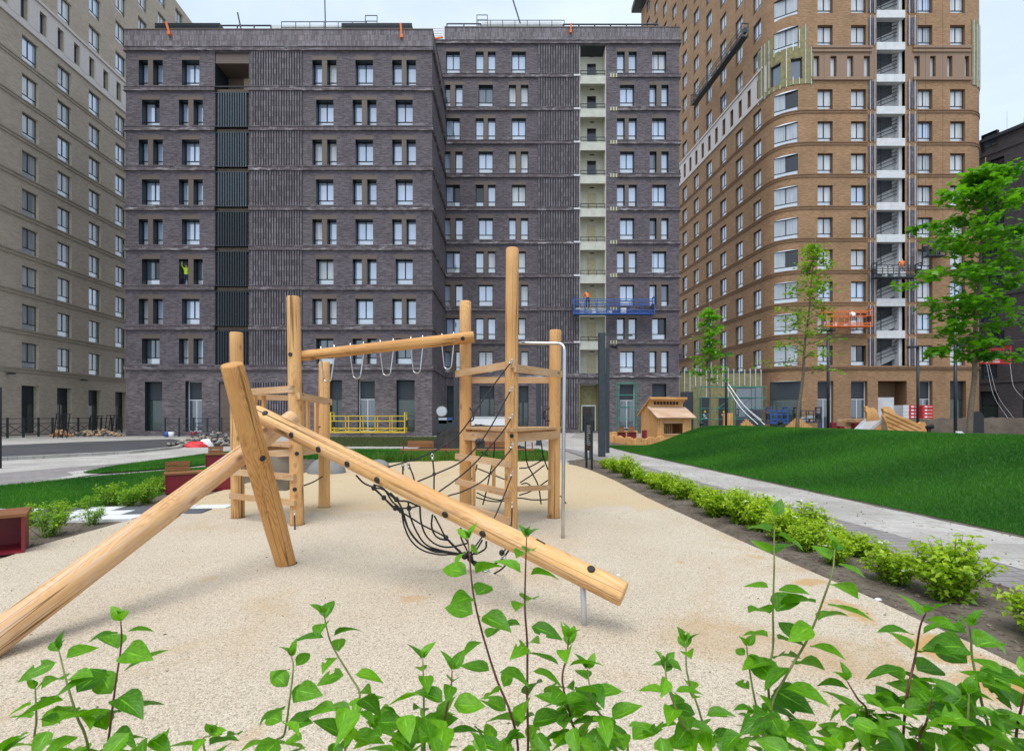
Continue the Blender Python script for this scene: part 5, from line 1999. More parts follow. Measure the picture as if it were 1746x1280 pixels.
# ------------------------------------------------------------------ posts, lamps, signs
def lamp(x, ytop, ybase, Y, lab, heads=((1, .35),), r=.065, zb=None):
    c = W(x, ytop, Y)
    z0 = -.05 if zb is None else zb
    o = thing('street_lamp', lab, 'lamp post', (c.x, Y, max(0, z0)), 'slim black lamp posts')
    q = MB()
    q.tube([(c.x, Y, z0), (c.x, Y, c.z)], r, 12)
    q.build('pole', M['black_metal'], o, True)
    for s, ln in heads:
        q = MB()
        q.box(c.x + (0 if s > 0 else -ln), c.x + (ln if s > 0 else 0), Y - .10, Y + .10, c.z - .0, c.z + .06)
        q.box(c.x + (ln * .35 if s > 0 else -ln), c.x + (ln if s > 0 else -ln * .35), Y - .12, Y + .12, c.z - .05, c.z - .001)
        q.build('lamp_head', M['black_metal'], o)
    return o
lamp(1412, 563, 731, 24, 'black lamp post beside the sparse young maple', ((1, .30), (-1, .28)))
lamp(1565, 592, 730, 26, 'black lamp post by the wooden slide', ((-1, .5),))
lamp(1629, 588, 740, 22, 'black lamp post next to the large maple trunk', ((1, .45),))
lamp(1238, 603, 727, 29, 'black lamp post behind the small maple near the playhouse', ((-1, .28), (1, .3)))
lamp(-1.5, 660, 796, 14.8, 'black lamp post cut by the photo edge near the road', (), r=.06)

o = thing('portal_post', 'tall thick black square post with a thin arm beside the info sign', 'post', (*G(1027, 778), 0))
a = W(1021.5, 567, 19)
b = W(1032.5, 567, 19)
q = MB()
q.box(a.x, b.x, 19, 19.25, -.05, a.z)
q.build('column', M['dark_grey_metal'], o)
q = MB()
q.bar((b.x, 19.12, a.z - .05), (b.x + 1.05, 19.12, a.z - .09), .05, .05)
q.build('arm', M['dark_grey_metal'], o)
c = W(1036.5, 592, 21)
o = thing('portal_post', 'slimmer black post with a small spotlight just behind the thick black post', 'post', (c.x, 21, 0))
q = MB()
q.box(c.x - .07, c.x + .07, 21, 21.14, -.05, c.z)
q.build('column', M['dark_grey_metal'], o)
q = MB()
q.tube([(c.x + .07, 21.0, c.z + .05), (c.x + .30, 21.0, c.z + .02)], .04, 8)
q.tube([(c.x + .16, 20.9, c.z + .04), (c.x + .34, 20.8, c.z)], .09, 10)
q.build('spotlight', M['black_metal'], o, True)
for x, yt_, Y, lab in ((777, 634, 27, 'dark square post seen behind the log net post of the climbing frame'), (918, 650, 27, 'dark square post seen between the log posts and the steel pole')):
    c = W(x, yt_, Y)
    o = thing('portal_post', lab, 'post', (c.x, Y, 0), 'dark square posts')
    q = MB()
    q.box(c.x - .11, c.x + .11, Y, Y + .2, -.05, c.z)
    q.box(c.x - .15, c.x + .15, Y - .04, Y + .24, -.03, .03)
    q.build('column', M['dark_grey_metal'], o)

sg = thing('info_sign', 'narrow black information sign on two legs at the path edge', 'sign', (*G(1004, 798), 0))
Ys = 14.7
for x, Yl in ((1000, 14.9), (1009, 14.35)):
    q = MB()
    c = W(x, 720, Yl)
    q.box(c.x - .03, c.x + .03, Yl - .03, Yl + .03, -.05, CH + (HY - 719) * Yl / F)
    q.build('leg', M['black_metal'], sg)
q = MB()
pa_, pb_ = Vector((W(1000, 0, 14.9).x, 14.9, 0)), Vector((W(1009, 0, 14.35).x, 14.35, 0))
dd = (pb_ - pa_).normalized()
nn = Vector((dd.y, -dd.x, 0))
if nn.y > 0:
    nn = -nn
def onsign(q, u0, u1, z0, z1, d0, d1):
    p = [pa_ + dd * u0, pa_ + dd * u1]
    pts = []
    for d in (d0, d1):
        for k, z in ((0, z0), (1, z0), (1, z1), (0, z1)):
            v = p[k] + nn * d
            pts.append((v.x, v.y, z))
    q.face(pts[4:], None)
    q.face([pts[0], pts[3], pts[2], pts[1]])
    for i in range(4):
        j = (i + 1) % 4
        q.face([pts[i], pts[j], pts[4 + j], pts[4 + i]])
Ls = (pb_ - pa_).length
onsign(q, .03, Ls - .03, .50, 1.32, -.015, .015)
bd = q.build('board', M['black_metal'], sg)
q = MB()
for i in range(11):
    z = 1.22 - i * .055
    onsign(q, .09, .09 + random.uniform(.2, .42), z, z + .02, .016, .018)
q.build('lettering', M['galv'], bd)
q = MB()
onsign(q, .10, .22, .56, .64, .016, .018)
q.build('mark', M['dark_red'], bd)
# rounded black boards
def arch_board(x, y0, y1, Y, wpx, lab, thin=False):
    c = W(x, y0, Y)
    zb = CH + (HY - y1) * Y / F
    o = thing('arch_board', lab, 'board', (c.x, Y, 0), 'black boards with rounded tops')
    w = wpx * Y / F / 2
    q = MB()
    prof = [(-w, zb), (w, zb)]
    for k in range(11):
        a = math.pi * k / 10
        prof.append((w * math.cos(a), c.z - w + w * math.sin(a)))
    n = len(prof)
    q.face([(c.x + px, Y, z) for px, z in prof])
    q.face([(c.x + px, Y + .06, z) for px, z in reversed(prof)])
    for i in range(n):
        j = (i + 1) % n
        q.face([(c.x + prof[i][0], Y, prof[i][1]), (c.x + prof[i][0], Y + .06, prof[i][1]), (c.x + prof[j][0], Y + .06, prof[j][1]), (c.x + prof[j][0], Y, prof[j][1])])
    q.build('board', M['black_metal'], o)
    for s in (-1, 1):
        q = MB()
        q.box(c.x + s * w - .03, c.x + s * w + .03, Y + .061, Y + .12, -.05, c.z - w)
        q.build('leg', M['dark_grey_metal'], o)
arch_board(1667, 701, 738, 25, 22, 'black board with a rounded top standing before the brown earth bank')
arch_board(1003, 703, 760, 17.5, 8, 'slim dark board with a rounded top behind the information sign')

def spot(x, y0, y1, Y, lab):
    c = W(x, y1, Y)
    z = float(mound_h(np.array([c.x]), np.array([Y]))[0]) - .03
    o = thing('ground_light', lab, 'spotlight', (c.x, Y, z), 'small black ground lights on the mound')
    h = max(.2, CH + (HY - y0) * Y / F - z)
    q = MB()
    q.tube([(c.x, Y, z - .05), (c.x, Y, z + h * .55)], .05, 10)
    q.build('stand', M['black_metal'], o, True)
    q = MB()
    q.tube([(c.x - .06, Y + .03, z + h * .66), (c.x + .08, Y - .05, z + h * .84)], .055, 10)
    q.build('lamp_head', M['black_metal'], o, True)
spot(1584, 724, 746, 13.5, 'black ground light on the mound beside the wooden slide')
spot(1330, 717, 732, 18.5, 'black ground light on the mound beside the palisade')
spot(1196, 718, 729, 22.0, 'tiny black ground light on the crest behind the playhouse')
o = thing('stone_block', 'grey slanted concrete stub at the foot of the large maple', 'block', (W(1641, 742, 12.2).x, 12.2, .85))
q = MB()
c0, c1 = W(1634, 739, 12.2), W(1648, 748, 11.6)
q.bar(c0, c1 - Vector((0, 0, .03)), .12, .12)
q.build('stub', M['white_conc'], o)

# ------------------------------------------------------------------ playhouse
ph = thing('playhouse', 'wooden plank playhouse with raised roof and a pale lower roof', 'playhouse', (W(1121, 752, 29).x, 29, 0), None, R(12))
Wd, Dp, H1, H2, H3 = 2.15, 2.0, 1.40, 2.05, 2.62
def lbox(x0, x1, y0, y1, z0, z1, name, mat, root=ph):
    q = MB()
    q.box(x0, x1, y0, y1, z0, z1)
    return lpart(q, name, mat, root)
for i in range(11):                                   # side boards
    y = i * Dp / 11
    zt_ = (1.45 + (H2 - 1.45) * min(1, y / .9)) if y < .9 else H3 - (H3 - 1.75) * (y - .9) / (Dp - .9)
    lbox(-.03, .0, y + .008, y + Dp / 11 - .008, 0, zt_, 'side_board', 'plank_new')
    lbox(Wd, Wd + .03, y + .008, y + Dp / 11 - .008, 0, zt_, 'side_board', 'plank_new')
lbox(.02, Wd - .02, Dp - .04, Dp, 0, 1.7, 'back_wall', 'plank_new')
for a, b in ((0, .14), (.14, .28), (.28, .42), (1.62, 1.76), (1.76, 1.9), (1.9, 2.04), (2.04, 2.15)):
    lbox(a + .006, b - .006, 0, .03, 0, H1, 'front_board', 'plank_new')
lbox(.42, 1.62, .002, .028, 0, .45, 'front_board', 'plank_new')
lbox(.42, 1.62, .002, .028, 1.18, H1, 'front_board', 'plank_new')
for i in range(5):
    lbox(.50 + i * .14, .54 + i * .14, .3, .33, .45, 1.18, 'baluster', 'plank')
lbox(.38, 1.66, -.05, -.002, 1.10, 1.20, 'window_rail', 'plank')
lbox(.38, 1.66, -.05, -.002, .42, .50, 'window_rail', 'plank')
q = MB()
q.bar((Wd / 2, -.32, H1 + .02), (Wd / 2, .95, H2 + .03), Wd + .35, .05)
lpart(q, 'lower_roof', 'plank_roof', ph)
lbox(.0, Wd, .90, .94, 2.1, 2.52, 'clerestory_wall', 'plank_new')
for i in range(8):
    lbox(.24 + i * .21, .39 + i * .21, .885, .899, 2.22, 2.40, 'vent', 'black_in')
q = MB()
q.bar((Wd / 2, .62, H3 + .02), (Wd / 2, Dp + .3, 1.58), Wd + .3, .06)
lpart(q, 'upper_roof', 'plank_new', ph)
lbox(-.12, Wd + .12, .56, .66, 2.54, 2.66, 'ridge_board', 'plank_new')
# sand pit fence of short stakes
sf = thing('palisade', 'low curved palisade of pale stakes round the sand pit by the playhouse', 'fence', (W(1075, 752, 27).x, 27, 0))
fp = crom([(x, y, 0) for x, y in (G(1036, 750), G(1052, 754), G(1080, 758), G(1115, 757), G(1140, 751))], 9)
for i, p in enumerate(fp):
    q = MB()
    q.tube([(p.x, p.y, -.05), (p.x, p.y, .34 + .05 * math.sin(i * 1.3)), (p.x, p.y, .36 + .05 * math.sin(i * 1.3))], [.10, .10, .08], 8)
    q.build('stake', M['plank_new'], sf)
fp = crom([(x, y, 0) for x, y in (G(1036, 747), G(1060, 744), G(1085, 743))], 9)
for i, p in enumerate(fp):
    q = MB()
    q.tube([(p.x, p.y, -.05), (p.x, p.y, .38), (p.x, p.y, .40)], [.11, .11, .09], 8)
    q.build('stake', M['plank_new'], sf)
for i, (xa2, xb2, y0, y1, Y, lab) in enumerate(((1055, 1067, 737, 748, 30, 'smaller dark red play counter by the sand pit'), (1072, 1085, 737, 752, 28, 'taller red play counter at the middle of the sand pit'), (1098, 1103, 733, 752, 28, 'narrow upright red play panel in front of the playhouse'))):
    a, b = W(xa2, y0, Y), W(xb2, y1, Y)
    o = thing('play_counter', lab, 'play counter', (a.x, Y, 0), 'red play furniture by the sand pit')
    q = MB()
    q.box(a.x, b.x, Y, Y + .04, .12, a.z)
    q.build('panel', M['dark_red'], o)
    for X in (a.x + .01, b.x - .07):
        q = MB()
        q.box(X, X + .06, Y + .041, Y + .45, -.03, a.z - .02)
        q.build('leg', M['dark_red'], o)
    if i < 2:
        q = MB()
        q.box(a.x - .05, b.x + .05, Y - .1, Y + .5, a.z + .002, a.z + .04)
        q.build('top', M['plank_brown'], o)
        q = MB()
        q.box(a.x + .05, b.x - .03, Y + .3, Y + .33, a.z + .041, a.z + .3)
        q.build('back_board', M['plank_brown'], o)

# palisades and wood blocks on the slope behind the mound
def palisade(x0, x1, tops, ybase, Y, lab, name='palisade'):
    o = thing(name, lab, 'palisade', (W((x0 + x1) / 2, 0, Y).x, Y, 0), 'wooden palisades behind the mound')
    n = len(tops)
    for i, yt_ in enumerate(tops):
        a, b = W(x0 + (x1 - x0) * i / n, yt_, Y), W(x0 + (x1 - x0) * (i + 1) / n, yt_, Y)
        q = MB()
        q.box(a.x + .008, b.x - .008, Y - .06, Y + .06, -.05, a.z)
        q.build('stake', M['plank_new'], o)
palisade(1333, 1391, [731, 728, 725, 722, 719, 716, 713, 712, 714, 716, 719, 722, 724, 727, 730, 732], 735, 25, 'broad stepped wooden palisade rising to a peak behind the mound')
palisade(1260, 1286, [725, 721, 718, 714, 716, 719, 722, 725], 735, 29, 'small stepped wooden palisade near the white straps')
palisade(1233, 1249, [704, 704, 704, 704], 735, 30, 'tight block of tall wooden stakes beside the lamp post')

# slide with wooden fins
sl = thing('slide', 'short steel slide between two shaped wooden fins behind the mound', 'slide', (W(1510, 740, 25).x, 25, 0))
def fin(pts, Y, th, name, mat):
    q = MB()
    P = [W(1300 + x / 3.915, 620 + y / 3.915, Y) for x, y in pts]
    n = len(P)
    q.face([tuple(p) for p in P], [(p.z * .9, p.x) for p in P])
    q.face([(p.x, Y + th, p.z) for p in reversed(P)], [(p.z * .9, p.x) for p in reversed(P)])
    for i in range(n):
        a, b = P[i], P[(i + 1) % n]
        q.face([(a.x, Y, a.z), (a.x, Y + th, a.z), (b.x, Y + th, b.z), (b.x, Y, b.z)])
    return q.build(name, M[mat], sl)
fin([(805, 300), (822, 285), (850, 287), (885, 320), (895, 338), (960, 362), (1050, 402), (1062, 388), (1085, 390), (1095, 412), (1085, 428), (1110, 445), (1055, 540), (860, 540), (830, 400), (805, 350), (815, 330)], 24.6, .16, 'fin', 'plank_new')
for k in range(5):
    q = MB()
    a, b = W(1300 + (815 + k * 8) / 3.915, 620 + (318 + k * 33) / 3.915, 24.58), W(1300 + (1060 - k * 20) / 3.915, 620 + (432 + k * 18) / 3.915, 24.58)
    q.bar(a, b, .03, .012)
    q.build('groove', M['plank_brown'], sl)
fin([(690, 285), (700, 282), (720, 297), (745, 293), (765, 310), (790, 385), (800, 540), (700, 540), (700, 330), (690, 315)], 25.8, .16, 'fin', 'plank_new')
q = MB()
rows = [((690, 385), (805, 375)), ((670, 400), (780, 400)), ((640, 430), (740, 430)), ((600, 470), (700, 470)), ((560, 520), (660, 520))]
for (a, b), (c, d), Ya, Yb in zip([r[0] for r in rows[:-1]], [r[1] for r in rows[:-1]], (25.6,) * 4, (25.6,) * 4):
    pass
L_ = [W(1300 + r[0][0] / 3.915, 620 + r[0][1] / 3.915, 25.7 - i * .35) for i, r in enumerate(rows)]
R_ = [W(1300 + r[1][0] / 3.915, 620 + r[1][1] / 3.915, 25.0 - i * .35) for i, r in enumerate(rows)]
for i in range(len(rows) - 1):
    q.face([L_[i], R_[i], R_[i + 1], L_[i + 1]])
    q.bar(L_[i] + Vector((0, 0, .06)), L_[i + 1] + Vector((0, 0, .06)), .05, .16)
    q.bar(R_[i] + Vector((0, 0, .06)), R_[i + 1] + Vector((0, 0, .06)), .05, .16)
q.build('chute', M['galv'], sl)
# red wrapped pallets of insulation
pk = thing('wrapped_pallet', 'red and white wrapped packs stacked by the brown tower entrance', 'pallet stack', (W(1568, 712, 36).x, 36, 0))
for c_ in range(3):
    for r_ in range(4):
        xa2, xb2 = ((1540.5, 1550), (1550.5, 1567.5), (1573.5, 1591.5))[c_]
        y0 = 690.5 + r_ * 5.8
        a, b = W(xa2, y0, 36), W(xb2, y0 + 5.6, 36)
        q = MB()
        q.box(a.x, b.x, 36 + random.uniform(0, .05), 36.9, b.z, a.z)
        pkk = q.build('pack', M['white_conc'] if c_ == 0 else M['red'], pk)
        if c_:
            q = MB()
            q.box(a.x + .12, a.x + .30, 35.97, 35.99, b.z + .06, a.z - .06)
            q.box(a.x + .36, b.x - .1, 35.97, 35.99, b.z + .10, b.z + .13)
            q.build('print', M['white'], pkk)
q = MB()
a, b = W(1540, 714, 36), W(1592, 714, 36)
q.box(a.x, b.x, 36, 36.9, -.05, CH + (HY - 713.9) * 36 / F)
q.build('pallet', M['plank'], pk)
# heap of boards with red ends
hp = thing('timber_pile', 'small pile of loose boards and red boxes behind the mound', 'timber pile', (W(1438, 725, 27).x, 27, 0))
for i in range(16):
    a = W(1425 + random.uniform(0, 22), 727 - random.uniform(0, 14), 27 + random.uniform(-.4, .4))
    q = MB()
    an = random.uniform(-.5, .5)
    q.bar(a, a + Vector((1.0 * math.cos(an), .6 * math.sin(an), random.uniform(-.06, .06))), .16, .05)
    q.build('board', M['plank'], hp)
for x, y in ((1417, 725), (1455, 726), (1430, 731)):
    a = W(x, y, 26.6)
    q = MB()
    q.box(a.x, a.x + .24, 26.5, 26.8, a.z - .15, a.z + .15)
    q.build('box', M['dark_red'], hp)

# ------------------------------------------------------------------ people
def person(lab, feet, face, top, legs, skin='skin', pose='stand', helmet=None, h=1.74, arms=None):
    """one continuous body grown from a skeleton"""
    s = h / 1.74
    V = {'pel': (0, 0, .95), 'bel': (0, .01, 1.12), 'che': (0, .0, 1.36), 'nec': (0, 0, 1.50), 'hea': (0, -.02, 1.62), 'top': (0, -.01, 1.70)}
    for sg, n in ((-1, 'l'), (1, 'r')):
        V['hip' + n] = (sg * .10, 0, .90)
        V['kne' + n] = (sg * .12, -.03, .50)
        V['ank' + n] = (sg * .13, .02, .09)
        V['toe' + n] = (sg * .15, -.16, .04)
        V['sho' + n] = (sg * .19, .0, 1.41)
        V['elb' + n] = (sg * .26, .02, 1.14)
        V['wri' + n] = (sg * .24, -.14, .93)
        V['han' + n] = (sg * .235, -.18, .87)
    if arms == 'forward':
        for sg, n in ((-1, 'l'), (1, 'r')):
            V['elb' + n] = (sg * .25, -.18, 1.22)
            V['wri' + n] = (sg * .16, -.42, 1.22)
            V['han' + n] = (sg * .15, -.50, 1.24)
    if arms == 'up':
        V['elbl'] = (-.30, -.10, 1.58)
        V['wril'] = (-.26, -.18, 1.84)
        V['hanl'] = (-.25, -.20, 1.92)
    if pose == 'bend':
        for k in ('bel', 'che', 'nec', 'hea', 'top', 'shol', 'shor', 'elbl', 'elbr', 'wril', 'wrir', 'hanl', 'hanr'):
            x, y, z = V[k]
            a = R(35)
            dz, dy = z - .95, y
            V[k] = (x, dy * math.cos(a) - dz * math.sin(a), .95 + dz * math.cos(a) + dy * math.sin(a))
    E = [('pel', 'bel'), ('bel', 'che'), ('che', 'nec'), ('nec', 'hea'), ('hea', 'top')]
    for n in 'lr':
        E += [('pel', 'hip' + n), ('hip' + n, 'kne' + n), ('kne' + n, 'ank' + n), ('ank' + n, 'toe' + n), ('che', 'sho' + n), ('sho' + n, 'elb' + n), ('elb' + n, 'wri' + n), ('wri' + n, 'han' + n)]
    RAD = {'pel': .14, 'bel': .14, 'che': .15, 'nec': .06, 'hea': .095, 'top': .07, 'hip': .095, 'kne': .07, 'ank': .05, 'toe': .04, 'sho': .075, 'elb': .052, 'wri': .036, 'han': .042}
    keys = list(V)
    me = bpy.data.meshes.new('body')
    me.from_pydata([tuple(c * s for c in V[k]) for k in keys], [(keys.index(a), keys.index(b)) for a, b in E], [])
    t = bpy.data.objects.new('body', me)
    COL.objects.link(t)
    md = t.modifiers.new('skin', 'SKIN')
    for k, sv in zip(keys, me.skin_vertices[0].data):
        r = RAD[k[:3]] * s
        sv.radius = (r, r)
        sv.use_root = k == 'pel'
    sd = t.modifiers.new('sub', 'SUBSURF')
    sd.levels = sd.render_levels = 1
    dg = bpy.context.evaluated_depsgraph_get()
    ev = bpy.data.meshes.new_from_object(t.evaluated_get(dg))
    bpy.data.objects.remove(t)
    ev.name = 'body'
    for m in (legs, top, skin, 'black_metal'):
        ev.materials.append(M[m])
    hz = V['nec'][2] * s
    hd = Vector(V['hea']) * s
    for p in ev.polygons:
        c = p.center
        k = 0
        if c.z > .93 * s:
            k = 1
        if (c - hd).length < .15 * s:
            k = 2
        for n in 'lr':
            if (c - Vector(V['han' + n]) * s).length < .085 * s:
                k = 2
        if c.z < .10 * s:
            k = 3
        p.material_index = k
        p.use_smooth = True
    o = bpy.data.objects.new('person', ev)
    COL.objects.link(o)
    o.location = feet
    o.rotation_euler = (0, 0, face)
    tag(o, lab, 'person', 'workers on the facades')
    if helmet:
        q = MB()
        hp_ = Vector(V['top']) * s
        q.tube([hp_ + Vector((0, 0, -.05)), hp_ + Vector((0, 0, -.045)), hp_, hp_ + Vector((0, 0, .05))], [.135, .115, .105, .05], 12)
        hm = q.build('helmet', M[helmet], None, True)
        hm.parent = o
    return o

# ------------------------------------------------------------------ suspended work platforms
def gondola(x0, x1, y0, y1, Y, mat, lab, dy=0.0, ropes=None, boxes=True, group='suspended work platforms'):
    """cradle with floor, guard rails, end frames and hoists; x/y are photo pixels of its outline"""
    a, b = W(x0, y0, Y), W(x1, y1, Y + dy)
    o = thing('work_platform', lab, 'work platform', ((a.x + b.x) / 2, Y, b.z), group)
    p0 = Vector((a.x, Y, b.z))
    p1 = Vector((W(x1, y1, Y + dy).x, Y + dy, b.z))
    return cradle(o, p0, p1, a.z - b.z, mat, ropes, boxes)
def cradle(o, p0, p1, h, mat, ropes, boxes):
    d = (p1 - p0)
    L = d.length
    d.normalize()
    s = Vector((-d.y, d.x, 0))
    if s.y < 0 and abs(s.y) > .5:
        s = -s
    wdt = .7
    def P(u, v, z):
        return p0 + d * u + s * v + Vector((0, 0, z))
    q = MB()
    q.bar(P(0, wdt / 2, .06), P(L, wdt / 2, .06), wdt, .10)
    q.build('floor', M[mat], o)
    for v, nm in ((0, 'guard_rail'), (wdt, 'guard_rail')):
        q = MB()
        for z in (.35, h * .70, h):
            if z <= h:
                q.bar(P(0, v, z), P(L, v, z), .05, .06)
        k = max(3, int(L / 1.0))
        for i in range(k + 1):
            q.bar(P(L * i / k, v, .1), P(L * i / k, v, h), .05, .05)
            if i < k and v == 0:
                q.bar(P(L * i / k, v + .001, .12), P(L * (i + 1) / k, v + .001, .36), .035, .035)
        q.build(nm, M[mat], o)
    for u in (0, L):
        q = MB()
        q.bar(P(u, 0, h + .25), P(u, wdt, h + .25), .08, .08)
        q.bar(P(u, 0, 0), P(u, 0, h + .3), .08, .08)
        q.bar(P(u, wdt, 0), P(u, wdt, h + .3), .08, .08)
        q.build('end_frame', M[mat], o)
        q = MB()
        c = P(u, wdt / 2, h * .55)
        q.box(c.x - .16, c.x + .16, c.y - .16, c.y + .16, c.z - .25, c.z + .25)
        q.build('hoist', M['dark_grey_metal'], o)
        if ropes:
            q = MB()
            c = P(u, wdt / 2, h)
            q.tube([c, (c.x, c.y, ropes)], .012, 4)
            q.build('cable', M['black_metal'], o)
    if boxes:
        for u, w_, hh, m_ in ((.25, .3, .35, 'white'), (.45, .4, .25, 'galv'), (.62, .5, .5, 'white_conc')):
            q = MB()
            c = P(L * u, wdt * .5, .12)
            q.box(c.x - w_ / 2, c.x + w_ / 2, c.y - .2, c.y + .2, c.z, c.z + hh)
            q.build('material_box', M[m_], o)
    return o
gondola(979, 1116, 510, 535.5, 46.2, 'blue', 'long blue work platform hanging before the cream balcony shaft', ropes=38.2)
gondola(1409, 1487, 530, 557, 48.0, 'orange', 'orange work platform hanging low on the brown tower front', ropes=50)
gondola(1495, 1571, 452, 473, 48.0, 'dark_grey_metal', 'dark work platform hanging across the stair shaft of the brown tower', ropes=50)
gondola(1583, 1613, 412, 436, 48.0, 'dark_grey_metal', 'short dark work platform high beside the large maple crown', ropes=50, boxes=False)
gondola(1671, 1723, 594, 620, 49.5, 'red', 'red work platform hanging at the blackish building', ropes=32)
gondola(564, 690, 709, 738, 37.6, 'yellow', 'yellow work platform standing on the ground before the dark block', ropes=None, boxes=False)
gondola(1314, 1343, 700, 722, 40.5, 'blue', 'short blue cradle standing before the dark window of the brown tower', ropes=None, boxes=False)
gondola(1362, 1400, 700, 721, 40.5, 'dark_grey_metal', 'dark cradle standing on the ground next to the maple trunk', ropes=None)
gd = thing('work_platform', 'long dark work platform seen steeply on the side face of the brown tower', 'work platform', (BX(58) - .9, 58, 41.2), 'suspended work platforms')
cradle(gd, Vector((BX(52.6) - 1.0, 52.6, 41.5)), Vector((BX(64.3) - 1.0, 64.3, 41.5)), 1.15, 'dark_grey_metal', 50, True)
gd = thing('work_platform', 'small dark work platform at the foot of the side face of the brown tower', 'work platform', (BX(70) - .9, 70, 9.6), 'suspended work platforms')
cradle(gd, Vector((BX(69) - .9, 69, 9.3)), Vector((BX(72) - .9, 72, 9.3)), 1.15, 'blue', 40, False)

person('worker in orange jacket standing on the long blue platform', (W(1003, 522, 46.5).x, 46.75, W(1003, 524, 46.75).z), R(195), 'orange', 'navy', pose='bend', arms='forward')
person('worker in yellow hi-vis vest reaching up inside a window of the dark block', (W(317, 480, 39.95).x, 40.0, ZC(2) + .53), R(20), 'hivis', 'navy', arms='up', h=1.66)
person('worker in pale shirt bending on the orange platform', (W(1456, 556, 48.4).x, 48.4, W(1456, 556, 48.4).z), R(170), 'white', 'grey_cloth', pose='bend', arms='forward', helmet='white')
person('worker in orange jacket on the dark platform across the stair shaft', (W(1538, 471, 48.4).x, 48.4, W(1538, 471, 48.4).z), R(170), 'orange', 'grey_cloth', arms='forward')
person('worker in blue overalls on the short dark platform by the maple crown', (W(1597, 435, 48.4).x, 48.4, W(1597, 435, 48.4).z), R(180), 'blue', 'navy', arms='forward', helmet='red')
# ------------------------------------------------------------------ fences, scaffold, heaps
def rail_fence(p0, p1, h, lab, n, name='railing'):
    o = thing(name, lab, 'railing', ((p0[0] + p1[0]) / 2, (p0[1] + p1[1]) / 2, 0), 'dark site railings by the facades')
    p0, p1 = Vector((*p0, 0)), Vector((*p1, 0))
    for z in (.15, h * .72, h):
        q = MB()
        q.bar(p0 + Vector((0, 0, z)), p1 + Vector((0, 0, z)), .05, .05)
        q.build('rail', M['dark_grey_metal'], o)
    for i in range(n + 1):
        c = p0.lerp(p1, i / n)
        q = MB()
        q.box(c.x - .05, c.x + .05, c.y - .05, c.y + .05, -.05, h + .08)
        q.build('post', M['dark_grey_metal'], o)
        if i < n:
            d = p0.lerp(p1, (i + 1) / n)
            q = MB()
            q.bar(c + Vector((0, 0, .18)), d + Vector((0, 0, h * .68)), .035, .035)
            q.bar(c + Vector((0, 0, h * .68)), d + Vector((0, 0, .18)), .035, .035)
            q.build('brace', M['dark_grey_metal'], o)
rail_fence((-36.3, 33.5), (-36.8, 47), 1.35, 'dark braced railing along the foot of the tan tower', 11)
rail_fence((-26.6, 38.2), (-21.2, 38.2), 1.35, 'dark braced railing before the shop door of the dark block', 5)
for i, (x, y0, Y) in enumerate(((103, 706, 36), (188, 708, 43), (160, 709, 42))):
    c = W(x, y0, Y)
    o = thing('metal_frame', ('upright dark metal frame leaning by the tan tower door', 'dark rack of upright bars near the tower corner', 'low dark metal frame beside the rack of bars')[i], 'metal frame', (c.x, Y, 0), 'loose metal frames by the tan tower')
    for k in range(4):
        q = MB()
        q.bar((c.x - .5 + .32 * k, Y, -.05), (c.x - .45 + .32 * k, Y + .2, c.z), .045, .045)
        q.build('bar', M['black_metal'], o)
    q = MB()
    q.bar((c.x - .5, Y + .2, c.z), (c.x + .6, Y + .2, c.z), .06, .06)
    q.build('rail', M['black_metal'], o)

def heap(name, x, y, Y, w, d, h, n, r0, r1, mats, lab, cat, kind=None):
    """pile of loose pieces, all real geometry"""
    c = W(x, y, Y)
    vs, fs, mi = [], [], []
    for i in range(n):
        a, rr = random.uniform(0, 6.28), math.sqrt(random.random())
        X, Yy = c.x + w / 2 * rr * math.cos(a), Y + d / 2 * rr * math.sin(a)
        zt_ = h * (1 - rr ** 1.5) * random.uniform(.75, 1.05)
        sx, sy, sz = random.uniform(r0, r1), random.uniform(r0, r1) * .7, random.uniform(r0, r1) * .35
        Mx = Matrix.Translation((X, Yy, zt_ + sz)) @ Matrix.Rotation(random.uniform(0, 6.28), 4, 'Z') @ Matrix.Rotation(random.uniform(-.5, .5), 4, 'X') @ Matrix.Rotation(random.uniform(-.4, .4), 4, 'Y')
        b = len(vs)
        for q in ((-1, -1, -1), (1, -1, -1), (1, 1, -1), (-1, 1, -1), (-1, -1, 1), (1, -1, 1), (1, 1, 1), (-1, 1, 1)):
            p = Mx @ Vector((q[0] * sx * random.uniform(.7, 1), q[1] * sy * random.uniform(.7, 1), q[2] * sz))
            vs.append(tuple(p))
        k = random.randrange(len(mats))
        for fc in ((0, 3, 2, 1), (4, 5, 6, 7), (0, 1, 5, 4), (1, 2, 6, 5), (2, 3, 7, 6), (3, 0, 4, 7)):
            fs.append([b + t for t in fc])
            mi.append(k)
    o = np_mesh(name, np.array(vs) - np.array([c.x, Y, 0]), np.array(fs), [M[m] for m in mats], 'stuff', np.array(mi))
    o.location = (c.x, Y, 0)
    tag(o, lab, cat)
    return o
M['rubble_a'] = m_plain('rubble_a', (.30, .29, .27), .9)
M['rubble_b'] = m_plain('rubble_b', (.07, .075, .085), .8)
M['rubble_c'] = m_plain('rubble_c', (.34, .28, .20), .9)
heap('rubble_pile', 362, 757, 26.5, 3.6, 1.6, .62, 420, .06, .17, ['rubble_a', 'rubble_b', 'rubble_b', 'rubble_c'], 'heap of grey broken stone and rubble at the road end', 'rubble pile')
heap('rubble_pile', 320, 760, 25.6, 2.0, .8, .22, 90, .05, .13, ['rubble_a', 'rubble_b', 'rubble_c'], 'low scatter of broken stone in front of the rubble heap', 'rubble pile')
heap('timber_pile', 104, 742, 37.5, 1.2, .6, .42, 60, .06, .22, ['plank', 'plank_brown'], 'small pile of split boards on the pavement', 'timber pile')
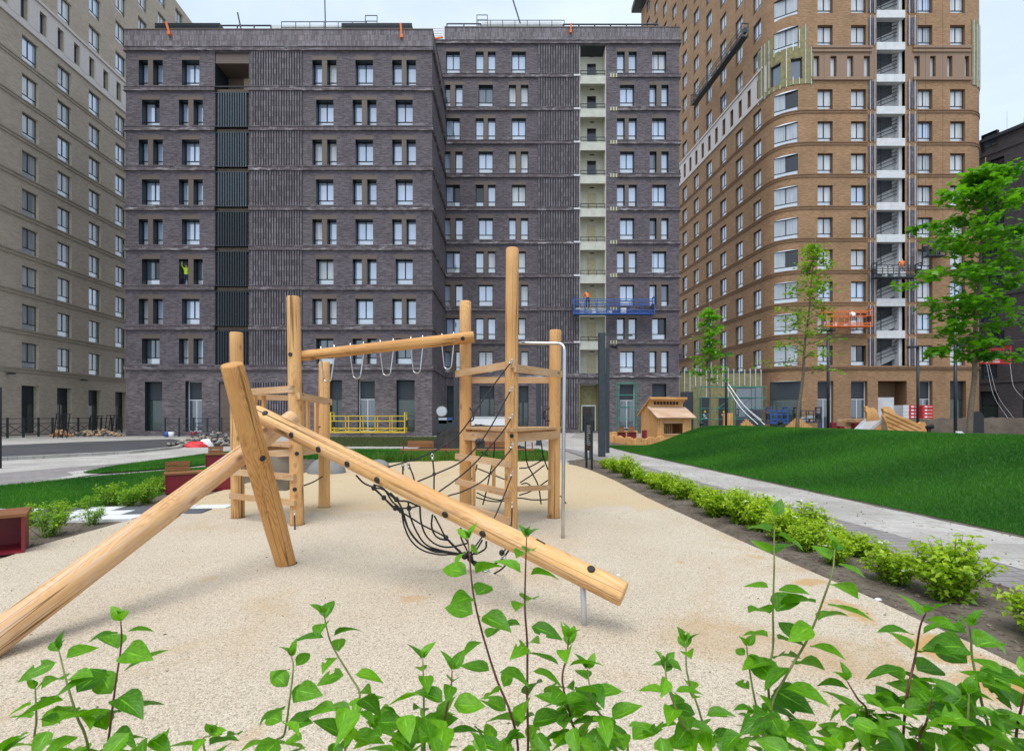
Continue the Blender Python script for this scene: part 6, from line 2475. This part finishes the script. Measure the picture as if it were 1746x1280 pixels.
heap('timber_pile', 165, 742, 38.5, 4.2, .8, .42, 160, .06, .2, ['rubble_c', 'rubble_b', 'plank'], 'long low pile of scrap wood before the tan tower corner', 'timber pile')
heap('rubble_pile', 1314, 727, 31, 1.8, .8, .45, 110, .05, .13, ['rubble_c', 'rubble_c', 'dark_red'], 'heap of broken brick beside the white straps', 'rubble pile')
# buckets and a sheet left by the builders
def bucket(x, y, Y, mat, lab):
    c = W(x, y, Y)
    o = thing('bucket', lab, 'bucket', (c.x, Y, 0), 'buckets before the dark block')
    q = MB()
    q.tube([(c.x, Y, -.03), (c.x, Y, .36)], [.15, .20], 14)
    q.build('pail', M[mat], o, True)
    q = MB()
    q.tube([(c.x + .19 * math.cos(t), Y, .36 + .16 * math.sin(t)) for t in np.linspace(0, math.pi, 9)], .012, 5, caps=False)
    q.build('handle', M['black_metal'], o)
bucket(285, 738, 37.4, 'blue', 'blue bucket before the tall shop window of the dark block')
bucket(292, 738, 37.2, 'white', 'white bucket next to the blue bucket before the dark block')
bucket(330, 738, 37.6, 'dark_red', 'dark red bucket by the white framed shop door')
# sacks
def sack(x, y, Y, w, h, mat, lab):
    c = W(x, y, Y)
    n, m = 16, 8
    vs, fs = [], []
    for j in range(m + 1):
        a = math.pi / 2 * j / m
        for i in range(n):
            b = 2 * math.pi * i / n
            k = 1 + .12 * math.sin(3 * b + j) + .06 * math.sin(5 * b)
            vs.append((w * math.cos(a) ** .7 * math.cos(b) * k, w * .6 * math.cos(a) ** .7 * math.sin(b) * k, h * math.sin(a) * k - .04))
    for j in range(m):
        for i in range(n):
            fs.append((j * n + i, j * n + (i + 1) % n, (j + 1) * n + (i + 1) % n, (j + 1) * n + i))
    o = np_mesh('sack', np.array(vs), np.array(fs), M[mat], smooth=True)
    o.location = (c.x, Y, 0)
    tag(o, lab, 'sack', 'sacks lying by the rubble heap')
sack(334, 760, 25.0, .52, .27, 'red', 'red sack lying in front of the rubble heap')
sack(351, 757, 25.4, .34, .36, 'white', 'white crumpled sack behind the red sack')
# black earth heap
c = W(800, 760, 23)
nx_, ny_ = 50, 30
gx, gyy = np.meshgrid(np.linspace(-2.6, 2.9, nx_), np.linspace(-1.6, 1.9, ny_))
hh = 1.02 * np.exp(-((gx / 1.75) ** 4) - (gyy / 1.05) ** 2) + .12 * np.sin(gx * 3) * np.cos(gyy * 4) * np.exp(-(gx / 2) ** 2 - gyy ** 2) + rng.normal(0, .035, gx.shape) * (np.hypot(gx / 2.4, gyy / 1.5) < 1)
hh = np.where(np.hypot(gx / 2.6, gyy / 1.6) > 1, -.06, hh)
vs = np.stack([gx.ravel(), gyy.ravel(), hh.ravel()], 1)
fs = np.array([(j * nx_ + i, j * nx_ + i + 1, (j + 1) * nx_ + i + 1, (j + 1) * nx_ + i) for j in range(ny_ - 1) for i in range(nx_ - 1)])
o = np_mesh('earth_heap', vs, fs, M['soil_black'], 'stuff')
o.location = (c.x, 24.2, 0)
tag(o, 'heap of black garden soil behind the long bench', 'soil heap')
# brown earth bank by the tower
bx0, bx1 = 20.5, 60
gx, gyy = np.meshgrid(np.linspace(bx0, bx1, 90), np.linspace(29.5, 33, 14))
tt = np.clip((gyy - 29.5) / .9, 0, 1) * np.clip((33 - gyy) / .9, 0, 1)
hh = (1.42 + .05 * np.sin(gx * .9) + rng.normal(0, .04, gx.shape)) * tt * np.clip((gx - bx0) / 3.0, 0, 1) ** .7 - .06
vs = np.stack([gx.ravel(), gyy.ravel(), hh.ravel()], 1)
fs = np.array([(j * 90 + i, j * 90 + i + 1, (j + 1) * 90 + i + 1, (j + 1) * 90 + i) for j in range(13) for i in range(89)])
o = np_mesh('earth_bank', vs, fs, M['soil_brown'], 'structure')
# white long sheet box behind the soil heap
o = thing('material_container', 'long white flat container behind the black soil heap', 'container', (W(832, 724, 36).x, 36, 0))
a, b = W(800, 711.5, 36), W(866, 725, 36)
q = MB()
q.box(a.x, b.x, 36, 37.2, b.z, a.z)
q.build('box', M['white'], o)
q = MB()
q.box(a.x - .04, b.x + .04, 35.96, 37.24, a.z + .002, a.z + .06)
q.build('lid', M['white_conc'], o)
for X in (a.x + .2, b.x - .3):
    q = MB()
    q.box(X, X + .12, 36.1, 37.1, -.05, b.z - .001)
    q.build('leg', M['dark_grey_metal'], o)
# machine on a trolley by the step of the facade
mc = thing('plaster_pump', 'grey site machine with a round drum by the facade step', 'machine', (W(752, 730, 36).x, 36, 0))
for (xa2, ya2, xb2, yb2, m_, nm) in ((744, 716, 776, 732, 'dark_grey_metal', 'frame'), (748, 712, 762, 722, 'galv', 'motor'), (764, 712, 771, 720, 'blue', 'tank')):
    a, b = W(xa2, ya2, 36), W(xb2, yb2, 36)
    q = MB()
    q.box(a.x, b.x, 36, 36.6, b.z, a.z)
    q.build(nm, M[m_], mc)
c = W(753, 701, 36)
q = MB()
q.tube([(c.x, 35.9, c.z), (c.x, 36.5, c.z)], .36, 18)
q.build('drum', M['galv'], mc, True)
for xx in (749, 771):
    c = W(xx, 733, 36)
    q = MB()
    q.tube([(c.x, 35.9, .18), (c.x, 36.0, .18)], .2, 14)
    q.build('wheel', M['rubber_black'], mc)
# green tube scaffolds
def scaffold(x0, x1, y0, Y, lab, bays=1, d=.8):
    a, b = W(x0, y0, Y), W(x1, y0, Y)
    o = thing('scaffold', lab, 'scaffold', ((a.x + b.x) / 2, Y, 0), 'green tube scaffolds at the facades')
    for i in range(bays + 1):
        X = a.x + (b.x - a.x) * i / bays
        for y in (Y, Y - d):
            q = MB()
            q.tube([(X, y, -.05), (X, y, a.z)], .035, 6)
            q.build('standard', M['green_tube'], o)
    for z in np.linspace(a.z * .28, a.z - .1, 4):
        for y in (Y, Y - d):
            q = MB()
            q.tube([(a.x, y, z), (b.x, y, z)], .03, 6)
            q.build('ledger', M['green_tube'], o)
    for i in range(bays):
        X0, X1 = a.x + (b.x - a.x) * i / bays, a.x + (b.x - a.x) * (i + 1) / bays
        q = MB()
        q.tube([(X0, Y - d, a.z * .28), (X1, Y - d, a.z * .75)], .025, 6)
        q.build('brace', M['green_tube'], o)
scaffold(1051, 1082, 652, 46.4, 'green tube scaffold before a shop window of the dark block')
scaffold(1190, 1299, 658, 47.6, 'green tube scaffold along the unfinished annex', 2)
# pale straps hanging to the ground
o = thing('straps', 'white straps slanting down to the ground before the annex', 'strap', (W(1300, 720, 40).x, 40, 0))
for a, b in (((1242, 655, 46), (1304, 724, 38)), ((1240, 660, 46), (1292, 723, 38)), ((1243, 656, 46), (1298, 716, 38.5))):
    q = MB()
    p0, p1 = W(*a), W(*b)
    p1.z = max(p1.z, .02)
    m_ = (p0 + p1) / 2 - Vector((0, 0, .35))
    pts = crom([p0, m_, p1], 6)
    for i in range(len(pts) - 1):
        q.bar(pts[i], pts[i + 1], .05, .03)
    q.build('strap', M['white'], o)
o = thing('tarpaulin', 'thin white ropes gathered below the red work platform', 'rope bundle', (W(1712, 700, 46).x, 46, 0))
for a, b in (((1682, 620), (1718, 712)), ((1686, 620), (1728, 712)), ((1722, 620), (1746, 680))):
    q = MB()
    p0, p1 = W(a[0], a[1], 49), W(b[0], b[1], 46)
    q.tube(crom([p0, (p0 + p1) / 2 - Vector((.3, 0, .5)), p1], 6), .013, 5)
    q.build('rope', M['galv'], o)
# ------------------------------------------------------------------ plants
M['leaf_dogwood'] = m_leaf('leaf_dogwood', (.045, .17, .006), (.15, .38, .010), .38, .42, veins=True, attr=False)
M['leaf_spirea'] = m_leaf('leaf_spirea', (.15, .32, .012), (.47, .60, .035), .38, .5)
M['leaf_maple'] = m_leaf('leaf_maple', (.035, .17, .010), (.19, .44, .018), .42, .45)
M['leaf_sparse'] = m_leaf('leaf_sparse', (.09, .21, .018), (.28, .42, .035), .4, .5)
M['leaf_small'] = m_leaf('leaf_small', (.09, .25, .015), (.32, .50, .03), .38, .5)
M['flower_white'] = m_plain('flower_white', (.78, .78, .74), .7)

def leaf_mesh(L, w, bend, cup, twist, seg=6):
    """pointed oval leaf with a raised fold along the midrib, in its own axes: x out along the leaf, z up"""
    v, f, u = [], [], []
    for i in range(seg + 1):
        t = i / seg
        hw = w * (math.sin(math.pi * min(1, t ** .72)) ** .85) * (1 - .18 * t)
        if t > .8:
            hw *= 1 - (t - .8) / .2 * .55
        if i == seg:
            hw = 0.0008
        hw = max(hw, .0012)
        x = L * t * math.cos(bend * t * .6)
        z = -L * math.sin(bend * t) * t * .55
        for k, s in ((0, -1), (1, -.5), (2, 0), (3, .5), (4, 1)):
            zz = z + cup * hw * abs(s) ** 1.3 + twist * s * hw * t + .04 * hw * math.sin(t * 11 + s * 2)
            v.append((x, s * hw, zz))
            u.append((.5 + s * .5, t))
    for i in range(seg):
        for k in range(4):
            f.append((i * 5 + k, i * 5 + k + 1, (i + 1) * 5 + k + 1, (i + 1) * 5 + k))
    me = bpy.data.meshes.new('leaf')
    me.from_pydata(v, [], f)
    ul = me.uv_layers.new(name="UVMap")
    ul.data.foreach_set("uv", [c for p in me.polygons for vi in p.vertices for c in u[vi]])
    me.materials.append(M['leaf_dogwood'])
    me.polygons.foreach_set("use_smooth", [True] * len(f))
    return me
def bitten(me, k):
    r2 = random.Random(k)
    bm = bmesh.new()
    bm.from_mesh(me)
    bm.faces.ensure_lookup_table()
    pick = r2.choice(([18, 19], [8], [17, 21], [3 * 4 + 3, 4 * 4 + 3]))
    bmesh.ops.delete(bm, geom=[bm.faces[i] for i in pick if i < len(bm.faces)], context='FACES')
    m2 = me.copy()
    bm.to_mesh(m2)
    bm.free()
    return m2
LEAVES = [leaf_mesh(1.0, .27 + .03 * (i % 3), .25 + .16 * (i % 4), .30 + .12 * ((i * 2) % 3), .12 * ((i % 3) - 1)) for i in range(9)]

LEAVES += [bitten(LEAVES[i], i) for i in (1, 3, 5)]
def basis(d, up=Vector((0, 0, 1))):
    d = d.normalized()
    s = up.cross(d)
    if s.length < 1e-3:
        s = Vector((1, 0, 0))
    s.normalize()
    u = d.cross(s)
    return Matrix(((d.x, s.x, u.x), (d.y, s.y, u.y), (d.z, s.z, u.z)))

n_leaf = [0]
def add_leaf(root, ro, p, d, size, roll=0.0, ped=.012):
    d = d.normalized()
    Mx = basis(d) @ Matrix.Rotation(roll, 3, 'X')
    o = bpy.data.objects.new('leaf', random.choice(LEAVES))
    COL.objects.link(o)
    o.parent = root
    o.location = p + d * ped - ro
    o.rotation_euler = Mx.to_euler()
    o.scale = (size, size * random.uniform(.88, 1.1), size)
    n_leaf[0] += 1

def dogwood(lab, stems, extra=()):
    """stems: ([(x, y)...] photo pixels from tip to base, depth, leaf size in pixels, node spacing)"""
    f = stems[0]
    c = W(f[0][-1][0], f[0][-1][1], f[1])
    ro = Vector((c.x, f[1] + .02, 0))
    o = thing('dogwood_shrub', lab, 'shrub', ro, 'young dogwood shrubs in the foreground')
    for pts, Y, lp, sp in stems:
        P = [W(x, y, Y + .02 * math.sin(y * .03)) for x, y in pts]
        base = P[-1]
        P.append(Vector((base.x + (base.x - ro.x) * -.5, Y + .03, base.z * .5)))
        P.append(Vector((ro.x + random.uniform(-.04, .04), ro.y, -.02)))
        C = crom(P, 8)
        tot = len(C)
        q = MB()
        q.tube(C, [.0012 + .0026 * (i / tot) ** .6 for i in range(tot)], 6)
        q.build('stem', M['stem_red'] if random.random() < .45 else M['stem_green'], o, True)
        # opposite leaf pairs, every pair turned a quarter
        acc, nxt, turn = 0.0, .004, random.uniform(-.5, .5)
        k = 0
        for i in range(1, tot):
            seg = (C[i] - C[i - 1]).length
            acc += seg
            if C[i].z < .62:
                break
            if acc >= nxt:
                t = (C[i - 1] - C[i]).normalized()
                fac = min(1.0, .55 + .22 * k)
                L = lp * .98 * Y / F * fac * random.uniform(.85, 1.15)
                a = turn + (k % 2) * math.pi / 2
                side = Vector((math.cos(a), math.sin(a), 0))
                for s in (1, -1):
                    if random.random() < .06 and k > 1:
                        continue
                    el = random.uniform(.0, .55) if k > 0 else 1.1
                    d = side * s * math.cos(el) + t * math.sin(el) * .9 + Vector((0, 0, random.uniform(-.32, .25)))
                    add_leaf(o, ro, C[i], d, L, random.uniform(-.7, .7), .006 + .004 * min(k, 2))
                nxt = acc + sp * .70 * Y / F * random.uniform(.8, 1.2) * (.55 if k == 0 else 1)
                k += 1
        tip = C[0]
        for s in (1, -1):
            add_leaf(o, ro, tip, Vector((.25 * s, random.uniform(-.2, .2), 1)), lp * Y / F * .28, random.uniform(-1, 1), .001)
    for x, y, Y, sz, n in extra:
        for i in range(int(math.ceil(n * .95))):
            p = W(x + random.gauss(0, sz), y + random.gauss(0, sz * .5), Y + random.gauss(0, .04))
            a = random.uniform(0, 6.28)
            add_leaf(o, ro, p, Vector((math.cos(a), math.sin(a), random.uniform(-.75, .45))), random.uniform(36, 64) * Y / F, random.uniform(-.8, .8), 0)
    return o
dogwood('dogwood shrub in the corner under the long leaning log', [
    ([(206, 1057), (207, 1096), (198, 1160), (188, 1238), (184, 1300)], 1.25, 66, 46),
    ([(100, 1106), (113, 1160), (131, 1220), (152, 1285)], 1.22, 62, 40),
    ([(60, 1172), (62, 1225), (64, 1290)], 1.2, 48, 40)],
    [(60, 1258, 1.15, 42, 5), (220, 1258, 1.15, 40, 5)])
dogwood('dogwood shrub with two crossing stems in front of the bare play surface', [
    ([(552, 1044), (557, 1070), (567, 1101), (596, 1150), (613, 1181), (606, 1217), (588, 1285)], 1.25, 52, 40),
    ([(497, 1118), (500, 1140), (493, 1199), (485, 1250), (470, 1290)], 1.22, 60, 38),
    ([(362, 1250), (352, 1290)], 1.1, 60, 30)],
    [(600, 1235, 1.2, 45, 10), (500, 1272, 1.08, 60, 7), (440, 1275, 1.1, 30, 2)])
dogwood('dogwood shrub with twin upright short shoots below the log net', [
    ([(721, 1122), (722, 1160), (723, 1225), (724, 1290)], 1.22, 60, 42),
    ([(771, 1142), (769, 1170), (762, 1207), (753, 1253), (745, 1290)], 1.2, 62, 38)],
    [(680, 1240, 1.22, 40, 12), (760, 1268, 1.08, 50, 8), (700, 1270, 1.15, 40, 8)])
dogwood('tall dogwood shrub whose two thin shoots cross the low log', [
    ([(798, 918), (801, 955), (807, 1011), (821, 1074), (846, 1155), (871, 1217), (884, 1290)], 1.25, 58, 52),
    ([(898, 912), (896, 974), (895, 1036), (899, 1099), (899, 1192), (900, 1290)], 1.25, 60, 55),
    ([(970, 1086), (966, 1120), (959, 1161), (975, 1230), (990, 1290)], 1.2, 58, 36),
    ([(1002, 1140), (1006, 1175), (1015, 1205), (1043, 1242), (1068, 1290)], 1.2, 58, 36)],
    [(890, 1255, 1.2, 32, 7), (985, 1190, 1.22, 28, 9), (1000, 1255, 1.12, 40, 9), (850, 1275, 1.1, 30, 4), (1115, 1250, 1.15, 6, 1)])
dogwood('small dogwood shrub standing alone beyond the low beam foot', [
    ([(1170, 1090), (1172, 1149), (1195, 1221), (1208, 1290)], 1.25, 52, 42),
    ([(1134, 1128), (1136, 1155), (1146, 1191), (1165, 1235), (1188, 1290)], 1.22, 52, 36)],
    [(1190, 1255, 1.2, 30, 5), (1240, 1265, 1.15, 30, 4)])
dogwood('tall dogwood shrub with two dark red shoots before the spirea row', [
    ([(1321, 878), (1320, 920), (1320, 968), (1318, 1040), (1318, 1103), (1310, 1160), (1316, 1290)], 1.25, 62, 56),
    ([(1423, 936), (1420, 972), (1411, 1001), (1380, 1083), (1342, 1149), (1316, 1204), (1333, 1257), (1342, 1290)], 1.2, 66, 50),
    ([(1273, 1100), (1275, 1120), (1283, 1172), (1296, 1235), (1305, 1290)], 1.25, 42, 38)],
    [(1300, 1215, 1.2, 30, 6), (1280, 1270, 1.15, 40, 5), (1360, 1262, 1.15, 34, 6)])
dogwood('leafy dogwood shrub in front of the rusty patch', [
    ([(1579, 1044), (1569, 1068), (1560, 1122), (1546, 1188), (1538, 1290)], 1.15, 64, 38),
    ([(1444, 1160), (1462, 1190), (1478, 1215), (1466, 1290)], 1.15, 64, 34),
    ([(1589, 1190), (1580, 1230), (1566, 1290)], 1.05, 62, 34)],
    [(1440, 1215, 1.15, 32, 9), (1510, 1225, 1.1, 42, 14), (1480, 1268, 1.05, 50, 12), (1560, 1180, 1.15, 26, 7), (1400, 1265, 1.12, 30, 6), (1590, 1265, 1.0, 40, 10)])
dogwood('dense dogwood shrub in the corner by the soil bed', [
    ([(1653, 1066), (1656, 1090), (1658, 1122), (1674, 1198), (1690, 1290)], 1.12, 72, 38),
    ([(1760, 1150), (1743, 1200), (1730, 1290)], 1.05, 70, 36),
    ([(1652, 1180), (1650, 1230), (1648, 1290)], 1.0, 66, 34)],
    [(1620, 1185, 1.1, 30, 8), (1690, 1175, 1.08, 36, 10), (1640, 1240, 1.0, 44, 14), (1715, 1255, .98, 40, 12), (1650, 1275, .95, 40, 6)])

# ---- clouds of small leaves
def leaf_cloud(C, size, norm=None, aspect=.6, kind='quad'):
    """C centres (n,3) -> little folded leaves; returns verts, faces, n per leaf"""
    n = len(C)
    a = rng.uniform(0, 2 * math.pi, n)
    el = rng.uniform(-.75, .55, n)
    d = np.stack([np.cos(a) * np.cos(el), np.sin(a) * np.cos(el), np.sin(el)], 1)
    up = np.stack([rng.normal(0, .45, n), rng.normal(0, .45, n), np.ones(n)], 1)
    s = np.cross(up, d)
    s /= np.linalg.norm(s, axis=1)[:, None] + 1e-9
    u = np.cross(d, s)
    L = size * rng.uniform(.65, 1.25, n)
    w = L * aspect / 2
    if kind == 'quad':
        loc = np.array([(0, 0, 0), (.5, -1, .18), (1, 0, -.08), (.5, 1, .18)])
        fc = np.array([(0, 1, 2), (0, 2, 3)])
    else:                                             # five pointed maple leaf
        pts = [(0, 0, 0), (.02, -.55, .0), (.30, -.42, .04), (.38, -1.0, -.06), (.62, -.42, .03), (1.08, 0, -.10), (.62, .42, .03), (.38, 1.0, -.06), (.30, .42, .04), (.02, .55, .0)]
        loc = np.array(pts)
        fc = np.array([(0, 1, 2), (0, 2, 4), (2, 3, 4), (0, 4, 6), (4, 5, 6), (0, 6, 8), (6, 7, 8), (0, 8, 9)])
    V = C[:, None] + d[:, None] * (loc[None, :, 0:1] * L[:, None, None]) + s[:, None] * (loc[None, :, 1:2] * w[:, None, None]) + u[:, None] * (loc[None, :, 2:3] * L[:, None, None])
    k = len(loc)
    Fc = (np.arange(n) * k)[:, None, None] + fc[None]
    return V.reshape(-1, 3), Fc.reshape(-1, 3), k

# spirea bushes
def bush_proto(seed, h, w, nshoot, per, size, mat, flowers=0, name='spirea_bush', bare=0.0):
    r2 = random.Random(seed)
    root = bpy.data.objects.new(name, None)
    q = MB()
    Cs, var, tips = [], [], []
    for i in range(nshoot):
        a = r2.uniform(0, 6.28)
        rr = w * math.sqrt(r2.random())
        hh = h * r2.uniform(.62, 1.08) * (1 - .35 * (rr / w) ** 2)
        p0 = Vector((.06 * math.cos(a) * r2.random(), .06 * math.sin(a) * r2.random(), -.03))
        p1 = Vector((rr * .6 * math.cos(a), rr * .6 * math.sin(a), hh * .55))
        p2 = Vector((rr * math.cos(a), rr * math.sin(a), hh))
        c = crom([p0, p1, p2], 5)
        q.tube(c, [.004, .004, .0035, .003, .003, .0028, .0025, .002, .002, .0015, .001], 4, caps=False)
        tips.append(p2)
        for k in range(per):
            t = bare + (1 - bare) * r2.random() ** .65
            x = c[min(len(c) - 1, int(t * (len(c) - 1)))]
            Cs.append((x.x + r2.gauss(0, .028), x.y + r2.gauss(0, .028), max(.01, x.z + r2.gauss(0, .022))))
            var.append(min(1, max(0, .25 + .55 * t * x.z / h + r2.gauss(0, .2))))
    st = q.build('stems', M['stem_brown'], None)
    st.parent = root
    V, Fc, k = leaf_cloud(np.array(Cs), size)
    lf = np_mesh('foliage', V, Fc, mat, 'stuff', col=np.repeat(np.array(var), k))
    lf.parent = root
    fl = r2.sample(tips, min(flowers, len(tips)))
    for p in fl:
        q = MB()
        for j in range(7):
            x, y = r2.gauss(0, .016), r2.gauss(0, .016)
            q.disc(p + Vector((x * .8, y * .8, .008 + r2.uniform(0, .008))), (x * 8, y * 8, 1), .006, .003, 6)
        f = q.build('flower_cluster', M['flower_white'], None)
        f.parent = root
    return root
def drop_tree(root):
    for c in list(root.children):
        drop_tree(c)
    bpy.data.objects.remove(root)
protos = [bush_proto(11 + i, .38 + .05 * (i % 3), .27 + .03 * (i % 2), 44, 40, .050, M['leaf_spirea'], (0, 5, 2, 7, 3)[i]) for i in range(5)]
for p in protos:
    COL.objects.link(p)
ORD = ['first', 'second', 'third', 'fourth', 'fifth', 'sixth', 'seventh', 'eighth', 'ninth', 'tenth', 'eleventh', 'twelfth', 'thirteenth', 'fourteenth', 'fifteenth', 'sixteenth', 'seventeenth', 'eighteenth', 'nineteenth', 'twentieth']
spots = []
for i in range(17):
    t = i / 16
    Yb = 14.6 * (5.6 / 14.6) ** (i / 12) if i < 13 else (5.2, 4.7, 4.05, 3.4)[i - 13]
    bx = np.interp(Yb, [3.2, 4.2, 5.0, 6.0, 8, 10, 12, 14.6], [3.72, 3.58, 3.42, 3.35, 3.15, 3.0, 2.92, 2.72])
    spots.append((bx, Yb))
    if i in (4, 6, 8, 9, 11, 12, 13):
        spots.append((bx + (.34 if i % 2 else .31), Yb * 1.03))
row_i, back_i = 0, 0
for i, (bx, Yb) in enumerate(spots):
    o = copy_tree(protos[i % 5])
    o.location = (bx + random.uniform(-.06, .06), Yb + random.uniform(-.14, .14), -.02)
    o.rotation_euler = (0, 0, random.uniform(0, 6.28))
    sc = random.choice((.72, .85, .95, 1.05, 1.15, 1.25))
    front = not (i > 0 and bx - np.interp(Yb, [3.2, 4.2, 5.0, 6.0, 8, 10, 12, 14.6], [3.72, 3.58, 3.42, 3.35, 3.15, 3.0, 2.92, 2.72]) > .2)
    o.scale = (sc, sc, sc if front else sc * .82)
    if front:
        lab = ORD[row_i] + ' yellow green spirea bush along the play surface, counted from the black sign'
        row_i += 1
    else:
        lab = ORD[back_i] + ' spirea bush in the path side row, counted from the black sign'
        back_i += 1
    tag(o, lab, 'shrub', 'spirea bushes between play surface and path')
for p in protos:
    drop_tree(p)
# young shrubs in the bed near the slab path
pr = [bush_proto(51 + i, .45, .30, 22, 38, .042, M['leaf_small'], 0, 'young_shrub', .1) for i in range(3)]
for p in pr:
    COL.objects.link(p)
for i, (x, y, sc, lab) in enumerate(((80, 912, .95, 'young shrub with upright tips beside the open red box seat'), (45, 893, .7, 'small pale shrub behind the open red box seat'), (100, 888, .75, 'young shrub at the edge of the white slabs'),
                                     (155, 892, .62, 'small round shrub standing alone in front of the white slabs'), (146, 868, .55, 'thin young shrub between slabs and lawn'), (188, 860, .9, 'bushy young shrub at the lawn edge, farthest from the red bench'),
                                     (218, 862, .95, 'bushy young shrub in the middle of the lawn edge group'), (250, 856, .95, 'bushy young shrub at the lawn edge beside the red bench'), (272, 838, .8, 'young shrub touching the end of the red bench'), (398, 800, .7, 'young shrub under the leaning logs'))):
    o = copy_tree(pr[i % 3])
    X, Yg = G(x, y)
    o.location = (X, Yg, -.02)
    o.rotation_euler = (0, 0, i * 1.9)
    o.scale = (sc * 1.0, sc * 1.0, sc * 1.1)
    tag(o, lab, 'shrub', 'young shrubs in the bed by the slab path')
for p in pr:
    drop_tree(p)
# tall grass tufts along the back edge
tx, ty = [], []
for k in range(60):
    cx_, cy_ = rng.uniform(-4.6, 1.3), rng.uniform(16.75, 17.15)
    m = 60
    tx.append(cx_ + rng.normal(0, .09, m))
    ty.append(cy_ + rng.normal(0, .07, m))
tx, ty = np.concatenate(tx), np.concatenate(ty)
M['blade_tall'] = m_leaf('blade_tall', (.05, .15, .02), (.17, .30, .04), .35, .5)
blades('tall_grass', tx, ty, np.full(len(tx), -.03), .18, .42, .5, M['blade_tall'], 'bright tall grass tufts along the back edge of the play surface', .6)

# ---- trees
def tree(lab, base, h, r0, crown, nleaf, lsize, mat, lean=(0, 0), kind='maple', seed=1, var_b=.0):
    """crown: list of (z0, z1, radius(z) callable) ; limbs carry the leaf clumps"""
    r2 = random.Random(seed)
    o = thing('maple_tree', lab, 'tree', base, 'young maples planted on the mound')
    b = Vector(base)
    T = [b + Vector((0, 0, -.1))]
    for i in range(1, 11):
        t = i / 10
        T.append(b + Vector((lean[0] * t + .018 * math.sin(i * 1.9 + seed), lean[1] * t + .018 * math.cos(i * 1.3), h * .96 * t)))
    q = MB()
    Tc = crom(T, 3)
    q.tube(Tc, [max(.008, r0 * (1 - .88 * i / len(Tc))) for i in range(len(Tc))], 10)
    q.build('trunk', M['bark'], o, True)
    z0, rad, nb = crown
    Cs, var = [], []
    q = MB()
    for i in range(nb):
        t = (i + .5) / nb
        zz = z0 + (h - z0) * t ** .9
        R_ = rad(t)
        a = i * 2.4 + r2.uniform(-.3, .3)
        p0 = Tc[min(len(Tc) - 1, int(zz * .93 / (h * .96) * (len(Tc) - 1)))]
        ln = R_ * r2.uniform(.7, 1.12)
        rise = ln * r2.uniform(.15, .55) * (1.0 if t > .15 else .3)
        p2 = Vector((p0.x + ln * math.cos(a), p0.y + ln * math.sin(a), p0.z + rise))
        p1 = p0.lerp(p2, .5) + Vector((0, 0, .06 * ln))
        c = crom([p0, p1, p2], 5)
        q.tube(c, [max(.003, r0 * .30 * (1 - k / len(c)) * (1 - t * .6)) for k in range(len(c))], 5, caps=False)
        clumps = max(2, int(ln / .22))
        for k in range(clumps):
            f = .25 + .75 * (k + r2.random()) / clumps
            m = c[min(len(c) - 1, int(f * (len(c) - 1)))]
            side = Vector((r2.gauss(0, .16 * ln), r2.gauss(0, .16 * ln), r2.gauss(.0, .07)))
            mm = m + side
            q.tube([m, mm], [.004, .002], 4, caps=False)
            n = max(3, int(nleaf / (nb * clumps)))
            br = r2.gauss(.5, .16)
            for _ in range(n):
                Cs.append((mm.x + r2.gauss(0, .15), mm.y + r2.gauss(0, .15), mm.z + r2.gauss(0, .055)))
                var.append(min(1, max(0, br + r2.gauss(0, .17) + var_b)))
    q.build('limbs', M['bark'], o, True)
    V, Fc, k = leaf_cloud(np.array(Cs), lsize, aspect=1.15, kind='maple')
    cr = np_mesh('crown', V - np.array(base), Fc, mat, 'stuff', col=np.repeat(np.array(var), k))
    cr.parent = o
    return o
def on_mound(x, y, Y):
    c = W(x, y, Y)
    z = float(mound_h(np.array([c.x]), np.array([Y]))[0])
    return (c.x, Y, z - .03)
b1 = on_mound(1653, 750, 12)
tree('large bright green maple with a full crown beside the black lamp post', b1, 7.0, .062, (1.9, lambda t: 1.33 * (math.sin(math.pi * (.20 + .78 * t)) ** .8) * (1.0 if t > .12 else 1.1) + .12, 34), 4600, .145, M['leaf_maple'], (.42, 0), seed=4)
b2 = on_mound(1359, 730, 17)
tree('sparse yellowish young maple with thin crown in front of the rounded corner', b2, 6.9, .06, (2.2, lambda t: 1.18 * (1 - t) ** .9 + .22, 34), 1700, .115, M['leaf_sparse'], (.65, 0), seed=9)
b3 = on_mound(1210, 727, 23)
tree('small dense maple between the playhouse and the brown tower', b3, 6.6, .055, (3.0, lambda t: .95 * (1 - t) ** .55 * (.65 + .35 * math.sin(9 * t + 1)) + .12, 26), 1500, .14, M['leaf_maple'], (0, 0), seed=15, var_b=.18)
